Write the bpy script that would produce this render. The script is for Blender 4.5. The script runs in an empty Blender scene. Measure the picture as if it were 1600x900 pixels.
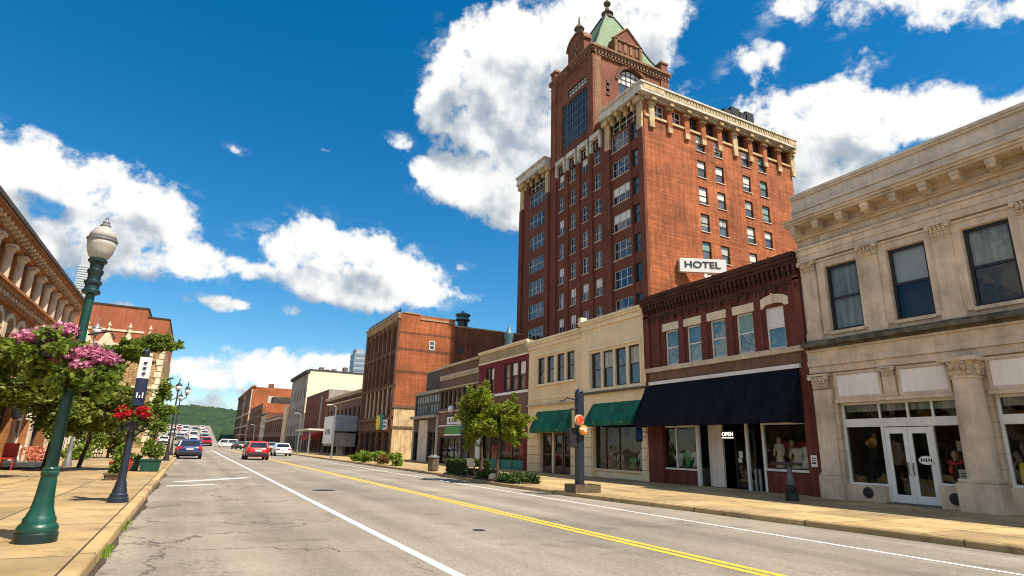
import bpy, bmesh, math, random
import numpy as np
from mathutils import Vector, Matrix, Euler
R = math.radians
SC = bpy.context.scene
COL = SC.collection

# ------------------------------------------------------------------ camera
cam_d = bpy.data.cameras.new('camera')
cam = bpy.data.objects.new('camera', cam_d)
COL.objects.link(cam)
cam_d.sensor_width = 36.0
cam_d.lens = 36.0 * 911.36 / 1600.0
cam_d.clip_start = 0.05
cam_d.clip_end = 6000
def cam_axes(yaw, pitch, roll):
    cy, sy, cp, sp = math.cos(yaw), math.sin(yaw), math.cos(pitch), math.sin(pitch)
    f = Vector((sy*cp, cy*cp, sp)); r = Vector((cy, -sy, 0)); u = r.cross(f)
    c, s = math.cos(roll), math.sin(roll)
    return c*r + s*u, -s*r + c*u, f
_r, _u, _f = cam_axes(R(27.650), R(15.433), R(1.562))
M = Matrix((_r, _u, -_f)).transposed().to_4x4()
M.translation = Vector((0, 0, 1.45))
cam.matrix_world = M
SC.camera = cam

# ------------------------------------------------------------------ light
SUN_DIR = Vector((0.30, -0.50, 1.0)).normalized()      # towards the sun
sun_d = bpy.data.lights.new('sun', 'SUN')
sun_d.energy = 5.0
sun_d.angle = R(0.5)
sun_d.color = (1.0, 0.90, 0.75)
sun = bpy.data.objects.new('sun', sun_d)
sun.rotation_euler = SUN_DIR.to_track_quat('Z', 'Y').to_euler()
sun.location = SUN_DIR * 60
COL.objects.link(sun)
SC.view_settings.view_transform = 'Standard'
SC.view_settings.look = 'None'
SC.view_settings.gamma = 1
SC.view_settings.exposure = 0.62
SKY_STRENGTH = 0.135
SC.render.engine = 'CYCLES'
SC.cycles.max_bounces = 6
SC.cycles.diffuse_bounces = 3
SC.cycles.glossy_bounces = 3
SC.cycles.transparent_max_bounces = 12
SC.cycles.transmission_bounces = 4
SC.cycles.caustics_reflective = False
SC.cycles.caustics_refractive = False
SC.cycles.use_denoising = True
SC.cycles.sample_clamp_indirect = 6
SC.cycles.filter_width = 1.05

# ------------------------------------------------------------------ node helpers
class NT:
    def __init__(s, tree): s.t = tree
    def n(s, typ, **kw):
        x = s.t.nodes.new(typ)
        for k, v in kw.items(): setattr(x, k, v)
        return x
    def l(s, a, b): s.t.links.new(a, b)
    def put(s, sock, v):
        if isinstance(v, bpy.types.NodeSocket): s.l(v, sock)
        else: sock.default_value = v
    def math(s, op, a, b=None, c=None, clamp=False):
        x = s.n('ShaderNodeMath', operation=op); x.use_clamp = clamp
        s.put(x.inputs[0], a)
        if b is not None: s.put(x.inputs[1], b)
        if c is not None: s.put(x.inputs[2], c)
        return x.outputs[0]
    def vm(s, op, a, b=None, scale=None):
        x = s.n('ShaderNodeVectorMath', operation=op)
        s.put(x.inputs[0], a)
        if b is not None: s.put(x.inputs[1], b)
        if scale is not None: s.put(x.inputs['Scale'], scale)
        return x.outputs['Value'] if op in ('LENGTH', 'DOT_PRODUCT', 'DISTANCE') else x.outputs[0]
    def mr(s, v, a, b, c, d, smooth=False):
        x = s.n('ShaderNodeMapRange')
        if smooth: x.interpolation_type = 'SMOOTHSTEP'
        s.put(x.inputs[0], v)
        for i, q in enumerate((a, b, c, d)): s.put(x.inputs[i+1], q)
        return x.outputs[0]
    def noise(s, vec, scale, detail=5, rough=0.55, color=False):
        x = s.n('ShaderNodeTexNoise')
        if vec is not None: s.l(vec, x.inputs['Vector'])
        x.inputs['Scale'].default_value = scale
        x.inputs['Detail'].default_value = detail
        x.inputs['Roughness'].default_value = rough
        return x.outputs['Color'] if color else x.outputs['Fac']
    def mix(s, f, a, b, mode='MIX'):
        x = s.n('ShaderNodeMix', data_type='RGBA', blend_type=mode)
        s.put(x.inputs[0], f)
        for i, v in ((6, a), (7, b)):
            if isinstance(v, (tuple, list)): x.inputs[i].default_value = (v[0], v[1], v[2], 1)
            else: s.l(v, x.inputs[i])
        return x.outputs[2]
    def mulc(s, c, f):
        return s.vm('SCALE', c, scale=f)

# ------------------------------------------------------------------ world : sky and clouds
def px_dir(px, py):
    return ((px-800)/911.36*_r - (py-450)/911.36*_u + _f).normalized()
CLOUDS = [  # seen at px,py with radius r, squash, density : banks of cumulus over the town
 (10,255,95,.8,1),(105,300,95,.75,1),(200,305,80,.75,1),(255,330,60,.8,1),(230,385,100,.55,1),(110,385,120,.5,1),(330,412,70,.45,.9),(400,425,50,.4,.7),(20,340,70,.6,.8),
 (335,470,48,.42,.85),(388,476,24,.5,.6),(462,487,22,.5,.5),
 (475,365,52,.8,1),(520,405,75,.7,1),(590,415,80,.65,1),(640,448,70,.5,1),(500,440,75,.5,1),(575,470,70,.35,.9),(455,400,40,.6,.9),(690,470,40,.4,.6),
 (850,70,115,.8,1),(960,55,115,.75,1),(770,100,95,.8,1),(715,130,70,.9,1),(790,185,110,.7,1),(710,180,60,.7,.9),(850,170,110,.8,1),(720,290,80,.5,1),(790,310,85,.5,1),(840,250,90,.7,1),(685,262,50,.5,.9),(1020,50,70,.9,.9),(800,345,50,.4,.8),
 (1180,105,55,.8,.75),(1215,200,110,.6,1),(1310,215,120,.6,1),(1420,185,105,.5,1),(1290,160,70,.6,.8),(1355,95,42,.6,.6),(1250,280,90,.5,1),(1470,175,60,.5,.8),(1300,130,40,.6,.5),
 (1250,8,60,.5,.8),(1350,5,85,.45,.9),(1460,5,90,.45,.95),(1550,22,80,.4,.9),
 (1545,195,80,.5,.9),(1600,170,60,.6,.9),
 (290,580,75,.42,.9),(370,555,45,.5,.7),(370,590,90,.35,.8),(450,572,60,.55,1),(505,580,60,.5,1),(330,635,70,.3,.8),(545,575,40,.5,.7),(215,490,40,.6,.6),(180,480,40,.5,.6),
 (368,234,24,.4,.5),(630,220,30,.5,.62),(400,370,45,.5,.5),(725,420,22,.5,.45),(755,475,35,.25,.45),(510,237,18,.4,.45),(1060,145,40,.6,.5),
]
HOLES = [(70,325,48,.7,.9),(40,300,30,.6,.5),(1250,120,45,.8,.5),(400,520,60,.4,.5)]
def build_world():
    w = bpy.data.worlds.new('World'); SC.world = w; w.use_nodes = True
    t = w.node_tree; t.nodes.clear(); T = NT(t)
    # density group
    g = bpy.data.node_groups.new('cloud_density', 'ShaderNodeTree')
    g.interface.new_socket('Dir', in_out='INPUT', socket_type='NodeSocketVector')
    g.interface.new_socket('Density', in_out='OUTPUT', socket_type='NodeSocketFloat')
    g.interface.new_socket('Soft', in_out='OUTPUT', socket_type='NodeSocketFloat')
    G = NT(g)
    gi = G.n('NodeGroupInput'); go = G.n('NodeGroupOutput')
    d0 = gi.outputs[0]
    wn = G.noise(d0, 9, 3, .5, color=True)
    wv = G.vm('SCALE', G.vm('SUBTRACT', wn, (.5, .5, .5)), scale=.035)
    d = G.vm('ADD', d0, wv)
    acc = None
    for sign, lst in ((1, CLOUDS), (-1, HOLES)):
        for (px, py, r, sq, wgt) in lst:
            c = px_dir(px, py); ang = r/911.36 * (c.dot(_f)**1.5)
            v = G.vm('MULTIPLY', G.vm('SUBTRACT', d, tuple(c)), (1/ang, 1/ang, 1/(ang*sq)))
            q = G.vm('DOT_PRODUCT', v, v)
            # falloff (1 - q/2)^2
            f = G.math('MULTIPLY_ADD', q, -0.5, 1.0, clamp=True)
            f = G.math('MULTIPLY', G.math('MULTIPLY', f, f), sign*wgt)
            acc = f if acc is None else G.math('ADD', acc, f)
    acc = G.math('MINIMUM', acc, 1.15)
    # unseen cloud banks added behind and left of the camera, whitening fill and reflections
    sx = G.n('ShaderNodeSeparateXYZ'); G.l(d0, sx.inputs[0])
    back = G.math('MAXIMUM', G.mr(sx.outputs[1], .15, -.15, 0, .9), G.mr(sx.outputs[0], -.34, -.52, 0, .9))
    bn = G.noise(d0, 2.6, 2, .5)
    acc = G.math('ADD', acc, G.math('MULTIPLY', back, G.mr(bn, .36, .54, 0, 1)))
    n1 = G.noise(d0, 16, 8, .58)
    n2 = G.noise(d0, 42, 6, .62)
    nn = G.math('MULTIPLY_ADD', G.math('SUBTRACT', n1, .5), 2.5, G.math('MULTIPLY', G.math('SUBTRACT', n2, .5), 1.5))
    # noise only matters near a bank
    gate = G.mr(acc, 0.02, .35, 0, 1)
    G.l(G.math('MULTIPLY_ADD', nn, gate, acc), go.inputs[0])
    nl = G.noise(d0, 15, 6, .55)
    G.l(G.math('MULTIPLY_ADD', G.math('MULTIPLY', G.math('SUBTRACT', nl, .5), 2.2), gate, acc), go.inputs[1])
    tc = T.n('ShaderNodeTexCoord'); D = tc.outputs['Generated']
    def dens(v):
        x = T.n('ShaderNodeGroup'); x.node_tree = g; T.l(v, x.inputs[0]); return x.outputs[0], x.outputs[1]
    a, sa = dens(D)
    _, sb = dens(T.vm('ADD', D, (0.010, -0.004, 0.055)))
    alpha = T.mr(a, .36, .98, 0, 1, smooth=True)
    wsp = T.mr(T.noise(T.vm('MULTIPLY', D, (5, 5, 11)), 3.2, 8, .68), .52, .78, 0, .55)
    alpha = T.math('MAXIMUM', alpha, T.math('MULTIPLY', wsp, T.mr(sa, .02, .45, 0, 1)))
    lit = T.math('SUBTRACT', sa, sb)
    thick = T.mr(sa, .45, 1.5, 0, .42)
    shade = T.mr(T.math('SUBTRACT', lit, thick), -.72, .10, 0, 1, smooth=True)
    fine = T.mr(T.math('SUBTRACT', a, sa), -.5, .5, -.06, .06)
    ccol = T.mix(T.math('ADD', shade, fine, clamp=True), (.38, .45, .53), (.96, .96, .94))
    sky = T.n('ShaderNodeTexSky'); sky.sky_type = 'NISHITA'; sky.sun_disc = False
    sky.sun_elevation = math.asin(SUN_DIR.z)
    sky.sun_rotation = math.atan2(SUN_DIR.x, SUN_DIR.y)
    sky.altitude = 200; sky.air_density = 1.0; sky.dust_density = .3; sky.ozone_density = 3.0
    hs = T.n('ShaderNodeHueSaturation'); hs.inputs['Saturation'].default_value = 1.42; hs.inputs['Value'].default_value = .72
    hs.inputs['Hue'].default_value = 0.492
    T.l(sky.outputs[0], hs.inputs['Color'])
    skyc = T.mulc(hs.outputs[0], 1.0)
    cl = T.mulc(ccol, 1/SKY_STRENGTH*.69)
    bg = T.n('ShaderNodeBackground'); bg.inputs['Strength'].default_value = SKY_STRENGTH
    T.l(T.mix(alpha, skyc, cl), bg.inputs['Color'])
    out = T.n('ShaderNodeOutputWorld'); T.l(bg.outputs[0], out.inputs['Surface'])
    w.cycles.sampling_method = 'MANUAL'; w.cycles.sample_map_resolution = 512
build_world()

# ------------------------------------------------------------------ materials
MATS = {}
def _new(name):
    m = bpy.data.materials.new(name); m.use_nodes = True; t = m.node_tree; t.nodes.clear()
    T = NT(t); b = T.n('ShaderNodeBsdfPrincipled'); o = T.n('ShaderNodeOutputMaterial'); T.l(b.outputs[0], o.inputs[0])
    MATS[name] = m
    return m, T, b, o
def wallvec(T):
    g = T.n('ShaderNodeNewGeometry')
    p = T.n('ShaderNodeSeparateXYZ'); T.l(g.outputs['Position'], p.inputs[0])
    n = T.n('ShaderNodeSeparateXYZ'); T.l(g.outputs['True Normal'], n.inputs[0])
    ax = T.math('GREATER_THAN', T.math('ABSOLUTE', n.outputs[0]), .7)
    u = T.math('ADD', T.math('MULTIPLY', ax, p.outputs[1]), T.math('MULTIPLY', T.math('SUBTRACT', 1, ax), p.outputs[0]))
    c = T.n('ShaderNodeCombineXYZ'); T.l(u, c.inputs[0]); T.l(p.outputs[2], c.inputs[1])
    return g.outputs['Position'], c.outputs[0]
def bump(T, b, h, strength, dist=.02):
    x = T.n('ShaderNodeBump'); x.inputs['Strength'].default_value = strength; x.inputs['Distance'].default_value = dist
    T.l(h, x.inputs['Height']); T.l(x.outputs[0], b.inputs['Normal'])
def plain(name, col, rough=.75, var=.3, scale=2.0, metal=0, spec=.4, bmp=.15, bscale=30, streak=.25, obj=False, coat=0):
    if name in MATS: return MATS[name]
    m, T, b, o = _new(name)
    if obj:
        P = T.n('ShaderNodeTexCoord').outputs['Object']
    else:
        P = T.n('ShaderNodeNewGeometry').outputs['Position']
    f = T.mr(T.noise(P, scale, 7, .6), .28, .72, 1-var, 1+var)
    if streak:
        sv = T.vm('MULTIPLY', P, (5, 5, .35))
        f = T.math('MULTIPLY', f, T.mr(T.noise(sv, 1.3, 4, .6), .3, .7, 1-streak, 1+streak*.6))
    T.l(T.mulc(col, f), b.inputs['Base Color'])
    b.inputs['Roughness'].default_value = rough; b.inputs['Metallic'].default_value = metal
    b.inputs['Specular IOR Level'].default_value = spec
    b.inputs['Coat Weight'].default_value = coat
    if bmp: bump(T, b, T.noise(P, bscale, 4, .6), bmp)
    return m
def brick(name, c1, c2, mort, w=.22, h=.075, ms=.012, var=.3, scale=.6, streak=.3, bmp=.5, rough=.85, band=0):
    if name in MATS: return MATS[name]
    m, T, b, o = _new(name)
    P, V = wallvec(T)
    x = T.n('ShaderNodeTexBrick'); T.l(V, x.inputs['Vector'])
    x.inputs['Color1'].default_value = (*c1, 1); x.inputs['Color2'].default_value = (*c2, 1); x.inputs['Mortar'].default_value = (*mort, 1)
    x.inputs['Scale'].default_value = 1; x.inputs['Brick Width'].default_value = w; x.inputs['Row Height'].default_value = h
    x.inputs['Mortar Size'].default_value = ms; x.inputs['Mortar Smooth'].default_value = .2; x.inputs['Bias'].default_value = 0
    f = T.mr(T.noise(P, scale, 8, .65), .28, .72, 1-var, 1+var)
    sv = T.vm('MULTIPLY', P, (4, 4, .3))
    f = T.math('MULTIPLY', f, T.mr(T.noise(sv, 1.0, 4, .6), .3, .7, 1-streak, 1+streak*.6))
    if band:
        bv = T.vm('MULTIPLY', P, (.25, .25, 5))
        f = T.math('MULTIPLY', f, T.mr(T.noise(bv, 1.0, 5, .7), .3, .7, 1-band, 1+band))
    T.l(T.mulc(x.outputs['Color'], f), b.inputs['Base Color'])
    b.inputs['Roughness'].default_value = rough; b.inputs['Specular IOR Level'].default_value = .3
    hh = T.math('ADD', T.math('MULTIPLY', x.outputs['Fac'], -1), T.math('MULTIPLY', T.noise(P, 45, 3), .5))
    bump(T, b, hh, bmp, .012)
    return m
def pane_mat(name, base, rough=.04, wav=.03, var=.5, spec=.9):
    m, T, b, o = _new(name)
    oi = T.n('ShaderNodeObjectInfo')
    P = T.n('ShaderNodeNewGeometry').outputs['Position']
    k = T.mr(oi.outputs['Random'], 0, 1, 1-var, 1+var)
    k = T.math('MULTIPLY', k, T.mr(T.noise(P, 1.1, 4), .3, .7, .5, 1.5))
    T.l(T.mulc(base, k), b.inputs['Base Color'])
    b.inputs['Roughness'].default_value = rough; b.inputs['Specular IOR Level'].default_value = spec
    b.inputs['IOR'].default_value = 1.7
    bump(T, b, T.noise(P, 1.7, 2), wav, .3)
    return m
def shop_glass(name):
    m, T, b, o = _new(name); T.t.nodes.remove(b)
    tr = T.n('ShaderNodeBsdfTransparent'); tr.inputs[0].default_value = (.80, .84, .83, 1)
    gl = T.n('ShaderNodeBsdfGlossy'); gl.inputs['Roughness'].default_value = .02
    P = T.n('ShaderNodeNewGeometry').outputs['Position']
    bm = T.n('ShaderNodeBump'); bm.inputs['Strength'].default_value = .03; bm.inputs['Distance'].default_value = .3
    T.l(T.noise(P, 1.3, 2), bm.inputs['Height']); T.l(bm.outputs[0], gl.inputs['Normal'])
    fr = T.n('ShaderNodeFresnel'); fr.inputs['IOR'].default_value = 1.6
    mx = T.n('ShaderNodeMixShader'); T.l(T.math('MULTIPLY_ADD', fr.outputs[0], .62, .02), mx.inputs[0]); T.l(tr.outputs[0], mx.inputs[1]); T.l(gl.outputs[0], mx.inputs[2])
    T.l(mx.outputs[0], o.inputs[0])
    return m
def leaf_mat(name, c1, c2, trans=.3, rough=.55):
    m, T, b, o = _new(name)
    g = T.n('ShaderNodeNewGeometry')
    n = T.noise(g.outputs['Position'], 1.3, 3)
    f = T.math('ADD', T.math('MULTIPLY', g.outputs['Random Per Island'], .75), T.math('MULTIPLY', n, .35), clamp=True)
    c = T.mix(f, c1, c2)
    T.l(c, b.inputs['Base Color']); b.inputs['Roughness'].default_value = rough; b.inputs['Specular IOR Level'].default_value = .35
    tl = T.n('ShaderNodeBsdfTranslucent'); T.l(T.mulc(c, 1.3), tl.inputs[0])
    mx = T.n('ShaderNodeMixShader'); mx.inputs[0].default_value = trans
    T.l(b.outputs[0], mx.inputs[1]); T.l(tl.outputs[0], mx.inputs[2]); T.l(mx.outputs[0], o.inputs[0])
    return m
def emit_mat(name, col, s):
    m, T, b, o = _new(name)
    b.inputs['Base Color'].default_value = (*col, 1)
    b.inputs['Emission Color'].default_value = (*col, 1); b.inputs['Emission Strength'].default_value = s
    return m
def asphalt():
    m, T, b, o = _new('asphalt')
    P = T.n('ShaderNodeNewGeometry').outputs['Position']
    fine = T.mr(T.noise(P, 48, 3, .8), .27, .73, .5, 1.5)
    big = T.math('MULTIPLY', T.mr(T.noise(P, .35, 7, .62), .3, .7, .76, 1.2), T.mr(T.noise(P, 13, 4, .75), .28, .72, .74, 1.26))
    big = T.math('MULTIPLY', big, T.mr(T.noise(T.vm('MULTIPLY', P, (.35, 1.6, 1)), .7, 6, .7), .60, .74, 1, .62))
    lv = T.vm('MULTIPLY', P, (1.6, .05, 1))
    track = T.mr(T.noise(lv, 1, 4, .5), .32, .68, .84, 1.12)
    # crack net
    wv = T.vm('ADD', P, T.vm('SCALE', T.vm('SUBTRACT', T.noise(P, 1.4, 5, .65, color=True), (.5, .5, .5)), scale=1.3))
    vo = T.n('ShaderNodeTexVoronoi', feature='DISTANCE_TO_EDGE'); vo.inputs['Scale'].default_value = .3; T.l(wv, vo.inputs['Vector'])
    vo2 = T.n('ShaderNodeTexVoronoi', feature='DISTANCE_TO_EDGE'); vo2.inputs['Scale'].default_value = 1.5; T.l(wv, vo2.inputs['Vector'])
    area = T.mr(T.noise(P, .22, 3, .5), .50, .60, 0, 1)
    s = T.n('ShaderNodeSeparateXYZ'); T.l(P, s.inputs[0])
    left = T.mr(s.outputs[0], 3.2, 2.2, .0, 1)
    cr1 = T.math('MULTIPLY', T.mr(vo.outputs['Distance'], .002, .011, 1, 0), T.math('MULTIPLY_ADD', left, .8, .12))
    cr2 = T.math('MULTIPLY', T.mr(vo2.outputs['Distance'], .004, .03, .8, 0), T.math('MULTIPLY', area, left))
    cr = T.math('MAXIMUM', cr1, cr2)
    pt = T.mr(T.noise(P, .55, 5, .6), .58, .66, 1, .74)
    lane = T.math('ABSOLUTE', T.math('SUBTRACT', T.math('FRACT', T.math('DIVIDE', T.math('ADD', s.outputs[0], 98.95), 1.75)), .5))
    pt = T.math('MULTIPLY', pt, T.math('SUBTRACT', 1, T.math('MULTIPLY', T.mr(lane, .32, .05, 0, .17), T.mr(T.noise(lv, .6, 4, .5), .35, .6, .3, 1))))
    oil = T.mr(T.noise(T.vm('MULTIPLY', P, (1.5, .35, 1)), .8, 6, .7), .63, .74, 1, .55)
    pt = T.math('MULTIPLY', pt, oil)
    f = T.math('MULTIPLY', T.math('MULTIPLY', fine, big), T.math('MULTIPLY', track, pt))
    c = T.mix(T.mr(T.noise(P, .15, 4), .35, .65, 0, 1), (.245, .215, .178), (.30, .258, .205))
    spk = T.mr(T.noise(P, 90, 2, .5), .66, .74, 0, .5)
    c = T.mix(spk, T.mulc(c, f), (.36, .34, .30))
    cr = T.math('MULTIPLY', cr, T.mr(T.noise(P, 5, 4, .6), .35, .6, .5, 1.0))
    c = T.mix(cr, c, (.04, .036, .03))
    T.l(c, b.inputs['Base Color']); b.inputs['Roughness'].default_value = .88; b.inputs['Specular IOR Level'].default_value = .3
    bump(T, b, T.math('SUBTRACT', fine, T.math('MULTIPLY', cr, 2)), .45, .012)
    return m
def concrete(name, c1, c2, jx, jy, off=(0, 0)):
    m, T, b, o = _new(name)
    P = T.n('ShaderNodeNewGeometry').outputs['Position']
    s = T.n('ShaderNodeSeparateXYZ'); T.l(P, s.inputs[0])
    def joint(v, per, o):
        q = T.math('FRACT', T.math('DIVIDE', T.math('ADD', v, o+1000*per), per))
        e = T.math('MULTIPLY', T.math('MINIMUM', q, T.math('SUBTRACT', 1, q)), per)
        return T.mr(e, .010, .028, 1, 0)
    wob = T.math('MULTIPLY', T.math('SUBTRACT', T.noise(P, 2, 3), .5), .03)
    j = T.math('MAXIMUM', joint(T.math('ADD', s.outputs[0], wob), jx, off[0]), joint(T.math('ADD', s.outputs[1], wob), jy, off[1]))
    cell = T.n('ShaderNodeTexWhiteNoise', noise_dimensions='2D')
    cv = T.n('ShaderNodeCombineXYZ')
    T.l(T.math('FLOOR', T.math('DIVIDE', T.math('ADD', s.outputs[0], off[0]+1000*jx), jx)), cv.inputs[0])
    T.l(T.math('FLOOR', T.math('DIVIDE', T.math('ADD', s.outputs[1], off[1]+1000*jy), jy)), cv.inputs[1])
    T.l(cv.outputs[0], cell.inputs['Vector'])
    f = T.math('MULTIPLY', T.mr(T.noise(P, .9, 8, .65), .3, .7, .72, 1.22), T.mr(T.noise(P, 60, 3, .7), .3, .7, .85, 1.14))
    f = T.math('MULTIPLY', f, T.mr(cell.outputs['Value'], 0, 1, .74, 1.14))
    st = T.math('MULTIPLY', T.mr(T.noise(P, 1.9, 6, .65), .56, .70, 1, .5), T.mr(T.noise(P, 9, 3, .5), .68, .72, 1, .55))
    c = T.mix(T.mr(T.noise(P, .3, 4), .35, .65, 0, 1), c1, c2)
    c = T.mulc(c, T.math('MULTIPLY', f, st))
    c = T.mix(T.math('MULTIPLY', j, .9), c, (.10, .075, .045))
    T.l(c, b.inputs['Base Color']); b.inputs['Roughness'].default_value = .9; b.inputs['Specular IOR Level'].default_value = .25
    bump(T, b, T.math('SUBTRACT', T.noise(P, 40, 4), j), .35, .012)
    return m
def paint(name, col, wear=.5):
    m, T, b, o = _new(name)
    P = T.n('ShaderNodeNewGeometry').outputs['Position']
    w = T.math('MULTIPLY', T.mr(T.noise(P, 9, 7, .75), .5, .66, 0, 1), T.mr(T.noise(P, .6, 4), .3, .7, wear*.4, wear))
    c = T.mix(w, col, (.21, .195, .17))
    c = T.mulc(c, T.mr(T.noise(P, 3, 5), .3, .7, .85, 1.1))
    T.l(c, b.inputs['Base Color']); b.inputs['Roughness'].default_value = .7
    bump(T, b, T.noise(P, 55, 3, .8), .3, .01)
    return m

asphalt()
concrete('walk_left', (.43, .30, .135), (.345, .25, .14), 1.8, 3.1, (.75, .4))
concrete('walk_right', (.46, .325, .15), (.375, .275, .15), 1.75, 1.75, (.1, .2))
concrete('kerb', (.47, .33, .155), (.38, .275, .14), 50, 3.0, (20, 0))
paint('paint_white', (.80, .80, .76), .68)
paint('paint_yellow', (.82, .47, .035), .72)
paint('paint_worn', (.72, .72, .68), .95)
plain('earth', (.09, .075, .045), .95, .4, .5, streak=0)
brick('brick_corbel', (.34, .19, .105), (.26, .14, .08), (.18, .1, .06), .4, .2, .02, .4, .6, .4)
plain('mulch', (.06, .04, .025), .95, .5, 8, streak=0, bmp=.8)
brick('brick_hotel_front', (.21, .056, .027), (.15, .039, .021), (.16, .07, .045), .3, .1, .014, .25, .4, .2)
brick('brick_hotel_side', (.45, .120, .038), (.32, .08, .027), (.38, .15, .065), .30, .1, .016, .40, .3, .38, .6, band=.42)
brick('brick_tower', (.26, .072, .036), (.19, .050, .026), (.26, .13, .085), .3, .1, .015, .35, .5, .3)
brick('brick_red', (.185, .040, .024), (.135, .029, .018), (.12, .06, .045), .22, .075, .010, .32, .7, .3)
brick('brick_maroon', (.20, .024, .028), (.17, .020, .024), (.15, .03, .03), .22, .075, .006, .18, .5, .15)
brick('brick_brown', (.19, .10, .065), (.155, .082, .055), (.17, .115, .085), .22, .075, .010, .25, .6, .2)
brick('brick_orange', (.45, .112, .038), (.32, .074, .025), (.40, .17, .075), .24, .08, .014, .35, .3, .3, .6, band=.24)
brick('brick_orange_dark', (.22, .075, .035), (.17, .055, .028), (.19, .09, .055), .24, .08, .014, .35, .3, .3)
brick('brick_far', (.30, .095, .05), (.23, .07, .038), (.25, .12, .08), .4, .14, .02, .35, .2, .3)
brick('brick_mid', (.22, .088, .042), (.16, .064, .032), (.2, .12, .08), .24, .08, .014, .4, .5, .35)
brick('stone_ashlar', (.63, .505, .375), (.55, .435, .315), (.29, .215, .15), .95, .42, .010, .34, .55, .16, .3)
brick('stone_gothic', (.54, .36, .17), (.38, .235, .10), (.2, .13, .07), .5, .25, .03, .45, .6, .4)
brick('stone_orange', (.46, .195, .068), (.34, .14, .050), (.22, .11, .05), .7, .35, .012, .35, .7, .35)
plain('stone', (.64, .51, .375), .85, .32, 1.3, streak=.16)
plain('stone_light', (.74, .61, .44), .85, .16, 1.5, streak=.15)
plain('stone_white', (.62, .53, .42), .85, .28, 1.0, streak=.15)
plain('stone_moss', (.13, .115, .085), .95, .6, 2.5, streak=.3, bmp=.5)
plain('stone_trim', (.60, .475, .345), .85, .3, 1.4, streak=.12)
plain('terra_cotta', (.62, .45, .25), .85, .35, 1.3, streak=.4)
plain('terra_white', (.68, .62, .52), .8, .3, 1.2, streak=.4)
plain('cream', (.82, .615, .36), .8, .12, .6, streak=.08)
plain('cream_light', (.86, .665, .41), .8, .12, .6, streak=.08)
plain('cream_trim', (.86, .71, .48), .8, .12, .8, streak=.15)
plain('cream_far', (.80, .73, .55), .85, .08, .3, streak=.08)
plain('grey_render', (.36, .32, .27), .9, .25, .3, streak=.3)
plain('panel_white', (.86, .79, .72), .6, .08, 1, streak=.08)
plain('white_paint', (.80, .79, .76), .5, .08, 2, streak=.06)
plain('white_frame', (.74, .72, .67), .5, .1, 2, streak=.05)
plain('black_frame', (.018, .018, .022), .4, .2, 3, streak=0)
plain('dark_frame', (.05, .042, .036), .5, .25, 3, streak=0)
plain('brown_door', (.10, .04, .025), .5, .3, 2)
plain('tan', (.40, .29, .16), .85, .2, .7)
plain('tan_strip', (.50, .40, .27), .85, .2, .7)
plain('dark_panel', (.085, .062, .048), .7, .2, .7)
plain('roofing', (.16, .15, .14), .95, .3, .5, streak=0)
plain('roof_dark', (.06, .05, .045), .95, .4, .8, streak=0)
plain('copper', (.13, .215, .105), .7, .3, 1.5, streak=.35)
plain('iron', (.022, .022, .024), .5, .3, 4, streak=0)
plain('iron_green', (.004, .060, .042), .38, .5, 4, spec=.5, streak=.3, bmp=.12, coat=.12)
plain('iron_green_dark', (.006, .026, .028), .38, .3, 3, spec=.5, streak=.1)
plain('iron_navy', (.016, .026, .045), .38, .3, 3, spec=.5, streak=.1)
plain('steel', (.30, .31, .33), .45, .3, 4, metal=.6, streak=.1)
plain('pedestal_grey', (.10, .105, .13), .45, .4, 8, streak=.1)
plain('awning_navy', (.006, .0065, .015), .8, .45, 1.2, streak=.5, spec=.15)
plain('awning_green', (.006, .135, .075), .7, .3, 1.0, streak=.6, spec=.3)
plain('awning_red', (.42, .045, .03), .8, .2, 1.0)
plain('awning_cream', (.72, .68, .58), .8, .15, 1.0)
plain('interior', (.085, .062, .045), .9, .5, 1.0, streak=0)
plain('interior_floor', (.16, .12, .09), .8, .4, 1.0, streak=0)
plain('blind', (.74, .73, .70), .9, .06, 1.5, streak=.05)
plain('blind_teal', (.20, .34, .33), .8, .15, 1.0, streak=.1)
plain('curtain', (.46, .47, .43), .9, .15, 1.0, streak=.5)
plain('black_paint', (.014, .014, .016), .5, .2, 4, streak=0)
plain('text_black', (.02, .02, .022), .6, .1, 4, streak=0)
plain('bark', (.075, .05, .032), .95, .4, 6, bmp=.8, bscale=14)
plain('banner_navy', (.012, .020, .055), .7, .15, 3)
plain('cloth_cream', (.85, .74, .58), .9, .2, 4)  # garment albedo raised to stand in for light inside the shop windows
plain('cloth_red', (.72, .05, .05), .9, .2, 4)
plain('cloth_brown', (.36, .18, .08), .9, .3, 4)
plain('cloth_dark', (.022, .02, .022), .9, .3, 4)
plain('cloth_white', (.88, .87, .84), .9, .1, 4)
plain('cloth_green', (.08, .45, .14), .9, .3, 4)
plain('cloth_blue', (.035, .07, .20), .9, .3, 4)
plain('cloth_pink', (.62, .22, .22), .9, .3, 4)
plain('skin', (.60, .38, .26), .6, .05, 4, streak=0)
plain('hair_blond', (.42, .27, .10), .7, .3, 12, streak=0)
plain('pot_red', (.55, .045, .03), .5, .2, 4)
plain('pot_green', (.012, .075, .06), .45, .2, 4)
plain('wood_box', (.13, .095, .06), .9, .5, 6, bmp=.5)
plain('sign_orange', (.58, .13, .025), .5, .4, 9, streak=0)
plain('sign_red', (.62, .05, .03), .5, .2, 9, streak=0)
plain('sign_yellow', (.80, .60, .05), .5, .1, 5, streak=0)
plain('sign_green', (.05, .28, .06), .5, .2, 5, streak=0)
plain('sign_teal', (.02, .20, .15), .5, .2, 5, streak=0)
plain('sign_blue', (.02, .12, .52), .5, .2, 5, streak=0)
plain('display_red', (.62, .06, .045), .8, .4, 3)
plain('rubber', (.018, .018, .018), .8, .2, 6, streak=0)
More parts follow.
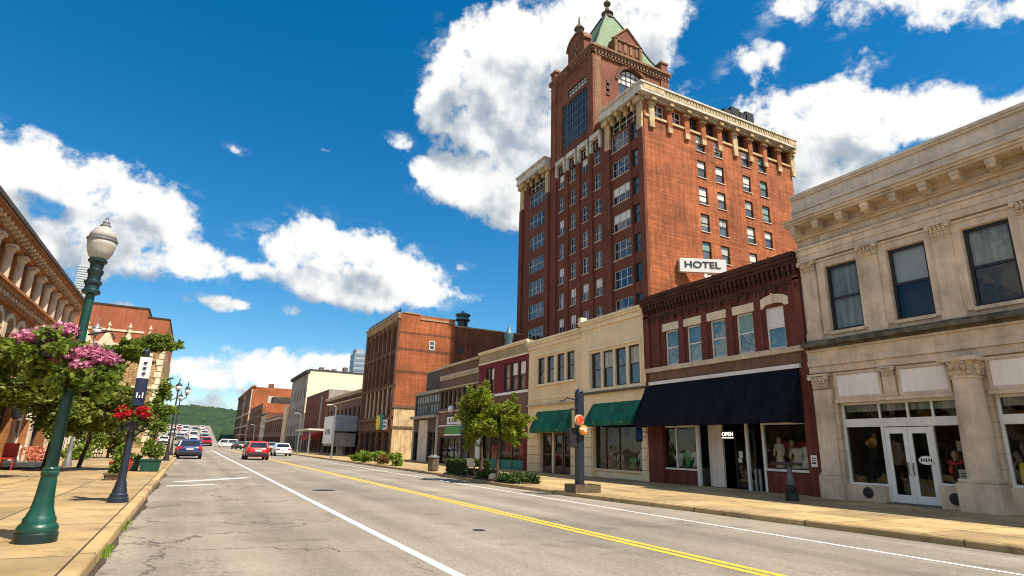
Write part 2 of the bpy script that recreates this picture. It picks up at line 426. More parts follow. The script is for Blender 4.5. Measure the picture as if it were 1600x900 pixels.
plain('rim', (.42, .42, .44), .3, .1, 6, metal=.8, streak=0)
plain('plastic_dark', (.025, .025, .028), .5, .2, 6, streak=0)
plain('light_red', (.55, .015, .012), .2, .1, 6, streak=0, bmp=0)
plain('plate', (.72, .74, .76), .4, .1, 6, streak=0, bmp=0)
for nm, c in dict(car_blue=(.02, .045, .16), car_red=(.50, .012, .02), car_white=(.72, .73, .74), car_silver=(.42, .43, .45), car_black=(.02, .02, .023), car_maroon=(.2, .02, .02), car_grey=(.16, .17, .19)).items():
    plain(nm, c, .28, .05, 2, spec=.5, streak=0, bmp=0, obj=True, coat=.6)
pane_mat('pane_sky', (.05, .065, .08), .05, .05, .6)
pane_mat('pane_dark', (.018, .020, .022), .04, .04, .5, .7)
pane_mat('pane_teal', (.05, .11, .12), .05, .04, .4, .8)
pane_mat('pane_bright', (.24, .30, .34), .08, .05, .5)
pane_mat('pane_black', (.012, .012, .013), .05, .03, .5, .5)
pane_mat('car_glass', (.015, .018, .02), .04, 0, .2, .7)
shop_glass('shop_glass')
m, T, b, o = _new('globe')
b.inputs['Base Color'].default_value = (.62, .60, .52, 1); b.inputs['Roughness'].default_value = .16
b.inputs['Transmission Weight'].default_value = .35; b.inputs['IOR'].default_value = 1.2; b.inputs['Subsurface Weight'].default_value = .3
b.inputs['Coat Weight'].default_value = .6
plain('globe_white', (.82, .82, .80), .2, .03, 3, streak=0, bmp=0)
leaf_mat('leaf_tree', (.060, .115, .008), (.33, .37, .030), .38)
leaf_mat('leaf_dark', (.020, .060, .008), (.24, .27, .035), .3)
leaf_mat('leaf_mid', (.03, .085, .012), (.24, .30, .035), .35)
leaf_mat('leaf_hedge', (.018, .042, .010), (.075, .115, .022), .2)
leaf_mat('leaf_bright', (.07, .16, .015), (.26, .34, .04), .3)
leaf_mat('petal_pink', (.34, .055, .16), (.80, .34, .50), .25)
leaf_mat('petal_red', (.33, .006, .012), (.62, .018, .03), .15)
leaf_mat('petal_mix', (.5, .3, .12), (.75, .2, .2), .2)
leaf_mat('leaf_brown', (.12, .06, .02), (.30, .16, .05), .2)
leaf_mat('leaf_forest', (.020, .050, .014), (.060, .115, .028), .1)
emit_mat('neon_white', (1, .95, .8), 1.6)

# ------------------------------------------------------------------ mesh helpers
ONE_PIECE = {'lettering', 'tracery', 'cresting', 'frieze', 'plate'}
class MB:
    def __init__(s): s.v = []; s.f = []; s.mi = []; s.cur = 0
    def poly(s, pts):
        k = len(s.v); s.v.extend([tuple(p) for p in pts]); s.f.append(tuple(range(k, k+len(pts)))); s.mi.append(s.cur)
    def box(s, x0, x1, y0, y1, z0, z1):
        if x0 > x1: x0, x1 = x1, x0
        if y0 > y1: y0, y1 = y1, y0
        if z0 > z1: z0, z1 = z1, z0
        k = len(s.v)
        s.v.extend([(x0,y0,z0),(x1,y0,z0),(x1,y1,z0),(x0,y1,z0),(x0,y0,z1),(x1,y0,z1),(x1,y1,z1),(x0,y1,z1)])
        for q in ((0,3,2,1),(4,5,6,7),(0,1,5,4),(1,2,6,5),(2,3,7,6),(3,0,4,7)):
            s.f.append(tuple(k+i for i in q)); s.mi.append(s.cur)
    def rings(s, rings, cap0=True, cap1=True, closed=True):
        k = len(s.v); n = len(rings[0])
        for r in rings: s.v.extend([tuple(p) for p in r])
        m = n if closed else n-1
        for i in range(len(rings)-1):
            for j in range(m):
                a = k+i*n+j; b = k+i*n+(j+1) % n
                s.f.append((a, b, b+n, a+n)); s.mi.append(s.cur)
        if cap0: s.f.append(tuple(k+j for j in reversed(range(n)))); s.mi.append(s.cur)
        if cap1: s.f.append(tuple(k+(len(rings)-1)*n+j for j in range(n))); s.mi.append(s.cur)
    def lathe(s, prof, c, n=20, axis='z', flute=0):
        rr = []
        for r, z in prof:
            ring = []
            for j in range(n):
                a = 2*math.pi*j/n; r2 = r*(1-flute*(j % 2))
                p = (math.cos(a)*r2, math.sin(a)*r2, z)
                if axis == 'y': p = (p[0], p[2], p[1])
                if axis == 'x': p = (p[2], p[0], p[1])
                ring.append((c[0]+p[0], c[1]+p[1], c[2]+p[2]))
            rr.append(ring)
        s.rings(rr)
    def tube(s, pts, rad, n=10):
        pts = [Vector(p) for p in pts]
        if not isinstance(rad, (list, tuple)): rad = [rad]*len(pts)
        rr = []; prev = None
        for i, p in enumerate(pts):
            d = (pts[min(i+1, len(pts)-1)]-pts[max(i-1, 0)]).normalized()
            ref = prev if prev is not None else (Vector((0, 0, 1)) if abs(d.z) < .9 else Vector((1, 0, 0)))
            a = d.cross(ref)
            if a.length < 1e-4: a = d.cross(Vector((0, 1, 0)))
            a.normalize(); b = a.cross(d).normalized(); prev = b
            # keep frame stable
            rr.append([p + (a*math.cos(2*math.pi*j/n)+b*math.sin(2*math.pi*j/n))*rad[i] for j in range(n)])
        s.rings(rr)
    def ell(s, c, r, nu=14, nv=8, jit=0, rng=None):
        rr = []
        for i in range(1, nv):
            t = math.pi*i/nv
            ring = []
            for j in range(nu):
                a = 2*math.pi*j/nu; q = 1+(rng.uniform(-jit, jit) if rng else 0)
                ring.append((c[0]+r[0]*math.sin(t)*math.cos(a)*q, c[1]+r[1]*math.sin(t)*math.sin(a)*q, c[2]-r[2]*math.cos(t)*q))
            rr.append(ring)
        s.rings(rr)
    def pieces(s):
        """groups of faces that stand apart from each other"""
        n = len(s.v); par = list(range(n))
        def find(a):
            while par[a] != a: par[a] = par[par[a]]; a = par[a]
            return a
        for f in s.f:
            for i in f[1:]: par[find(i)] = find(f[0])
        root = np.array([find(i) for i in range(n)]); u, isl = np.unique(root, return_inverse=True); k = len(u)
        if k < 2 or k > 1500: return None
        P = np.array(s.v, dtype=float); lo = np.full((k, 3), 1e9); hi = -lo
        np.minimum.at(lo, isl, P); np.maximum.at(hi, isl, P)
        sz = (hi-lo).max(1); gap = np.maximum(0, np.maximum(lo[:, None]-hi[None], lo[None]-hi[:, None]))
        near = np.sqrt((gap**2).sum(2)) <= np.maximum(.02, .5*np.maximum(sz[:, None], sz[None]))
        q = list(range(k))
        def fi(a):
            while q[a] != a: q[a] = q[q[a]]; a = q[a]
            return a
        for a, b in zip(*np.nonzero(np.triu(near, 1))): q[fi(a)] = fi(b)
        pc = np.array([fi(i) for i in range(k)]); u2, pc = np.unique(pc, return_inverse=True)
        if len(u2) < 2 or len(u2) > 100: return None
        out = []
        fp = [pc[isl[f[0]]] for f in s.f]
        for j in range(len(u2)):
            m = MB(); mp = {}
            for f, mi, p in zip(s.f, s.mi, fp):
                if p != j: continue
                for i in f:
                    if i not in mp: mp[i] = len(m.v); m.v.append(s.v[i])
                m.f.append(tuple(mp[i] for i in f)); m.mi.append(mi)
            out.append(m)
        return out
    def build(s, name, mats, parent=None, smooth=False, bevel=0, sub=0, loc=None, autosm=None):
        if parent is not None and loc is None and name not in ONE_PIECE:
            ps = s.pieces()
            if ps: return [m._build(name, mats, parent, smooth, bevel, sub, loc, autosm) for m in ps][0]
        return s._build(name, mats, parent, smooth, bevel, sub, loc, autosm)
    def _build(s, name, mats, parent=None, smooth=False, bevel=0, sub=0, loc=None, autosm=None):
        me = bpy.data.meshes.new(name)
        off = Vector((0, 0, 0))
        if parent is not None and loc is None: off = world_loc(parent)
        elif loc is not None and parent is None: off = Vector(loc)
        va = np.array(s.v, dtype=np.float64).reshape(-1, 3) - np.array(off)
        me.from_pydata(va.tolist(), [], s.f)
        if not isinstance(mats, (list, tuple)): mats = [mats]
        for q in mats: me.materials.append(MATS[q])
        if len(mats) > 1: me.polygons.foreach_set('material_index', s.mi)
        if smooth:
            me.polygons.foreach_set('use_smooth', [True]*len(me.polygons))
            if autosm:
                try: me.set_sharp_from_angle(angle=R(autosm))
                except Exception: pass
        me.update()
        o = bpy.data.objects.new(name, me); COL.objects.link(o)
        if parent is not None: o.parent = parent
        elif loc is not None: o.location = off
        if bevel:
            bv = o.modifiers.new('bevel', 'BEVEL'); bv.width = bevel; bv.segments = 2; bv.limit_method = 'ANGLE'
        if sub:
            sm = o.modifiers.new('subdivision', 'SUBSURF'); sm.levels = sub; sm.render_levels = sub
        return o
def world_loc(o):
    v = Vector((0, 0, 0))
    while o is not None: v += Vector(o.location); o = o.parent
    return v
def tag(o, label=None, cat=None, group=None, kind=None):
    if label: o['label'] = label
    if cat: o['category'] = cat
    if group: o['group'] = group
    if kind: o['kind'] = kind
    return o
def thing(name, label, cat, loc=(0, 0, 0), group=None, rz=0):
    o = bpy.data.objects.new(name, None); COL.objects.link(o); o.location = loc; o.rotation_euler[2] = rz
    o.empty_display_size = .3
    return tag(o, label, cat, group)
CHILD = {}
def copy_tree(o, loc=None, rz=None, label=None, parent=None):
    c = o.copy(); COL.objects.link(c)
    if parent is not None: c.parent = parent
    if loc is not None: c.location = loc
    if rz is not None: c.rotation_euler[2] = rz
    if label: c['label'] = label
    for ch in list(o.children): copy_tree(ch, parent=c)
    return c
class FR:
    """a wall's own frame: u along it, n out of it, z up"""
    def __init__(s, o, u, n): s.o = Vector((o[0], o[1], 0)); s.u = Vector((u[0], u[1], 0)); s.n = Vector((n[0], n[1], 0))
    def p(s, u, n, z): return s.o + s.u*u + s.n*n + Vector((0, 0, z))
    def box(s, mb, u0, u1, n0, n1, z0, z1):
        a = s.p(u0, n0, z0); b = s.p(u1, n1, z1); mb.box(a.x, b.x, a.y, b.y, a.z, b.z)
    def wall(s, mb, u0, u1, z0, z1, holes=(), depth=.2, n=0):
        us = sorted(set([u0, u1]+[max(u0, min(u1, h[i])) for h in holes for i in (0, 1)]))
        zs = sorted(set([z0, z1]+[max(z0, min(z1, h[i])) for h in holes for i in (2, 3)]))
        for i in range(len(us)-1):
            for j in range(len(zs)-1):
                cu, cz = (us[i]+us[i+1])/2, (zs[j]+zs[j+1])/2
                if any(h[0] < cu < h[1] and h[2] < cz < h[3] for h in holes): continue
                mb.poly([s.p(us[i], n, zs[j]), s.p(us[i+1], n, zs[j]), s.p(us[i+1], n, zs[j+1]), s.p(us[i], n, zs[j+1])])
        for h in holes:
            a, b, c, d = h[:4]; e = h[4] if len(h) > 4 else depth
            for (p, q) in (((a, c), (a, d)), ((a, d), (b, d)), ((b, d), (b, c)), ((b, c), (a, c))):
                mb.poly([s.p(p[0], n, p[1]), s.p(q[0], n, q[1]), s.p(q[0], n-e, q[1]), s.p(p[0], n-e, p[1])])
    def arch(s, mb, u0, u1, zt, r_z, n0, n1, seg=12, zspring=None):
        """spandrel that turns a square head into an arch: fills between an ellipse and the rectangle top"""
        c = (u0+u1)/2; a = (u1-u0)/2; zs = zt-r_z
        pts = [(c-a*math.cos(math.pi*i/seg), zs+r_z*math.sin(math.pi*i/seg)) for i in range(seg+1)]
        for i in range(seg):
            (p, q), (r, t) = pts[i], pts[i+1]
            mb.poly([s.p(p, n0, q), s.p(r, n0, t), s.p(r, n0, zt), s.p(p, n0, zt)])
            mb.poly([s.p(p, n0, q), s.p(r, n0, t), s.p(r, n1, t), s.p(p, n1, q)])
    def archband(s, mb, u0, u1, zs, r_z, w, n0, n1, seg=14):
        c = (u0+u1)/2; a = (u1-u0)/2
        def pt(k, e): return (c-(a+e)*math.cos(math.pi*k/seg), zs+(r_z+e)*math.sin(math.pi*k/seg))
        for i in range(seg):
            q = [pt(i, 0), pt(i+1, 0), pt(i+1, w), pt(i, w)]
            f = [s.p(x, n1, z) for x, z in q]; bk = [s.p(x, n0, z) for x, z in q]
            mb.poly(f); mb.poly([bk[0], bk[1], f[1], f[0]]); mb.poly([bk[2], bk[3], f[3], f[2]])
            if i == 0: mb.poly([bk[0], f[0], f[3], bk[3]])
            if i == seg-1: mb.poly([bk[1], f[1], f[2], bk[2]])
    def window(s, parent, u0, u1, z0, z1, n, frame='white_frame', pane='pane_sky', fw=.06, cols=1, rail=True, sill=None, rails=None, blind=0, blindmat='blind', label=None, name='window', sillw=.08, silh=.09):
        mb = MB(); d0, d1 = n-.03, n+.04
        s.box(mb, u0, u0+fw, d0, d1, z0, z1); s.box(mb, u1-fw, u1, d0, d1, z0, z1)
        s.box(mb, u0+fw, u1-fw, d0, d1, z0, z0+fw); s.box(mb, u0+fw, u1-fw, d0, d1, z1-fw, z1)
        zs = rails if rails is not None else ([(z0+z1)/2] if rail else [])
        for z in zs: s.box(mb, u0+fw, u1-fw, d0+.005, d1-.008, z-fw*.45, z+fw*.45)
        for k in range(1, cols):
            u = u0+(u1-u0)*k/cols; s.box(mb, u-fw*.5, u+fw*.5, d0+.008, d1-.004, z0+fw, z1-fw)
        w = mb.build(name, frame, parent)
        if label: w['label'] = label
        g = MB(); q = [s.p(u0+fw*.5, n-.012, z0+fw*.5), s.p(u1-fw*.5, n-.012, z0+fw*.5), s.p(u1-fw*.5, n-.012, z1-fw*.5), s.p(u0+fw*.5, n-.012, z1-fw*.5)]
        if (q[1]-q[0]).cross(q[3]-q[0]).dot(s.n) < 0: q.reverse()
        g.poly(q); g.build('pane', pane, w)
        if blind:
            b = MB(); zb = z1-(z1-z0)*blind
            nb = n-.03 if pane == 'shop_glass' else n-.006
            if pane == 'shop_glass': nb = n-.10
            b.poly([s.p(u0+fw*.6, nb, zb), s.p(u1-fw*.6, nb, zb), s.p(u1-fw*.6, nb, z1-fw*.6), s.p(u0+fw*.6, nb, z1-fw*.6)])
            b.build('blind', blindmat, w)
        if pane == 'shop_glass':
            k = MB(); e = n-.55
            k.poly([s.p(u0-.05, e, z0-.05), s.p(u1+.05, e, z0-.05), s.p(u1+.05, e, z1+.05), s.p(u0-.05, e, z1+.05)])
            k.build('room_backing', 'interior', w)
        if sill:
            m = MB(); s.box(m, u0-.08, u1+.08, n-.02, sillw, z0-silh, z0-.003); m.build('sill', sill, w)
        return w
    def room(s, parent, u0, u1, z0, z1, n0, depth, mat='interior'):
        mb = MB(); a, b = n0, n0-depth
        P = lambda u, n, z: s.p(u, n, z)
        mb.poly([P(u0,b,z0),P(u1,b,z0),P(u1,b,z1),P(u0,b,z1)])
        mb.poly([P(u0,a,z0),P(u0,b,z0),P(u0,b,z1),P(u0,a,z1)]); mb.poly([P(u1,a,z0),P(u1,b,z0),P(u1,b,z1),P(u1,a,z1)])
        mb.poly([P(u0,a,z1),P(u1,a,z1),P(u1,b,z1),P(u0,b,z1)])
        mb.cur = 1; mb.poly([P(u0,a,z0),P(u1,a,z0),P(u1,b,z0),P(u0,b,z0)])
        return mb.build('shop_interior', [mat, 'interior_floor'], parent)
    def glass(s, parent, u0, u1, z0, z1, n, name='glass', mat='shop_glass'):
        g = MB(); q = [s.p(u0, n, z0), s.p(u1, n, z0), s.p(u1, n, z1), s.p(u0, n, z1)]
        if (q[1]-q[0]).cross(q[3]-q[0]).dot(s.n) < 0: q.reverse()      # face outwards
        g.poly(q); return g.build(name, mat, parent)
    def bx(s, parent, name, mat, *boxes, bevel=0):
        mb = MB()
        for b in boxes: s.box(mb, *b)
        loc = None
        if parent is None:
            a = np.array(mb.v); loc = tuple((a.min(0)+a.max(0))/2*np.array([1, 1, 0])+a.min(0)*np.array([0, 0, 1]))
        return mb.build(name, mat, parent, bevel=bevel, loc=loc)
def text_obj(name, body, size, mat, parent, origin, right, up, extrude=.01, align='CENTER', sx=1.0, bold=0):
    cu = bpy.data.curves.new(name, 'FONT'); cu.body = body; cu.size = size; cu.extrude = extrude; cu.align_x = align; cu.align_y = 'CENTER'; cu.offset = bold
    t = bpy.data.objects.new(name, cu); COL.objects.link(t)
    dg = bpy.context.evaluated_depsgraph_get()
    me = bpy.data.meshes.new_from_object(t.evaluated_get(dg))
    bpy.data.objects.remove(t, do_unlink=True)
    r = Vector(right).normalized(); u = Vector(up).normalized(); nn = r.cross(u)
    m = Matrix((r*sx, u, nn)).transposed().to_4x4(); m.translation = Vector(origin)-(world_loc(parent) if parent else Vector())
    me.transform(m); me.materials.clear(); me.materials.append(MATS[mat])
    o = bpy.data.objects.new(name, me); COL.objects.link(o)
    if parent: o.parent = parent
    return o

# ------------------------------------------------------------------ the setting
def structure(o): o['kind'] = 'structure'; return o
def flat(name, mat, polys, z):
    mb = MB()
    for p in polys: mb.poly([(x, y, z) for x, y in p])
    return structure(mb.build(name, mat))
flat('ground', 'earth', [[(-1500, -600), (1500, -600), (1500, 2400), (-1500, 2400)]], -.05)
flat('road', 'asphalt', [[(-20, -40), (30, -40), (30, 420), (-20, 420)]], 0)
KR = [(-40, 12.3), (4, 12.3), (8, 12.15), (12, 11.8), (16, 11.35), (22, 11.2), (27, 11.5), (31, 11.85), (38, 11.9), (360, 11.9)]
KL = -.78
ZW = .12
def walk(name, mat, edge, far):
    mb = MB()
    for (y0, x0), (y1, x1) in zip(edge[:-1], edge[1:]):
        mb.poly([(x0, y0, ZW), (x1, y1, ZW), (far, y1, ZW), (far, y0, ZW)])
        mb.poly([(x0, y0, -.02), (x1, y1, -.02), (x1, y1, ZW), (x0, y0, ZW)])
    return structure(mb.build(name, mat))
def sgn_off(edge, d): return [(y, x+d) for y, x in edge]
walk('sidewalk', 'walk_right', sgn_off(KR, .19), 24)
walk('sidewalk', 'walk_left', [(-40, KL-.19), (128, KL-.19)], -24)
def kerb(edge, w):
    mb = MB()
    for (y0, x0), (y1, x1) in zip(edge[:-1], edge[1:]):
        s = .03*(1 if w > 0 else -1)
        A = [(x0, y0, -.02), (x0+s*.4, y0, ZW-.02), (x0+s, y0, ZW+.006), (x0+w, y0, ZW+.006), (x0+w, y0, ZW-.05)]
        B = [(x1, y1, -.02), (x1+s*.4, y1, ZW-.02), (x1+s, y1, ZW+.006), (x1+w, y1, ZW+.006), (x1+w, y1, ZW-.05)]
        mb.rings([A, B], cap0=True, cap1=True, closed=False)
    return structure(mb.build('kerb', 'kerb'))
kerb(KR, .19); kerb([(-40, KL), (128, KL)], -.19)
def stripe(name, mat, pts, w, z=.004):
    mb = MB()
    for (x0, y0), (x1, y1) in zip(pts[:-1], pts[1:]):
        d = Vector((x1-x0, y1-y0)).normalized(); n = Vector((d.y, -d.x))*w/2
        mb.poly([(x0+n.x, y0+n.y, z), (x1+n.x, y1+n.y, z), (x1-n.x, y1-n.y, z), (x0-n.x, y0-n.y, z)])
    return structure(mb.build(name, mat))
stripe('lane_line', 'paint_white', [(2.98, -10), (3.22, 135)], .14)
stripe('lane_line', 'paint_white', [(10.1, -10), (10.12, 8), (10.45, 120)], .10)
stripe('centre_line', 'paint_yellow', [(6.67, -10), (6.41, 53), (6.41, 120)], .13)
stripe('centre_line', 'paint_yellow', [(6.88, -10), (6.62, 53), (6.62, 120)], .13)
stripe('stop_line', 'paint_worn', [(-.45, 22.9), (.95, 23.5)], .35)
stripe('stop_line', 'paint_worn', [(-.2, 25.1), (2.35, 27.9)], .42)
g_ = random.Random(2); ys_ = [-6+.5*i for i in range(74)]
mb = MB()
ws_ = [max(.012, .05+.05*math.sin(y*.9)+g_.uniform(-.03, .05)) for y in ys_]
for (y0, w0), (y1, w1) in zip(zip(ys_[:-1], ws_[:-1]), zip(ys_[1:], ws_[1:])): mb.poly([(KL+.003, y0, .004), (KL+w0, y0, .004), (KL+w1, y1, .004), (KL+.003, y1, .004)])
structure(mb.build('gutter_dirt', 'mulch'))
stripe('kerb_joint', 'mulch', [(KL-.20, -20), (KL-.20, 100)], .025, ZW+.0095)
mb = MB()
for (y0, x0), (y1, x1) in zip(KR[:-1], KR[1:]): mb.poly([(x0+.18, y0, ZW+.0095), (x0+.205, y0, ZW+.0095), (x1+.205, y1, ZW+.0095), (x1+.18, y1, ZW+.0095)])
structure(mb.build('kerb_joint', 'mulch'))
# manhole
def manhole():
    mb = MB(); mb.lathe([(.36, .0), (.36, .006)], (4.05, 20.5, 0), 24)
    return structure(mb.build('manhole_cover', 'iron'))
manhole()
mb = MB(); mb.lathe([(.12, .0), (.12, .006)], (4.9, 10.4, 0), 14); structure(mb.build('valve_cover', 'iron'))
# rising lot at the far end, left
LOT = [(-40, 118), (4.6, 112), (8.5, 320), (-40, 320)]
def lot_z(x, y): return max(0.0, (y-112)*.040)
mb = MB()
for y0 in range(112, 320, 16):
    y1 = y0+16
    mb.poly([(-60, y0, lot_z(0, y0)+.02), (4.6+(y0-112)*.012, y0, lot_z(0, y0)+.02), (4.6+(y1-112)*.012, y1, lot_z(0, y1)+.02), (-60, y1, lot_z(0, y1)+.02)])
    mb.poly([(4.6+(y0-112)*.012, y0, lot_z(0, y0)+.02), (4.6+(y0-112)*.012, y0, 0), (4.6+(y1-112)*.012, y1, 0), (4.6+(y1-112)*.012, y1, lot_z(0, y1)+.02)])
structure(mb.build('parking_lot', 'asphalt'))
# the wooded hill
def hill():
    rng = np.random.default_rng(5)
    xs = np.arange(-190, 260, 2.0); ys = np.concatenate([np.arange(330, 640, 3.0), np.arange(640, 900, 20.0)])
    X, Y = np.meshgrid(xs, ys)
    t = np.clip((Y-330)/290, 0, 1); t = t*t*(3-2*t)
    base = t*(20+3.2*np.sin(X*.021+.9)+2.0*np.sin(X*.057+2)) - .02*np.clip(X-10, 0, 200)
    base = base*(1-np.clip((Y-640)/300, 0, 1)*.5)
    # tree crowns
    bump = np.zeros_like(X)
    n = 5200
    cx = rng.uniform(-190, 260, n); cy = rng.uniform(340, 640, n); rr = rng.uniform(4, 8, n); hh = rng.uniform(4, 8.5, n)
    for a, b, r, h in zip(cx, cy, rr, hh):
        i0, i1 = np.searchsorted(xs, [a-r, a+r]); j0, j1 = np.searchsorted(ys, [b-r, b+r])
        if i1 <= i0 or j1 <= j0: continue
        d = ((X[j0:j1, i0:i1]-a)**2+(Y[j0:j1, i0:i1]-b)**2)/r**2
        bump[j0:j1, i0:i1] = np.maximum(bump[j0:j1, i0:i1], h*np.sqrt(np.clip(1-d, 0, 1)))
    Z = base+bump*np.clip((Y-335)/40, 0, 1)+rng.normal(0, .35, X.shape)
    ny, nx = X.shape
    v = np.stack([X, Y, Z], -1).reshape(-1, 3)
    f = [(j*nx+i, j*nx+i+1, (j+1)*nx+i+1, (j+1)*nx+i) for j in range(ny-1) for i in range(nx-1)]
    me = bpy.data.meshes.new('hill'); me.from_pydata(v.tolist(), [], f); me.materials.append(MATS['hill'])
    o = bpy.data.objects.new('hill', me); COL.objects.link(o); o['kind'] = 'structure'
m, T, b, o = _new('hill')
P = T.n('ShaderNodeNewGeometry').outputs['Position']
c = T.mix(T.mr(T.noise(P, .12, 5, .6), .35, .65, 0, 1), (.008, .030, .014), (.026, .060, .018))
T.l(T.mulc(c, T.mr(T.noise(P, .6, 6, .7), .3, .7, .55, 1.35)), b.inputs['Base Color']); b.inputs['Roughness'].default_value = .95
hill()
plain('brick_red_dark', (.075, .028, .018), .9, .4, 1.5, streak=.4, bmp=.6)

# ------------------------------------------------------------------ buildings, right side of the street
XF = 19.6
def shell(F, parent, u0, u1, z0, z1, depth, holes, wmat, side=None, back=None, roofz=None, hd=.2, roofmat='roofing', name='wall'):
    """street wall with real openings, two flank walls, back and flat roof behind a parapet"""
    mb = MB(); F.wall(mb, u0, u1, z0, z1, holes, hd)
    side = side or wmat
    mats = [wmat, side]; mb.cur = 1
    t = .3
    for u in (u0, u1):
        mb.poly([F.p(u, 0, z0), F.p(u, -depth, z0), F.p(u, -depth, z1), F.p(u, 0, z1)])
    mb.poly([F.p(u0, -depth, z0), F.p(u1, -depth, z0), F.p(u1, -depth, z1), F.p(u0, -depth, z1)])
    # parapet: coping ring
    rz = roofz if roofz else z1-.6
    for (a, b_, c, d) in ((u0, u1, 0, -t), (u0, u1, -depth+t, -depth), (u0, u0+t, -t, -depth+t), (u1-t, u1, -t, -depth+t)):
        mb.poly([F.p(a, c, z1), F.p(b_, c, z1), F.p(b_, d, z1), F.p(a, d, z1)])
    for (ua, ub, na, nb) in ((u0+t, u1-t, -t, -t), (u0+t, u1-t, -depth+t, -depth+t), (u0+t, u0+t, -t, -depth+t), (u1-t, u1-t, -t, -depth+t)):
        mb.poly([F.p(ua, na, rz), F.p(ub, nb, rz), F.p(ub, nb, z1), F.p(ua, na, z1)])
    w = mb.build(name, mats, parent)
    r = MB(); r.poly([F.p(u0+t, -t, rz), F.p(u1-t, -t, rz), F.p(u1-t, -depth+t, rz), F.p(u0+t, -depth+t, rz)])
    r.build('roof', roofmat, parent)
    return w
def cornice(F, parent, name, mat, u0, u1, prof):
    """horizontal moulding: list of (z0,z1,out)"""
    mb = MB()
    for z0, z1, n in prof: F.box(mb, u0, u1, -.02, n, z0, z1)
    return mb.build(name, mat, parent)
def capital(mb, F, u, n, z, w, h, rng, front=True):
    """leafy capital: flared block, rows of curled leaves, corner volutes"""
    F.box(mb, u-w*.62, u+w*.62, n-.02, n+w*.28, z+h*.86, z+h)
    F.box(mb, u-w*.46, u+w*.46, n-.02, n+w*.10, z, z+h*.86)
    for row, (zz, k, out) in enumerate(((.02, 5, .12), (.36, 4, .2))):
        for i in range(k):
            a = u-w*.42+w*.84*(i+.5)/k
            c = F.p(a, n+w*out, z+h*(zz+.24)); mb.ell(c, (w*.10, w*.10, h*.2), 7, 5, .15, rng)
            c = F.p(a, n+w*(out+.10), z+h*(zz+.38)); mb.ell(c, (w*.09, w*.09, h*.07), 7, 5, .1, rng)
    for sg in (-1, 1):
        c = F.p(u+sg*w*.5, n+w*.24, z+h*.74)
        mb.lathe([(w*.13, -.06*w), (w*.13, .06*w)], c, 10, 'x')
rng = random.Random(3)

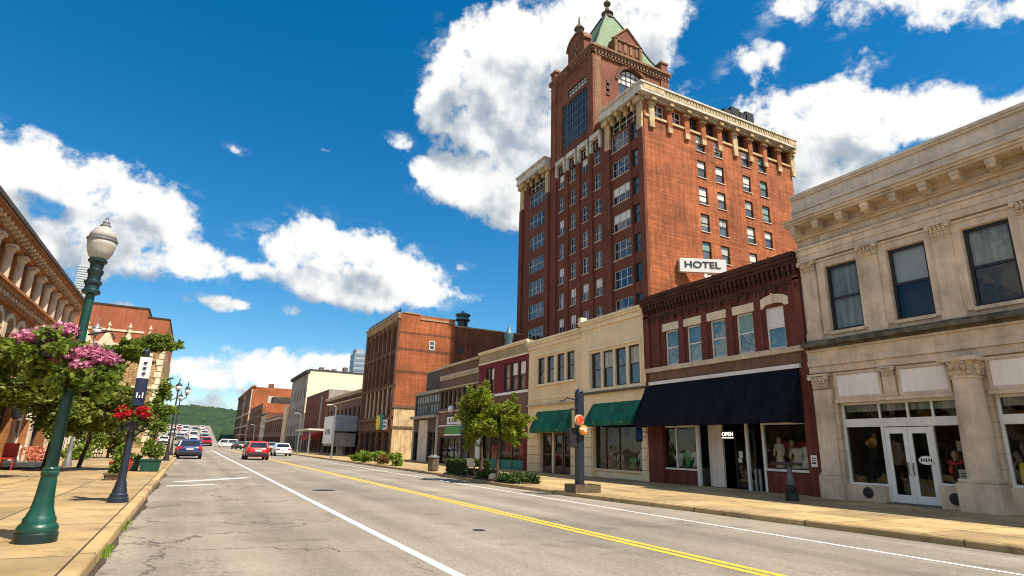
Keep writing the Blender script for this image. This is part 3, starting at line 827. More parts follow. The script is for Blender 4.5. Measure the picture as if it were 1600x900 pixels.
# ---- stone two-storey building, nearest on the right
def stone_building():
    F = FR((XF, 0), (0, 1), (-1, 0))
    u0, u1, zt = -1.5, 13.72, 11.25
    b = thing('stone_building', 'two storey pale limestone building with leafy capitals, bracketed cornice and white double doors', 'building', (XF, 6, ZW))
    wins = [(11.55, 12.72), (9.33, 10.50), (7.10, 8.28), (4.88, 6.05), (2.66, 3.83), (.44, 1.61)]
    holes = [(a, c, 5.80, 8.18) for a, c in wins] + [(9.22, 12.86, .12, 3.30, .45), (4.70, 8.30, .12, 3.30, .45), (.2, 3.8, .12, 3.3, .45)]
    shell(F, b, u0, u1, 0, zt, 17, holes, 'stone_ashlar', 'brick_brown', hd=.28)
    # upper windows : black sashes
    for i, (a, c) in enumerate(wins):
        F.window(b, a, c, 5.80, 8.18, -.13, 'black_frame', 'shop_glass', fw=.085, rails=[6.98],
                 blind=(1.0 if i == 0 else .5 if i in (1, 2) else .35), blindmat=('curtain' if i in (0, 2) else 'blind'))
        mb = MB()   # moulded surround
        F.box(mb, a-.30, a-.02, -.02, .05, 5.72, 8.42); F.box(mb, c+.02, c+.30, -.02, .05, 5.72, 8.42); F.box(mb, a-.02, c+.02, -.02, .05, 8.2, 8.42)
        F.box(mb, a-.34, c+.34, -.02, .09, 8.425, 8.50)
        F.box(mb, a-.02, c+.02, -.1, .08, 5.68, 5.79)
        mb.build('window_surround', 'stone', b)
    # upper pilasters
    for u in (13.32, 11.03, 8.80, 6.58, 4.36, 2.14):
        mb = MB(); w = .27
        F.box(mb, u-w, u+w, -.02, .13, 5.62, 8.10); F.box(mb, u-w-.05, u+w+.05, -.02, .17, 5.52, 5.80); F.box(mb, u-w-.02, u+w+.02, -.02, .16, 8.02, 8.10)
        p = mb.build('pilaster', 'stone', b, bevel=.015)
        mb = MB(); capital(mb, F, u, .12, 8.10, .56, .44, rng); mb.build('capital', 'stone_trim', p)
    cornice(F, b, 'architrave', 'stone', u0, u1, [(8.56, 8.78, .12), (8.785, 9.02, .15), (9.025, 9.10, .20)])
    cornice(F, b, 'cornice', 'stone_trim', u0, u1+.03, [(9.46, 9.54, .12), (9.545, 9.60, .16), (9.885, 9.96, .62), (9.965, 10.06, .68), (10.065, 10.13, .73), (9.60, 9.88, .06)])
    mb = MB()
    k = 0
    u = u1-.25
    while u > u0:
        F.box(mb, u-.13, u+.13, .05, .58, 9.73, 9.88); F.box(mb, u-.11, u+.11, .05, .40, 9.54, 9.735)
        mb.lathe([(.10, -.11), (.10, .11)], F.p(u, .47, 9.68), 12, 'y')
        u -= .92
    mb.build('modillion', 'stone_trim', b)
    cornice(F, b, 'parapet', 'stone_white', u0, u1, [(10.14, 10.58, .14), (10.585, 10.66, .20), (10.665, 11.12, .10), (11.125, 11.20, .19), (11.205, 11.30, .24)])
    # mossy string course and lower entablature
    cornice(F, b, 'string_course', 'stone_moss', u0, u1+.02, [(5.20, 5.28, .22), (5.285, 5.42, .42), (5.425, 5.48, .34)])
    cornice(F, b, 'lower_frieze', 'stone', u0, u1, [(4.60, 4.80, .16), (4.805, 5.12, .12), (5.125, 5.195, .18), (4.36, 4.595, .10)])
    # ground floor pilaster, round columns
    mb = MB()
    F.box(mb, 12.98, 13.66, -.02, .12, .93, 3.78); F.box(mb, 12.90, 13.74, -.02, .20, 0, .86); F.box(mb, 12.93, 13.71, -.02, .17, .865, .95)
    p = mb.build('pilaster', 'stone', b, bevel=.02)
    mb = MB(); capital(mb, F, 13.32, .12, 3.80, .62, .50, rng); mb.build('capital', 'stone_trim', p)
    for u in (8.77, 4.27, -.23):
        mb = MB(); c = F.p(u, .14, 0)
        mb.lathe([(.40, .98), (.395, 1.6), (.375, 2.8), (.345, 3.72), (.38, 3.75), (.38, 3.80)], c, 32)
        p = mb.build('column', 'stone', b, smooth=True, autosm=40)
        mb = MB(); F.box(mb, u-.52, u+.52, -.02, .60, 0, .88); F.box(mb, u-.48, u+.48, -.02, .56, .885, .985)
        mb.build('column_base', 'stone_trim', p, bevel=.02)
        mb = MB()
        for row, (zz, k, rr) in enumerate(((3.82, 10, .37), (3.98, 8, .41))):
            for i in range(k):
                a = 2*math.pi*i/k+row*.3
                q = (c.x+math.cos(a)*rr, c.y+math.sin(a)*rr, zz+.10); mb.ell(q, (.075, .075, .11), 7, 5, .15, rng)
                q = (c.x+math.cos(a)*(rr+.05), c.y+math.sin(a)*(rr+.05), zz+.19); mb.ell(q, (.07, .07, .035), 7, 5, .1, rng)
        mb.lathe([(.35, 3.80), (.37, 4.1), (.44, 4.22)], c, 20)
        F.box(mb, u-.50, u+.50, -.02, .60, 4.22, 4.34)
        mb.build('capital', 'stone_trim', p)
    # shopfront bays
    for (A, B, door) in ((9.22, 12.86, True), (4.70, 8.30, False), (.2, 3.8, False)):
        m = (A+B)/2 if not door else 10.98
        # white panels over the transom and the small pilaster between
        cornice_m = F.bx(b, 'sign_panel', 'panel_white', (A+.10, m-.32, -.02, .035, 3.50, 4.22), (m+.32, B-.10, -.02, .035, 3.50, 4.22))
        mb = MB()
        for (x, y) in ((A+.02, m-.26), (m+.26, B-.02)):
            F.box(mb, x, y, -.02, .07, 4.225, 4.32); F.box(mb, x, y, -.02, .07, 3.40, 3.495); F.box(mb, x, x+.075, -.02, .07, 3.495, 4.225); F.box(mb, y-.075, y, -.02, .07, 3.495, 4.225)
        F.box(mb, A-.02, B+.02, -.02, .10, 3.28, 3.395)
        mb.build('panel_moulding', 'stone_trim', b)
        if door:
            mb = MB(); F.box(mb, m-.2, m+.2, -.02, .10, 3.50, 4.05); F.box(mb, m-.23, m+.23, -.02, .13, 3.40, 3.50)
            p = mb.build('pilaster', 'stone', b); mb = MB(); capital(mb, F, m, .09, 4.03, .40, .30, rng); mb.build('capital', 'stone_trim', p)
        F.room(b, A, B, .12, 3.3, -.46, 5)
        n = -.22
        mb = MB()
        F.box(mb, A+.003, A+.09, n-.05, n+.05, .12, 3.30); F.box(mb, B-.09, B-.003, n-.05, n+.05, .12, 3.30)
        F.box(mb, A+.09, B-.09, n-.05, n+.07, 2.47, 2.74); F.box(mb, A+.09, B-.09, n-.05, n+.05, 3.20, 3.297)
        if door:
            for u in (11.58, 10.70, 9.98): F.box(mb, u-.035, u+.035, n-.04, n+.04, 2.74, 3.20)
            for u in (11.55, 10.08): F.box(mb, u-.05, u+.05, n-.06, n+.06, .12, 2.47)
            F.box(mb, 11.60, B-.09, n-.05, n+.06, .62, .69); F.box(mb, A+.09, 10.03, n-.05, n+.06, .74, .81)
        else:
            for u in (A+1.2, A+2.4): F.box(mb, u-.035, u+.035, n-.04, n+.04, 2.74, 3.20)
            F.box(mb, A+.09, B-.09, n-.05, n+.06, .80, .88)
        mb.build('shopfront_frame', 'white_frame', b, bevel=.008)
        F.glass(b, A+.08, B-.08, 2.74, 3.2, n, 'transom_glass')
        F.bx(b, 'transom_blind', 'curtain', (A+.09, B-.09, n-.13, n-.12, 2.98, 3.2))
        if door:
            F.glass(b, 11.60, B-.09, .69, 2.47, n, 'shop_window'); F.glass(b, A+.09, 10.03, .81, 2.47, n, 'shop_window')
            k = F.bx(b, 'bulkhead', 'stone', (11.60, B-.003, n-.06, .03, .0, .618), (A+.003, 10.03, n-.06, .03, .0, .738))
            for u in (12.15, 9.62):
                v = MB(); v.lathe([(.17, 0), (.17, .02), (.13, .035), (.0, .035)], F.p(u, .03, .40) + Vector((-.0, 0, 0)), 18, 'x')
                for q in v.v[:]: pass
                for i, q in enumerate(v.v): v.v[i] = (2*(XF-.03)-q[0], q[1], q[2])
                v.build('vent', 'iron', k)
            # double doors
            for (x, y, hs) in ((10.82, 11.50, -1), (10.13, 10.81, 1)):
                mb = MB()
                F.box(mb, x, x+.13, n-.03, n+.03, .16, 2.45); F.box(mb, y-.13, y, n-.03, n+.03, .16, 2.45)
                F.box(mb, x+.13, y-.13, n-.03, n+.03, .16, .40); F.box(mb, x+.13, y-.13, n-.03, n+.03, 2.25, 2.45)
                d = mb.build('door', 'white_paint', b, bevel=.008)
                F.glass(d, x+.12, y-.12, .38, 2.27, n, 'glass')
                hb = MB(); hu = y-.07 if hs > 0 else x+.07
                hb.tube([F.p(hu, n+.03, 1.0), F.p(hu, n+.09, 1.02), F.p(hu, n+.09, 1.34), F.p(hu, n+.03, 1.36)], .014, 8); hb.build('handle', 'iron', d)
            F.bx(b, 'threshold', 'stone_moss', (10.08, 11.55, n-.3, .12, .10, .158))
        else:
            F.glass(b, A+.09, B-.09, .88, 2.47, n, 'shop_window')
            F.bx(b, 'bulkhead', 'stone', (A+.003, B-.003, n-.06, .03, .0, .798))
    # oval sticker on the near door leaf
    mb = MB()
    mb.cur = 0; c = F.p(10.34, -.155, 1.45)
    ring = [(c.x, c.y+.23*math.cos(t), c.z+.13*math.sin(t)) for t in [2*math.pi*i/24 for i in range(24)]]
    ring2 = [(c.x-.012, p[1], p[2]) for p in ring]
    mb.rings([ring, ring2])
    st = mb.build('door_sign', 'white_paint', None, loc=tuple(c)); tag(st, 'white oval sign hung on the near leaf of the white double doors', 'sign')
    mb = MB()
    for i in range(5): mb.box(c.x-.018, c.x-.014, c.y-.16+i*.07, c.y-.12+i*.07, c.z-.05+.02*(i % 2), c.z+.05)
    mb.build('lettering', 'text_black', st)
    # pipe on the roof
    pp = MB(); pp.lathe([(.10, 10.65), (.10, 11.72), (.13, 11.74), (.13, 11.85), (.09, 11.9)], (XF+1.6, 6.9, 0), 12)
    tag(pp.build('vent_pipe', 'stone_white', None, loc=(XF+1.6, 6.9, 10.65)), 'short pale vent pipe standing on the roof of the limestone building', 'pipe')
    return F
SF = stone_building()

# ---- red brick shop with navy awning
def red_shop():
    F = FR((XF, 0), (0, 1), (-1, 0)); u0, u1, zt = 13.74, 22.72, 9.0
    b = thing('brick_shop', 'two storey dark red brick shop with wide navy awning and five cream lintels', 'building', (XF, 18.2, ZW))
    cs = [20.80, 19.36, 17.93, 16.49, 15.03]
    holes = [(c-.42, c+.42, 5.50, 7.15) for c in cs] + [(14.22, 22.05, .0, 4.55, .5)]
    shell(F, b, u0, u1, 0, zt, 15, holes, 'brick_red', 'brick_red', hd=.16)
    for i, c in enumerate(cs):
        F.window(b, c-.42, c+.42, 5.50, 7.15, -.10, 'white_frame', ('pane_teal' if i != 3 else 'pane_teal'), fw=.06, rails=[6.33],
                 blind=(.48 if i in (3, 4) else 0), blindmat=('blind' if i == 4 else 'blind_teal'))
        mb = MB()
        if i < 4: F.box(mb, c-.56, c+.56, -.02, .06, 7.16, 7.52)
        else:
            F.archband(mb, c-.50, c+.50, 7.14, .16, .36, -.02, .06, 10)
            F.box(mb, c-.04, c+.04, .05, .10, 7.28, 7.70)
        mb.build('lintel', 'stone_light', b)
        if i == 4:
            f = MB(); F.arch(f, c-.42, c+.42, 7.30, .15, -.08, -.1, 8); f.build('arch_head', 'brick_red', b)
    # brick strips between windows
    mb = MB()
    for c in [21.75]+[(cs[i]+cs[i+1])/2 for i in range(4)]+[14.15]: F.box(mb, c-.16, c+.16, -.02, .07, 5.48, 7.86)
    F.box(mb, 22.3, 22.70, -.02, .10, 5.48, 8.2); F.box(mb, 13.76, 14.05, -.02, .10, 5.48, 8.2)
    mb.build('brick_strip', 'brick_red', b)
    # corbelled cornice
    mb = MB()
    for z0, z1, n in ((7.90, 8.0, .06), (8.005, 8.08, .10), (8.62, 8.74, .22), (8.745, 8.90, .30), (8.905, 9.06, .36)): F.box(mb, u0, u1, -.02, n, z0, z1)
    u = u0+.08; k = 0
    while u < u1-.1:
        F.box(mb, u, u+.12, -.02, .20, 8.36, 8.62); F.box(mb, u+.02, u+.10, -.02, .14, 8.20, 8.355)
        if k % 2 == 0: F.box(mb, u+.03, u+.16, -.02, .12, 7.70, 7.895)
        u += .235; k += 1
    mb.build('cornice', 'brick_red_dark', b)
    F.bx(b, 'sill_course', 'stone_trim', (u0+.1, u1-.02, -.02, .12, 5.26, 5.47))
    F.bx(b, 'brick_band', 'brick_brown', (u0+.3, u1-.3, -.02, .03, 4.80, 5.255))
    F.bx(b, 'flashing', 'white_frame', (u0+.36, u1-.3, -.02, .12, 4.64, 4.795))
    # ground floor recess
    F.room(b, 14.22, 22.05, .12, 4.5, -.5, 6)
    n = -.2
    F.bx(b, 'brick_pier', 'brick_red', (21.70, 22.05, -.45, -.01, 0, 4.5), )
    F.bx(b, 'fascia', 'dark_frame', (14.22, 21.70, n-.06, n+.06, 2.72, 4.54))
    # far display window
    F.bx(b, 'bulkhead', 'brick_red', (19.72, 21.698, n-.2, n+.05, 0, .74), )
    F.bx(b, 'bulkhead', 'brick_red', (14.222, 16.14, n-.2, n+.05, 0, .90), )
    F.bx(b, 'window_sill', 'white_frame', (19.72, 21.698, n-.05, n+.10, .745, .82))
    F.bx(b, 'window_sill', 'white_frame', (14.222, 16.2, n-.05, n+.12, .905, .99))
    F.bx(b, 'shopfront_frame', 'white_frame', (19.58, 19.72, n-.06, n+.08, .0, 2.715), (20.95, 21.02, n-.04, n+.04, .82, 2.715), (19.72, 21.698, n-.04, n+.04, 2.60, 2.715))
    F.bx(b, 'shopfront_frame', 'white_frame', (16.14, 16.25, n-.05, n+.06, .0, 2.715), (14.222, 16.14, n-.04, n+.04, 2.62, 2.715), (16.95, 17.06, n-.06, n+.05, 0, 2.715))
    F.glass(b, 19.72, 21.69, .82, 2.6, n, 'shop_window'); F.glass(b, 14.23, 16.14, .99, 2.62, n, 'shop_window')
    F.bx(b, 'cream_panel', 'panel_white', (18.75, 19.55, n-.6, n-.5, .12, 2.71))
    F.bx(b, 'door', 'black_paint', (17.3, 17.42, n-.9, n-.82, .12, 2.5), (18.28, 18.4, n-.9, n-.82, .12, 2.5), (17.42, 18.28, n-.9, n-.82, .12, .4), (17.42, 18.28, n-.9, n-.82, 2.38, 2.5))
    F.glass(b, 17.42, 18.28, .4, 2.38, n-.86, 'door_glass')
    F.bx(b, 'steel_post', 'steel', (16.42, 16.50, n+.0, n+.08, .12, .95), (16.62, 16.70, n+.0, n+.08, .12, .95))
    # awning
    a = thing('awning', 'wide navy canvas awning sloping over the red brick shopfront', 'awning', (XF, 18.2, 2.6))
    def awning(root, ua, ub, ztop, zbot, out, val, mat, frame='iron', ends=True, n0=.13):
        mb = MB(); N = 26
        top = []; bot = []; vl = []
        for i in range(N+1):
            u = ua+(ub-ua)*i/N; w = .022*math.sin(i*2.1)+.016*math.sin(i*.9)
            top.append((u, n0, ztop)); bot.append((u, n0+out+w, zbot+w*.5)); vl.append((u, n0+out+w*1.6, zbot-val))
        mid = [((a_[0]), (a_[1]+b_[1])/2-.03-.02*math.cos(a_[0]*4.2), (a_[2]+b_[2])/2-.03-.02*math.cos(a_[0]*4.2)) for a_, b_ in zip(top, bot)]
        rows = [top, mid, bot, vl]
        for r0, r1 in zip(rows[:-1], rows[1:]):
            for i in range(N):
                mb.poly([F.p(*r0[i]), F.p(*r0[i+1]), F.p(*r1[i+1]), F.p(*r1[i])])
        c = mb.build('canopy', mat, root)
        sd = c.modifiers.new('solid', 'SOLIDIFY'); sd.thickness = .012
        sm_ = MB(); k_ = max(2, int((ub-ua)/1.15))
        for i in range(1, k_):
            j = round(N*i/k_); sm_.tube([F.p(*top[j]), F.p(*mid[j]), F.p(*bot[j]), F.p(*vl[j])], .011, 5)
        sm_.build('seam', mat, root)
        if ends:
            for u in (ua, ub):
                e = MB(); s2 = .006 if u == ub else -.006
                e.poly([F.p(u+s2, n0, ztop-.02), F.p(u+s2, n0+out-.01, zbot), F.p(u+s2, n0+out-.01, zbot-val), F.p(u+s2, n0, zbot-val)])
                o = e.build('end_panel', mat, root); sd = o.modifiers.new('solid', 'SOLIDIFY'); sd.thickness = .008
        fr = MB()
        for u in (ua+.05, (ua+ub)/2, ub-.05):
            fr.tube([F.p(u, n0, zbot-val*.3), F.p(u, n0+out-.03, zbot-val*.3)], .018, 6)
        fr.tube([F.p(ua+.03, n0+out-.04, zbot-val*.3), F.p(ub-.03, n0+out-.04, zbot-val*.3)], .018, 6)
        fr.build('frame', frame, root)
    awning(a, 14.12, 22.62, 4.60, 2.92, .82, .30, 'awning_navy')
    # OPEN sign over the door
    s_ = thing('open_sign', 'small lit sign with white letters hanging over the dark shop doorway', 'sign', tuple(F.p(18.37, n-.45, 2.1)))
    F.bx(s_, 'board', 'black_paint', (18.02, 18.72, n-.46, n-.42, 2.10, 2.44))
    text_obj('lettering', 'OPEN', .24, 'neon_white', s_, F.p(18.37, n-.415, 2.30), (0, -1, 0), (0, 0, 1), .004)
    F.bx(s_, 'underline', 'neon_white', (18.05, 18.69, n-.418, n-.412, 2.14, 2.165))
    # papers
    pz = F.bx(None, 'notice', 'white_paint', (13.86, 14.10, .0, .012, 1.12, 1.52)); 
    tag(pz, 'white paper notice fixed to the red brick pier beside the shop window', 'notice')
    F.bx(pz, 'lettering', 'text_black', (13.90, 14.06, .012, .016, 1.4, 1.43), (13.90, 14.05, .012, .016, 1.33, 1.35), (13.91, 14.06, .012, .016, 1.22, 1.28))
    pz = F.bx(None, 'notice', 'white_paint', (18.0, 18.2, n-.84, n-.83, 1.35, 1.62), (18.05, 18.25, n-.838, n-.828, 1.15, 1.33))
    tag(pz, 'pair of white paper notices on the dark glass shop door under the navy awning', 'notice')
    return F, awning
RF, awning = red_shop()
brick('brick_red_plain', (.22, .06, .035), (.18, .045, .03), (.16, .08, .06), .24, .08, .014, .25, .3, .2)
plain('brick_red_dark', (.075, .028, .018), .9, .4, 1.5, streak=.4, bmp=.6)
plain('tower_pink', (.55, .38, .32), .8, .1, .1)
plain('vent_blue', (.10, .19, .22), .5, .3, 3, metal=.3)
plain('marquee_grey', (.30, .33, .37), .5, .15, .7)

# ---- two cream shops with green awnings
def cream_shop(near):
    F = FR((XF, 0), (0, 1), (-1, 0))
    if near:
        u0, u1, zt = 22.74, 28.38, 8.75
        b = thing('cream_shop', 'taller cream painted shop beside the red brick one, green awning over one big display window', 'building', (XF, 25.5, ZW))
        ws = [(23.15, 24.10), (24.26, 25.21), (25.37, 26.32), (26.48, 27.43)]; z0, z1 = 4.86, 6.86
        holes = [(23.12, 27.46, z0, z1, .22), (23.20, 27.30, .12, 2.9, .4)]
    else:
        u0, u1, zt = 28.40, 34.62, 8.45
        b = thing('cream_shop', 'lower cream painted shop beside the maroon front, green awning over brown doors', 'building', (XF, 31.5, ZW))
        ws = [(29.08, 29.98), (30.20, 31.10), (31.40, 32.30), (32.55, 33.45)]; z0, z1 = 5.58, 7.30
        holes = [(a, c, z0, z1, .22) for a, c in ws] + [(29.50, 33.0, .12, 2.7, .5)]
    shell(F, b, u0, u1, 0, zt, 14, holes, 'cream_light' if near else 'cream', 'cream', hd=.2)
    for i, (a, c) in enumerate(ws):
        F.window(b, a+.02, c-.02, z0+.02, z1-.02, -.14, 'dark_frame', 'pane_dark', fw=.06, rails=[z0+(z1-z0)*.52], blind=(.5 if near and i % 2 == 0 else .0), blindmat='curtain')
    if near:
        F.bx(b, 'mullion', 'cream_trim', *[((ws[i][1]+.0), ws[i+1][0]-.0, -.2, .0, z0, z1) for i in range(3)])
        F.bx(b, 'ledge', 'stone_moss', (u0+.02, u1-.02, -.02, .16, 4.55, 4.66))
        F.bx(b, 'moulding', 'cream_trim', (u0, u1, -.02, .08, 4.665, 4.80), (22.98, 23.10, -.02, .07, 4.81, 7.0), (27.47, 27.6, -.02, .07, 4.81, 7.0), (22.98, 27.6, -.02, .075, 7.003, 7.12))
        cornice(F, b, 'cornice', 'cream_trim', u0, u1, [(8.30, 8.38, .10), (8.385, 8.56, .06), (8.565, 8.68, .18), (8.685, 8.80, .26)])
        F.bx(b, 'finial', 'cream_trim', (u1-.3, u1-.02, -.2, .20, 8.81, 9.1))
    else:
        F.bx(b, 'window_sill', 'cream_trim', (28.9, 33.6, -.02, .12, 5.44, 5.56))
        F.bx(b, 'moulding', 'cream_trim', (28.7, 33.9, -.02, .06, 7.45, 7.55), (28.7, 28.8, -.02, .05, 4.7, 7.447), (33.8, 33.9, -.02, .05, 4.7, 7.447), (28.7, 33.9, -.02, .07, 4.6, 4.697))
        cornice(F, b, 'cornice', 'cream_trim', u0, u1, [(7.98, 8.06, .10), (8.065, 8.22, .06), (8.225, 8.36, .18), (8.365, 8.50, .28)])
        F.bx(b, 'ledge', 'stone_trim', (u0+.3, u1-.1, -.02, .16, 4.20, 4.30))
    # rusticated piers
    mb = MB()
    for (a, c) in (((22.78, 23.14), (27.36, 28.36)) if near else ((28.42, 29.42), (33.1, 34.5))):
        for k in range(5): F.box(mb, a, c, -.02, .07, .12+k*.52, .12+k*.52+.47)
    mb.build('pier', 'cream_trim' if near else 'cream', b, bevel=.01)
    n = -.25
    if near:
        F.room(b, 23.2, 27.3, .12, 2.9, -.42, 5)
        F.bx(b, 'bulkhead', 'cream_trim', (23.203, 27.297, n-.1, n+.12, .0, .46)); F.bx(b, 'window_sill', 'cream_light', (23.203, 27.297, n-.05, n+.2, .463, .56))
        F.bx(b, 'shopfront_frame', 'dark_frame', (23.203, 23.30, n-.04, n+.04, .56, 2.9), (27.2, 27.297, n-.04, n+.04, .56, 2.9), (25.2, 25.28, n-.04, n+.04, .56, 2.9), (26.35, 26.40, n-.04, n+.04, .56, 2.9), (23.3, 27.2, n-.04, n+.04, 2.8, 2.897))
        F.glass(b, 23.3, 27.2, .56, 2.8, n, 'shop_window')
        a = thing('awning', 'green canvas awning over the big display window, nearer of the two green ones', 'awning', (XF, 25.3, 2.7))
        awning(a, 23.16, 27.2, 4.0, 2.98, .70, .22, 'awning_green', 'cream_trim', n0=.02)
    else:
        F.room(b, 29.5, 33.0, .12, 2.7, -.52, 3)
        mb = MB()
        for (x, y) in ((29.52, 30.55), (30.62, 31.6), (31.85, 32.98)):
            F.box(mb, x, x+.14, n-.04, n+.04, .14, 2.5); F.box(mb, y-.14, y, n-.04, n+.04, .14, 2.5); F.box(mb, x+.14, y-.14, n-.04, n+.04, .14, .5); F.box(mb, x+.14, y-.14, n-.04, n+.04, 2.3, 2.5); F.box(mb, x+.14, y-.14, n-.035, n+.035, 1.15, 1.25)
        mb.build('door', 'brown_door', b)
        F.bx(b, 'shopfront_frame', 'cream_trim', (31.64, 31.82, n-.06, n+.08, .12, 2.7), (29.503, 32.997, n-.05, n+.05, 2.51, 2.697))
        F.glass(b, 29.53, 32.97, .2, 2.5, n-.02, 'door_glass')
        a = thing('awning', 'green canvas awning over the brown double doors, farther of the two green ones', 'awning', (XF, 31.5, 2.4))
        awning(a, 29.4, 33.4, 3.82, 2.72, .55, .24, 'awning_green', 'cream_trim', n0=.02)
cream_shop(True); cream_shop(False)

# ---- maroon, brown and dark fronts
def maroon():
    F = FR((XF, 0), (0, 1), (-1, 0)); u0, u1, zt = 34.64, 42.66, 8.78
    b = thing('maroon_shop', 'maroon brick shop with tan parapet, paired and triple windows, next to the cream fronts', 'building', (XF, 38.6, ZW))
    tri = [(35.05, 36.0), (36.2, 37.15), (37.35, 38.3)]; pair = [(39.95, 40.6), (40.75, 41.4)]
    holes = [(a, c, 5.45, 7.45) for a, c in tri+pair] + [(35.2, 42.3, .12, 2.7, .4)]
    shell(F, b, u0, u1, 0, zt, 15, holes, 'brick_maroon', 'tan', hd=.18)
    for a, c in tri+pair:
        F.window(b, a, c, 5.45, 7.45, -.12, 'dark_frame', 'pane_sky', fw=.07, rails=[6.4], blind=.45 if a in (36.2, 35.05, 39.95) else 0)
        m = MB(); F.arch(m, a, c, 7.45, .18, -.06, -.12, 8); m.build('arch_head', 'brick_maroon', b)
    F.bx(b, 'parapet_band', 'tan', (u0, u1, -.02, .04, 7.92, 8.60)); cornice(F, b, 'cornice', 'cream_trim', u0, u1, [(7.80, 7.915, .10), (8.605, 8.70, .12), (8.705, 8.82, .2)])
    F.bx(b, 'belt_course', 'white_paint', (u0, u1, -.02, .08, 5.20, 5.38))
    F.bx(b, 'brick_band', 'brick_brown', (u0, u1, -.02, .03, 2.72, 5.195))
    F.bx(b, 'belt_course', 'cream_trim', (u0, u1, -.02, .06, 3.30, 3.38))
    n = -.2; F.room(b, 35.2, 42.3, .12, 2.7, -.42, 4)
    F.bx(b, 'shopfront_frame', 'dark_frame', *[(u, u+.12, n-.05, n+.05, .12, 2.697) for u in (35.205, 37.0, 38.8, 40.5, 42.17)], (35.33, 42.16, n-.045, n+.045, 2.58, 2.695))
    F.bx(b, 'bulkhead', 'sign_teal', (35.33, 42.16, n-.1, n+.02, .0, .72))
    F.bx(b, 'shop_display', 'display_red', (35.6, 37.2, n-.7, n-.6, .8, 1.9), (38.0, 39.6, n-.8, n-.7, .9, 2.1), (40.2, 41.4, n-.7, n-.6, .8, 1.7))
    F.glass(b, 35.33, 42.16, .72, 2.58, n, 'shop_window')
    F.bx(b, 'pilaster', 'white_frame', (41.9, 42.6, -.02, .12, 0, 2.7))
maroon()
def brown():
    F = FR((XF, 0), (0, 1), (-1, 0)); u0, u1, zt = 42.68, 51.0, 8.55
    b = thing('brown_shop', 'brown panelled two storey shop with pale cornice bands, between the maroon and dark glass fronts', 'building', (XF, 46.8, ZW))
    ws = [(42.95+i*1.0, 42.95+i*1.0+.86) for i in range(8)]
    holes = [(a, c, 4.75, 6.35) for a, c in ws] + [(43.0, 50.6, .12, 2.35, .4)]
    shell(F, b, u0, u1, 0, zt, 15, holes, 'brick_brown', 'tan', hd=.18)
    for i, (a, c) in enumerate(ws): F.window(b, a, c, 4.75, 6.35, -.12, 'dark_frame', 'pane_dark' if i > 1 else 'pane_sky', fw=.07, rails=[5.2])
    cornice(F, b, 'cornice', 'tan_strip', u0, u1, [(7.30, 7.45, .08), (7.455, 7.72, .12), (8.40, 8.60, .18), (6.45, 6.58, .08)])
    F.bx(b, 'belt_course', 'tan_strip', (u0, u1, -.02, .08, 4.42, 4.56)); F.bx(b, 'belt_course', 'white_paint', (u0, u1, -.02, .06, 3.22, 3.32))
    n = -.2; F.room(b, 43.0, 50.6, .12, 2.35, -.42, 4)
    F.bx(b, 'shopfront_frame', 'black_frame', *[(u, u+.1, n-.05, n+.05, .12, 2.347) for u in (43.005, 44.5, 46.0, 47.5, 49.0, 50.49)], (43.11, 50.48, n-.045, n+.045, 2.2, 2.345))
    F.glass(b, 43.11, 50.48, .2, 2.2, n, 'shop_window')
    F.bx(b, 'window_poster', 'cloth_blue', (44.7, 45.8, n-.16, n-.15, .6, 2.0), (46.2, 47.2, n-.16, n-.15, .5, 2.1), (47.7, 48.8, n-.16, n-.15, .6, 1.6))
    # signs
    s = thing('shop_sign', 'white shop sign with black lettering fixed above the green and blue sign', 'sign', tuple(F.p(46.6, .15, 3.45)))
    F.bx(s, 'board', 'white_paint', (44.4, 48.6, .09, .17, 3.36, 3.98)); F.bx(s, 'lettering', 'text_black', *[(46.1+i*.36, 46.1+i*.36+w_, .17, .18, 3.48+.04*(i%2), 3.86) for i, w_ in enumerate((.12, .26, .1, .2, .1, .24))])
    s = thing('shop_sign', 'green strip sign with round blue emblem over the dark blue shop windows', 'sign', tuple(F.p(46.6, .15, 2.5)))
    F.bx(s, 'board', 'sign_green', (45.6, 48.9, .07, .15, 2.58, 3.18)); F.bx(s, 'strip', 'panel_white', (45.6, 49.2, .07, .16, 2.42, 2.56))
    F.bx(s, 'emblem_board', 'sign_blue', (43.9, 45.4, .07, .20, 2.40, 3.28))
    mb = MB(); mb.box(XF-.215, XF-.203, 44.5, 44.62, 2.55, 3.1); mb.box(XF-.215, XF-.203, 44.75, 44.87, 2.55, 3.0); mb.build('emblem', 'white_paint', s)
    g = thing('globe_light', 'white globe wall light above the white sign on the brown shop', 'lamp', tuple(F.p(47.4, .3, 4.0)))
    mb = MB(); mb.ell(F.p(47.4, .35, 4.62), (.26, .26, .3), 14, 10); mb.build('globe', 'globe_white', g, smooth=True)
    mb = MB(); mb.tube([F.p(47.4, .03, 4.2), F.p(47.4, .35, 4.15), F.p(47.4, .35, 4.35)], .05, 8); mb.build('bracket', 'steel', g)
brown()
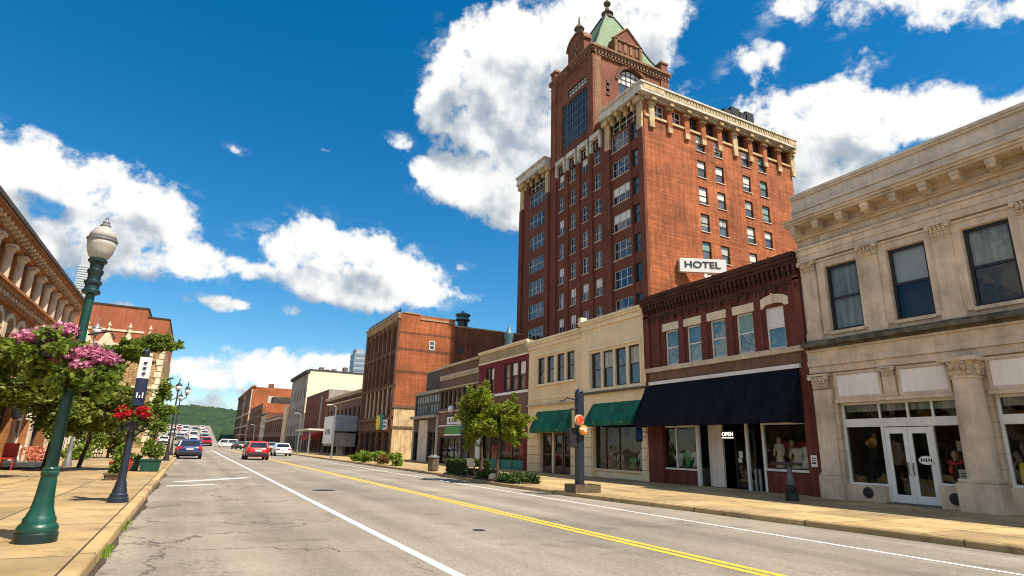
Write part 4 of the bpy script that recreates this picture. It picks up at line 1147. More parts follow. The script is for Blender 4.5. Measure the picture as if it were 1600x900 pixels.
def dark_glass():
    F = FR((XF, 0), (0, 1), (-1, 0)); u0, u1, zt = 51.02, 57.9, 6.5
    b = thing('glass_shop', 'narrow dark shop with strip of pale blue glass and a boxy dark top storey', 'building', (XF, 54.5, ZW))
    holes = [(51.3, 57.6, 4.45, 6.3), (51.4, 53.6, .12, 2.8, .4), (56.2, 57.6, .12, 2.8, .4)]
    shell(F, b, u0, u1, 0, zt, 15, holes, 'dark_panel', 'dark_panel', hd=.18)
    F.window(b, 51.3, 57.6, 5.42, 6.3, -.1, 'dark_frame', 'pane_bright', fw=.09, cols=9, rail=False); F.window(b, 51.3, 57.6, 4.45, 5.40, -.1, 'dark_frame', 'pane_bright', fw=.07, cols=8, rail=False)
    G = FR((XF+.6, 0), (0, 1), (-1, 0))
    G.bx(b, 'top_storey', 'dark_panel', (51.2, 56.6, -10, 0, 5.95, 8.6)); G.bx(b, 'coping', 'tan_strip', (51.1, 56.7, -10.1, .06, 8.605, 8.75), (51.1, 51.5, -.3, .07, 6.7, 8.6))
    F.bx(b, 'cornice', 'grey_render', (u0, u1, -.02, .16, 6.35, 6.62))
    F.bx(b, 'shopfront', 'stone_white', (53.7, 56.1, -.3, .10, .0, 3.9), (51.05, 51.35, -.02, .12, 0, 4.2), (57.6, 57.88, -.02, .12, 0, 4.2))
    F.bx(b, 'canopy', 'grey_render', (u0+.05, u1-.05, -.02, .5, 4.05, 4.3))
    for (a, c) in ((51.4, 53.6), (56.2, 57.6)): F.window(b, a, c, .14, 2.8, -.2, 'dark_frame', 'pane_dark', fw=.07, cols=2, rails=[2.2])
dark_glass()

# ---- big brick warehouse block
def big_brick():
    F = FR((XF, 0), (0, 1), (-1, 0)); u0, u1, zt = 65.3, 80.0, 16.55
    b = thing('brick_block', 'tall five storey orange brown brick block with iron cresting along its roof edge', 'building', (XF, 72.6, ZW))
    n = 7; w = (u1-u0-1.6)/n
    cols = [(u0+.8+i*w+.28, u0+.8+(i+1)*w-.28) for i in range(n)]
    holes = []
    for a, c in cols: holes += [(a, c, 12.4, 15.2, .35), (a, c, 8.5, 11.9, .35), (a, c, 4.9, 7.9, .35)]
    gs = [(66.2, 68.6), (69.0, 71.4), (71.8, 74.2), (74.6, 77.0), (77.4, 79.4)]
    holes += [(a, c, .12, 3.0, .4) for a, c in gs]
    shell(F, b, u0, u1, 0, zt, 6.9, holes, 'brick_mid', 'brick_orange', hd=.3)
    for i, (a, c) in enumerate(cols):
        F.window(b, a, c, 12.4, 15.2, -.25, 'dark_frame', 'pane_dark', fw=.1, rails=[13.6]); F.window(b, a, c, 8.5, 11.9, -.25, 'dark_frame', 'pane_dark', fw=.1, rails=[9.6, 10.7])
        F.window(b, a, c, 4.9, 7.9, -.25, 'dark_frame', 'pane_bright' if i % 3 else 'pane_sky', fw=.1, cols=2, rails=[5.9, 6.9], blind=[.5, 0, .4, .55, 0, .3, .5][i])
        for z in (15.2,):
            m = MB(); F.arch(m, a, c, z, .35, -.02, -.25, 8); m.build('arch_head', 'brick_mid', b)
    F.bx(b, 'pier', 'brick_mid', *[(u0+.8+i*w-.2, u0+.8+i*w+.2, -.02, .14, 8.2, 15.5) for i in range(1, n)], (u0, u0+.7, -.02, .18, 3.6, 15.9), (u1-.7, u1, -.02, .18, 3.6, 15.9))
    F.bx(b, 'mullion_column', 'tan_strip', *[(u0+.8+i*w-.14, u0+.8+i*w+.14, -.1, .12, 4.7, 8.0) for i in range(1, n)])
    cornice(F, b, 'belt_course', 'brick_brown', u0, u1, [(7.95, 8.15, .26), (4.3, 4.6, .3), (12.0, 12.2, .1), (3.2, 3.6, .16)])
    cornice(F, b, 'cornice', 'tan', u0, u1, [(15.75, 15.95, .16), (15.955, 16.35, .24), (16.355, 16.6, .36)])
    cr = MB()
    u = u0+.1
    while u < u1:
        F.box(cr, u, u+.42, -.02, .06, 16.6, 16.98); F.box(cr, u+.46, u+.60, -.01, .05, 16.6, 16.82); F.box(cr, u+.1, u+.3, -.01, .05, 16.98, 17.15); u += .7
    cr.build('cresting', 'iron', b)
    for a, c in gs: F.window(b, a, c, .14, 3.0, -.3, 'dark_frame', 'pane_dark', fw=.09, cols=2, rails=[2.3])
    # flank: stone corner at street level, small window, rear wing
    G = FR((0, u0), (1, 0), (0, -1))
    G.bx(b, 'flank_base', 'terra_cotta', (XF+.01, 24.0, .0, .05, .0, 5.6))
    G.bx(b, 'belt_course', 'brick_brown', (XF-.2, 24.1, -.02, .14, 5.605, 5.9), (XF-.1, 24.0, -.02, .1, 3.3, 3.6))
    G.bx(b, 'band', 'brick_orange_dark', (XF+.02, 26.3, .0, .02, 12.2, 12.5), (XF+.02, 26.3, .0, .02, 9.6, 9.9), (XF+.02, 26.3, .0, .02, 14.2, 14.4))
    G.window(b, 23.3, 24.0, 12.5, 13.6, .03, 'white_frame', 'pane_sky', fw=.1)
    mb = MB()
    mb.box(26.5, 46, 65.3+.02, 80, 0, 15.7); mb.build('rear_wing', 'brick_orange_dark', b)
    G.bx(b, 'coping', 'tan', (XF+.3, 22.0, -.3, .08, 16.56, 16.72), (22.0, 26.5, -.4, .08, 16.0, 16.2), (26.5, 46, -.4, .06, 15.7, 15.86))
    G.window(b, 26.9, 27.6, 12.4, 13.5, .03, 'dark_frame', 'pane_sky', fw=.1)
    # emblem sign over the street
    s = thing('shop_sign', 'yellow, green and white shop sign projecting from the tall orange brick block', 'sign', tuple(F.p(68.0, .3, 3.6)))
    mb = MB(); c = F.p(69.9, .32, 4.05); mb.lathe([(.85, -.08), (.85, .08)], c, 22, 'x'); mb.build('disc', 'sign_yellow', s)
    F.bx(s, 'board', 'sign_teal', (67.7, 69.0, .24, .42, 3.2, 4.9)); F.bx(s, 'letter_board', 'panel_white', (66.3, 67.6, .24, .42, 3.2, 4.3))
    F.bx(s, 'lettering', 'text_black', *[(66.45+i*.28, 66.6+i*.28, .42, .43, 3.85, 4.15) for i in range(4)], *[(66.45+i*.28, 66.65+i*.28, .42, .43, 3.4, 3.7) for i in range(4)])
    mb = MB(); mb.box(26.0, 29.6, 72, 75, 15.8, 16.0); mb.build('roof_pad', 'roofing', b)
big_brick()
def roof_vent(x, y, z0, h, r, label):
    t = thing('roof_vent', label, 'vent', (x, y, z0))
    mb = MB(); mb.lathe([(r*.75, z0), (r*.75, z0+h*.5), (r*.6, z0+h*.52)], (x, y, 0), 18); mb.build('stack', 'iron_green_dark', t, smooth=True, autosm=30)
    mb = MB(); mb.lathe([(r*.9, z0+h*.5), (r*1.1, z0+h*.55), (r*.8, z0+h*.7), (r*1.1, z0+h*.78), (r*1.1, z0+h*.84), (r*.5, z0+h*.9), (r*.1, z0+h)], (x, y, 0), 18); mb.build('cowl', 'vent_blue', t, smooth=True, autosm=30)
roof_vent(28.8, 68.5, 15.86, 2.7, .9, 'blue green roof vent with round cowl, on the roof of the tall orange block')
roof_vent(26.0, 50.0, 7.9, 5.3, .42, 'slim dark roof stack with blue cowl rising behind the brown shop roof')

# ---- farther fronts
def generic(name, label, u0, u1, zt, depth, wmat, side, rows, ncol, winw, frame='dark_frame', pane='pane_dark', roofz=None, shop=True, xf=XF, cor=None, sidewin=None, blindp=0):
    F = FR((xf, 0), (0, 1), (-1, 0))
    b = thing(name, label, 'building', (xf, (u0+u1)/2, ZW))
    st = (u1-u0)/ncol; holes = []; W = []
    for z0, z1 in rows:
        for i in range(ncol):
            c = u0+st*(i+.5); W.append((c-winw/2, c+winw/2, z0, z1))
    holes = list(W)
    g = []
    if shop:
        k = max(2, int((u1-u0)/3.4)); s2 = (u1-u0)/k
        g = [(u0+s2*i+.35, u0+s2*(i+1)-.35, .14, 2.9) for i in range(k)]
    shell(F, b, u0, u1, 0, zt, depth, holes+[h+(.35,) for h in g], wmat, side, roofz=roofz, hd=.25)
    r_ = random.Random(u0)
    for q in W: F.window(b, *q, -.2, frame, pane, fw=.1, blind=(r_.choice([.4, .6]) if r_.random() < blindp else 0))
    for q in g: F.window(b, *q, -.3, frame, 'pane_dark', fw=.1, cols=2, rails=[2.2])
    if cor: cornice(F, b, 'cornice', cor[0], u0, u1, cor[1])
    return b, F
b, F = generic('cornice_shop', 'low dark red brick building with bracketed tan cornice beyond the tall orange block', 80.02, 103.5, 8.8, 12, 'brick_brown', 'brick_brown', [(4.6, 6.6)], 9, 1.2,
        cor=('tan_strip', [(7.6, 7.8, .15), (8.3, 8.5, .3), (8.505, 8.75, .45)]))
mb = MB()
u = 80.4
while u < 103: F.box(mb, u, u+.25, .0, .3, 7.85, 8.29); u += .75
mb.build('bracket', 'brick_mid', b)
b, F = generic('plain_brick_building', 'three storey plain red brick building with white window columns, beyond the low corniced one', 103.52, 126, 10.5, 12, 'brick_red_plain', 'grey_render', [(3.8, 5.4), (6.6, 8.4)], 6, 1.0, pane='pane_sky', frame='white_frame', blindp=.5)
F.bx(b, 'downpipe', 'grey_render', (108.6, 109.8, -.02, .1, 2.9, 9.6))
b, F = generic('cream_tall_building', 'tall building with blank cream flank wall and grey street front', 127.5, 150, 16.2, 26, 'grey_render', 'cream_far', [(3.6, 5.4), (7, 9), (10.5, 12.5)], 5, 1.2)
F.bx(b, 'cornice', 'roof_dark', (127.4, 150.1, -.3, .5, 15.6, 16.25))
G = FR((0, 127.5), (1, 0), (0, -1))
G.bx(b, 'coping', 'roof_dark', (XF, 45.6, -.3, .1, 16.2, 16.45)); G.bx(b, 'downpipe', 'iron', (32.6, 32.75, -.02, .12, 9.0, 16.2))
u = MB()
for x in (22, 23.2, 24.6, 27, 32, 33.4): u.box(x, x+.9, 129, 130.5, 15.6, 17.2+.4*math.sin(x))
u.build('roof_unit', 'roofing', b)
b, F = generic('low_cream_building', 'low building with cream flank and corrugated awning strip, beyond the tall cream one', 150.02, 200, 8.4, 14, 'brick_brown', 'cream', [(4.2, 6.0)], 12, 1.4)
F.bx(b, 'eave', 'stone_white', (156, 200, -.02, 1.2, 7.2, 7.5)); F.bx(b, 'flank_block', 'cream', (150.03, 156, -.02, .4, 0, 9.9))
b, F = generic('small_stucco_building', 'small pale stucco front with dark cornice squeezed between brick ones far down the right side', 200.1, 214, 10.6, 12, 'stone_white', 'brick_orange_dark', [(4, 6), (7, 8.8)], 4, 1.3, cor=('roof_dark', [(9.8, 10.2, .5)]))
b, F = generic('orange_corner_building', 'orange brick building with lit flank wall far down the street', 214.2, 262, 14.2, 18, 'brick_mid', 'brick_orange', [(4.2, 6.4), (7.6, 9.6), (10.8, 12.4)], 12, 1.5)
F.bx(b, 'roof_shed', 'roof_dark', (215, 221, -9, -3, 14.2, 16.4)); F.bx(b, 'water_tank', 'stone_white', (222, 226, -6, -2, 14.0, 17))
b, F = generic('orange_far_building', 'tallest orange brick building at the far end of the right side', 264, 352, 23.4, 30, 'brick_mid', 'brick_orange', [(4.2, 7), (9, 12), (14, 17), (19, 21.5)], 12, 2.2)
F.bx(b, 'shop_awning', 'stone_white', (266, 290, .4, 2.4, 4.0, 4.5)); F.bx(b, 'pilaster', 'stone_trim', (264.2, 266.4, .0, .45, 0, 22.6), (300, 302, .0, .45, 0, 22.6)); F.bx(b, 'belt_course', 'stone_trim', (264, 352, -.02, .5, 12.6, 13.2), (264, 352, -.02, .5, 7.6, 8.1)); F.bx(b, 'chimney', 'brick_mid', (266, 268, -8, -6, 23.2, 25.2)); F.bx(b, 'parapet', 'brick_orange', (264, 352, -1, .4, 22.8, 24.0))
def tower(name, label, x0, x1, y0, y1, z, mat, band, n):
    b = thing(name, label, 'building', ((x0+x1)/2, (y0+y1)/2, 0))
    mb = MB(); mb.box(x0, x1, y0, y1, 0, z); mb.build('wall', mat, b)
    mb = MB()
    for i in range(n):
        zz = z*(i+.35)/n; mb.box(x0-.15, x1+.15, y0-.15, y1+.15, zz, zz+z/n*.5)
    mb.build('window_band', band, b)
    mb = MB(); mb.box(x0+1, x1-1, y0+1, y1-1, z, z+3); mb.build('plant_room', mat, b)
plain('tower_grey', (.36, .40, .44), .7, .15, .1); plain('tower_blue', (.20, .27, .36), .35, .15, .1); plain('tower_pale', (.52, .56, .60), .7, .1, .1)
tower('office_tower', 'grey blue office tower far behind the cream building', 90, 97, 400, 412, 62, 'tower_grey', 'tower_blue', 18)
def left_tower():
    b = thing('slender_tower', 'slender pale blue tower far behind the orange left facade', 'building', (-100, 600, 0))
    mb = MB(); mb.box(-107.5, -96, 600, 612, 0, 118); mb.build('base', 'tower_pink', b)
    mb = MB(); mb.box(-107.2, -97, 600.3, 612, 118, 145); mb.box(-106.4, -98.4, 600.8, 611, 145, 160); mb.box(-104, -101, 603, 608, 160, 164); mb.build('shaft', 'tower_pale', b)
    mb = MB()
    for i in range(12): mb.box(-107.3, -96.9, 600.1, 612.2, 120+i*2.1, 120.5+i*2.1)
    mb.build('window_band', 'tower_grey', b)
left_tower()
# canopies and boxes on the far right pavement
c = thing('flat_canopy', 'flat cream canopy reaching over the pavement beyond the grey marquee', 'canopy', (17.2, 98, ZW))
F = FR((XF, 0), (0, 1), (-1, 0))
mb = MB(); F.box(mb, 91.5, 104, .05, 4.6, 3.35, 3.6); mb.build('roof', 'awning_cream', c); F.bx(c, 'post', 'steel', (91.8, 92.0, 4.2, 4.4, ZW, 3.35), (103.6, 103.8, 4.2, 4.4, ZW, 3.35))
c = thing('awning', 'red canvas awning beyond the flat cream canopy', 'awning', (XF, 110, 2.4)); awning(c, 106, 118, 3.6, 2.4, 2.2, .25, 'awning_red')
c = thing('marquee', 'grey and white box marquee projecting from the low corniced building', 'sign', (17.6, 84, 2.6))
mb = MB(); mb.box(XF-.02, XF-3.2, 80.6, 87.2, 3.1, 5.2); mb.build('box', 'marquee_grey', c, bevel=.25)
mb = MB(); mb.box(XF-3.35, XF-3.21, 80.9, 86.9, 1.5, 5.1); mb.build('letter_board', 'white_paint', c)
mb = MB(); mb.box(XF-.2, XF-3.2, 81, 87, 1.2, 2.9); mb.build('lower_box', 'grey_render', c)
mb = MB()
for i in range(4): mb.box(XF-3.37, XF-3.355, 82.2+i*.9, 82.6+i*.9, 2.7, 3.4)
mb.build('lettering', 'text_black', c)
mb = MB(); mb.box(XF-2.3, XF-1.5, 82, 82.4, ZW, 1.2); mb.build('post', 'stone_white', c)

plain('window_grey', (.50, .49, .46), .6, .2, 3)
plain('window_steel', (.13, .14, .15), .5, .3, 3)
brick('brick_top', (.42, .115, .05), (.34, .09, .04), (.36, .16, .09), .3, .1, .016, .2, .3, .25)

# ---- the hotel and its clock tower
def hotel():
    HX = 36.0; hy0, hy1 = 40.7, 66.6
    F = FR((HX, 0), (0, 1), (-1, 0)); G = FR((0, hy0), (1, 0), (0, -1))
    b = thing('hotel_building', 'tall dark red brick hotel with cream bracketed attic and lit orange side wall', 'building', (47, 53.6, 0))
    rows = [12.2+3.08*i for i in range(8)]          # window centre heights
    near = [(41.75, 42.80), (43.15, 46.10)]; mid = [48.75+2.46*i for i in range(4)]; far = [(60.2, 64.2)]
    hF = []
    for z in rows:
        hF += [(a, c, z-.98, z+.98) for a, c in near+far]
        hF += [(m_-.62, m_+.62, z-.98, z+.98) for m_ in mid]
    hF += [(41.6, 46.2, 34.95, 36.7, .5), (60.0, 64.4, 34.95, 36.7, .5)] + [(m_-.7, m_+.7, 34.6, 35.9, .4) for m_ in mid]
    cols = [43.75, 46.4, 50.6, 53.35]
    srows = [15.4+3.06*i for i in range(7)]
    hG = [(c-.62, c+.62, z-.98, z+.98) for z in srows for c in cols]
    att = []
    e = [36.95+2.42*i for i in range(10)]            # pier positions
    for i in range(9): att.append((e[i]+.45, e[i+1]-.45, 35.0, 36.75, .5))
    hG += att
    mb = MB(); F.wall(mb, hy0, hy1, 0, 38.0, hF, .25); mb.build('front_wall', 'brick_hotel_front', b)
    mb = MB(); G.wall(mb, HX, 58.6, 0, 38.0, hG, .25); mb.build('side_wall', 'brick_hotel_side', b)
    mb = MB()
    mb.poly([(58.6, hy0, 0), (58.6, hy1, 0), (58.6, hy1, 38), (58.6, hy0, 38)]); mb.poly([(HX, hy1, 0), (58.6, hy1, 0), (58.6, hy1, 38), (HX, hy1, 38)])
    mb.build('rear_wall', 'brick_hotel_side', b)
    mb = MB(); mb.poly([(HX, hy0, 37.6), (58.6, hy0, 37.6), (58.6, hy1, 37.6), (HX, hy1, 37.6)]); mb.build('roof', 'roofing', b)
    r_ = random.Random(11)
    proto = {}
    def put(FF, key, u, z, w, h, cols_, sill, blind, pane, frame='white_frame', bm='blind'):
        k = (key, round(w, 2), blind, pane, bm)
        if k not in proto:
            proto[k] = (FF.window(b, u-w/2, u+w/2, z-h/2, z+h/2, -.17, frame, pane, fw=.09, cols=cols_, rails=[z], blind=blind, sill=sill, blindmat=bm), u, z)
            return
        o, u0, z0 = proto[k]
        d = FF.u*(u-u0)+Vector((0, 0, z-z0))
        c = o.copy(); COL.objects.link(c); c.parent = b; c.location = Vector(o.location)+d
        for ch in o.children:
            q = ch.copy(); COL.objects.link(q); q.parent = c
    for z in rows:
        put(F, 'n', 42.275, z, 1.05, 1.96, 1, None, 0, 'pane_dark', 'dark_frame')
        put(F, 'w', 44.625, z, 2.95, 1.96, 3, 'stone_white', r_.choice([0, 0, .5]), 'pane_dark', 'window_grey')
        put(F, 'f', 62.2, z, 4.0, 1.96, 4, None, 0, 'pane_dark', 'window_grey')
        for m_ in mid: put(F, 'm', m_, z, 1.24, 1.96, 2, 'stone_white' if m_ > 50 else None, r_.choice([0, 0, .5]), r_.choice(['pane_sky', 'pane_dark']), 'window_grey')
    for z in srows:
        for c in cols: put(G, 's', c, z, 1.24, 1.96, 1, 'stone_white', r_.choice([.4, .5, .55, .65, .8, .9]), 'pane_sky', 'dark_frame', r_.choice(['blind', 'blind', 'blind', 'curtain', 'blind_teal']))
    # attic windows
    for (a, c, z0, z1, _) in att[:2]: G.window(b, a, c, z0, z1, -.4, 'white_frame', 'pane_sky', fw=.1, cols=2, rails=[35.9])
    for (a, c, z0, z1, _) in att[2:]: G.window(b, a, c, z0, z1, -.4, 'dark_frame', 'pane_dark', fw=.1, cols=2, rails=[35.9])
    for (a, c) in ((41.6, 46.2), (60.0, 64.4)): F.window(b, a, c, 34.95, 36.7, -.4, 'white_frame', 'pane_dark', fw=.1, cols=4, rails=[35.9])
    for m_ in mid: F.window(b, m_-.7, m_+.7, 34.6, 35.9, -.3, 'white_frame', 'pane_dark', fw=.1, cols=2, rail=False)
    # piers and brackets on the side attic
    for i, x in enumerate(e):
        mb = MB(); G.box(mb, x-.34, x+.34, -.02, .20, 34.2, 36.2); mb.build('attic_pier', 'terra_cotta' if i in (0, 9, 5) else 'brick_orange', b)
        mb = MB(); G.box(mb, x-.31, x+.31, .0, .25, 33.6, 34.19); G.box(mb, x-.40, x+.40, -.02, .34, 36.21, 36.42); G.box(mb, x-.26, x+.26, .0, .66, 36.56, 36.98)
        mb.build('bracket', 'terra_cotta', b)
    G.bx(b, 'attic_sill', 'terra_cotta', (HX+.1, 58.5, -.02, .14, 34.72, 34.96))
    G.bx(b, 'attic_head', 'stone_white', (HX+.1, 58.5, -.02, .30, 36.76, 37.0))
    # side cornice
    mb = MB(); G.box(mb, HX-.95, 58.9, -.3, .80, 37.03, 37.26); G.box(mb, HX-.9, 58.8, -.3, .72, 37.265, 37.95); G.box(mb, HX-1.0, 59.0, -.3, .88, 37.955, 38.15)
    mb.build('cornice', 'terra_white', b)
    mb = MB()
    x = 38.6
    while x < 57.2: G.box(mb, x, x+.22, .71, .79, 37.42, 37.86); x += .42
    G.box(mb, 38.4, 57.4, .71, .77, 37.30, 37.39); G.box(mb, HX-.6, 38.2, .71, .82, 37.30, 37.94); G.box(mb, 57.5, 58.85, .71, .82, 37.30, 37.94)
    mb.build('frieze', 'terra_cotta', b)
    cr = MB()
    x = 38; rr = random.Random(4)
    while x < 58.2:
        G.box(cr, x, x+.3, .3, .5, 38.15, 38.2+rr.uniform(.12, .35)); x += .42
    for x, h in ((48, .7), (49.2, 1.3), (50.4, 1.0), (51.5, 1.4)): G.box(cr, x-.7, x+.6, .0, .5, 38.3, 38.3+h)
    cr.build('roof_ornament', 'iron', b)
    # front pavilions: quoins, cornice, brackets
    for (a, c) in ((hy0, 47.1), (58.9, hy1)):
        mb = MB(); F.box(mb, a-.0, c, -.3, .88, 37.03, 37.30); F.box(mb, a, c, -.3, .80, 37.305, 38.05); F.box(mb, a, c+.1, -.3, .98, 38.055, 38.3); mb.build('cornice', 'terra_white', b)
        mb = MB()
        for u in (a+.5, c-.5): F.box(mb, u-.4, u+.4, -.02, .24, 33.4, 36.4); F.box(mb, u-.55, u+.55, -.02, .6, 36.41, 37.0)
        mb.build('bracket', 'terra_cotta', b)
        mb = MB()
        for k in range(4):
            u = a+1.5+k*(c-a-3)/3; F.box(mb, u-.22, u+.22, .0, .7, 36.5, 37.0); F.box(mb, u-.18, u+.18, .0, .35, 36.0, 36.49)
        mb.build('bracket', 'terra_cotta', b)
        F.bx(b, 'corner_pier', 'brick_hotel_front', (a, a+.75, -.02, .28, 0, 33.38), (c-.9, c, -.02, .28, 0, 33.38))
    F.bx(b, 'window_pier', 'brick_hotel_front', (42.82, 43.12, -.02, .10, 0, 34.9), *[(m_+.85, m_+1.62, -.02, .20, 0, 34.2) for m_ in mid[:3]], (57.2, 57.9, -.02, .2, 0, 34.2))
    mb = MB()
    for i, m_ in enumerate(mid):
        F.box(mb, m_-1.0, m_-.72, -.02, .34, 34.5, 36.0); F.box(mb, m_+.72, m_+1.0, -.02, .34, 34.5, 36.0); F.box(mb, m_-1.0, m_+1.0, -.02, .4, 36.0, 36.6); F.box(mb, m_-.7, m_+.7, -.02, .12, 35.92, 36.0)
    mb.build('window_hood', 'terra_white', b)
    return F, G
HF, HG = hotel()
def clock_tower():
    t = thing('clock_tower', 'red brick tower with green pyramid roof, gables and round arched window rising above the hotel', 'tower', (41.8, 53.7, 36.22))
    x0, x1, y0, y1, z0, zt = 35.9, 47.6, 49.2, 58.3, 36.22, 48.6
    F = FR((x0, 0), (0, 1), (-1, 0)); G = FR((0, y0), (1, 0), (0, -1))
    mb = MB()
    F.wall(mb, y0, y1, z0, zt, [(49.95, 56.1, 36.4, 44.1, .3), (50.6, 54.6, 44.55, 45.6, .25)], .3)
    G.wall(mb, x0, x1, z0, zt, [(39.7, 44.2, 42.2, 47.6, .5), (37.9, 38.25, 42.6, 44.6, .2)], .4)
    mb.poly([(x1, y0, z0), (x1, y1, z0), (x1, y1, zt), (x1, y0, zt)]); mb.poly([(x0, y1, z0), (x1, y1, z0), (x1, y1, zt), (x0, y1, zt)]); mb.poly([(x0, y0, zt), (x1, y0, zt), (x1, y1, zt), (x0, y1, zt)])
    G.arch(mb, 39.7, 44.2, 47.6, 2.2, -.005, -.5, 16)
    mb.build('wall', 'brick_tower', t)
    # dark gridded window wall
    F.window(t, 49.95, 56.1, 36.4, 44.1, -.22, 'window_steel', 'pane_dark', fw=.12, cols=11, rails=[37.5, 38.6, 39.7, 40.8, 41.9, 43.0], name='window_grid')
    F.window(t, 50.6, 54.6, 44.55, 45.6, -.15, 'dark_frame', 'pane_sky', fw=.15, cols=6, rails=[45.15], blind=1.0, name='louvre_window')
    # arched window
    w = G.window(t, 39.7, 44.2, 42.2, 47.6, -.45, 'dark_frame', 'pane_sky', fw=.12, cols=3, rails=[45.3], name='arched_window')
    mb = MB()
    c = 41.95
    for k in range(5):
        a = math.pi*(k+.5)/5.5+.15
        pass
    for du in (-1.5, -.75, 0, .75, 1.5): G.box(mb, c+du-.05, c+du+.05, -.42, -.36, 45.3, 45.4+2.15*math.sqrt(1-(du/2.25)**2))
    for zz in (46.0, 46.7): G.box(mb, c-2.2*math.sqrt(1-((zz-45.4)/2.2)**2), c+2.2*math.sqrt(1-((zz-45.4)/2.2)**2), -.415, -.365, zz-.04, zz+.04)
    mb.build('tracery', 'dark_frame', w)
    mb = MB(); mb.poly([G.p(c+2.15*math.cos(a), -.42, 45.38+2.05*math.sin(a)) for a in [math.pi*i/20 for i in range(21)]]); mb.build('fanlight', 'blind', w)
    mb = MB(); G.archband(mb, 39.7, 44.2, 45.4, 2.2, .45, -.02, .12, 16); mb.build('arch_moulding', 'brick_orange_dark', t)
    mb = MB()
    for z in (42.7, 43.5, 44.3): G.box(mb, 37.85, 38.3, .0, .1, z, z+.4)
    mb.build('slit_window', 'dark_frame', t)
    # corner piers
    mb = MB()
    for (x, y) in ((x0, y0), (x1, y0), (x0, y1), (x1, y1)): mb.box(x-.15 if x == x0 else x-1.15, x+1.15 if x == x0 else x+.15, y-.15 if y == y0 else y-1.0, y+1.0 if y == y0 else y+.15, z0, zt)
    mb.build('corner_pier', 'brick_tower', t)
    mb = MB(); G.box(mb, x0+.1, x0+1.0, .155, .18, 38, 47.4); mb.build('quoin', 'brick_corbel', t)
    # corbel table and cornice
    mb = MB()
    for FF, a, c_ in ((F, y0-.2, y1+.2), (G, x0-.2, x1+.2)):
        FF.box(mb, a, c_, -.1, .32, 48.35, 48.62); FF.box(mb, a-.15, c_+.15, -.1, .48, 48.625, 48.95); FF.box(mb, a, c_, -.1, .2, 47.75, 47.9)
        u = a+.3
        while u < c_-.3: FF.box(mb, u, u+.24, -.02, .30, 47.92, 48.345); u += .5
    mb.build('corbel_table', 'brick_corbel', t)
    mb = MB()
    FR((x1, 0), (0, 1), (1, 0)).box(mb, y0-.3, y1+.3, -.1, .48, 48.5, 48.95); FR((0, y1), (1, 0), (0, 1)).box(mb, x0-.3, x1+.3, -.1, .48, 48.5, 48.95); mb.build('cornice', 'brick_corbel', t)
    # corner turrets
    for (x, y, z, nm) in ((x1-.4, y0+.4, 50.3, 1), (x0+.35, y1-.35, 50.2, 0)):
        mb = MB(); mb.box(x-.5, x+.5, y-.5, y+.5, 48.95, z); k = mb.build('turret', 'brick_tower', t)
        mb = MB(); mb.box(x-.62, x+.62, y-.62, y+.62, z, z+.25); mb.rings([[(x-.55, y-.55, z+.25), (x+.55, y-.55, z+.25), (x+.55, y+.55, z+.25), (x-.55, y+.55, z+.25)], [(x-.2, y-.2, z+.75), (x+.2, y-.2, z+.75), (x+.2, y+.2, z+.75), (x-.2, y+.2, z+.75)]]); mb.build('turret_cap', 'brick_corbel', k)
    # gables
    for FF, uc, w_, arch in ((G, 41.2, 4.3, False), (F, 52.6, 3.6, True)):
        g = MB()
        FF.box(g, uc-w_/2, uc+w_/2, -1.0, .12, 48.96, 51.1)
        if not arch:
            a = [(uc-w_/2, 51.1), (uc+w_/2, 51.1), (uc, 53.0)]
        else:
            a = [(uc+w_/2*math.cos(q), 51.1+1.5*math.sin(q)) for q in [math.pi*i/12 for i in range(13)]]
        g.rings([[FF.p(u, .12, z) for u, z in a], [FF.p(u, -1.0, z) for u, z in a]])
        gb = g.build('gable', 'brick_tower', t)
        m = MB()
        if not arch:
            for sg in (-1, 1): m.tube([FF.p(uc+sg*(w_/2+.2), .1, 51.0), FF.p(uc, .1, 53.25)], .19, 4)
            FF.box(m, uc-w_/2-.1, uc+w_/2+.1, .0, .3, 50.95, 51.15)
            for k in range(4): FF.box(m, uc-1.5+k*.9, uc-1.5+k*.9+.4, .1, .2, 49.5, 50.7)
            for sg in (-1, 1): FF.box(m, uc+sg*(w_/2-.2)-.22, uc+sg*(w_/2-.2)+.22, .1, .3, 49.0, 51.3)
        else:
            FF.archband(m, uc-w_/2, uc+w_/2, 51.1, 1.5, .22, -.9, .3, 12)
            FF.box(m, uc-.15, uc+.15, .1, .25, 49.3, 51.4); FF.box(m, uc-.7, uc+.7, .1, .25, 50.1, 50.3)
        m.build('gable_trim', 'brick_corbel', gb)
    mb = MB(); c = F.p(52.6, -.4, 52.6)
    mb.lathe([(.5, 52.5), (.5, 53.6), (.7, 53.7), (.15, 54.6), (.06, 55.6)], (c.x, c.y, 0), 8); mb.build('finial', 'stone_moss', t)
    # roof slopes and spire
    cx, cy = (x0+x1)/2, (y0+y1)/2
    mb = MB()
    def sq(k, z): return [(cx-(x1-x0)/2*k, cy-(y1-y0)/2*k, z), (cx+(x1-x0)/2*k, cy-(y1-y0)/2*k, z), (cx+(x1-x0)/2*k, cy+(y1-y0)/2*k, z), (cx-(x1-x0)/2*k, cy+(y1-y0)/2*k, z)]
    mb.rings([sq(.96, 48.9), sq(.74, 51.0), sq(.48, 54.2), sq(.10, 58.6), sq(.04, 58.9)]); r = mb.build('roof', 'copper', t)
    mb = MB()
    for i in range(4):
        mb.tube([sq(.97, 48.9)[i], sq(.75, 51.0)[i], sq(.49, 54.25)[i], sq(.10, 58.7)[i]], .12, 5)
    mb.build('hip', 'iron', r)
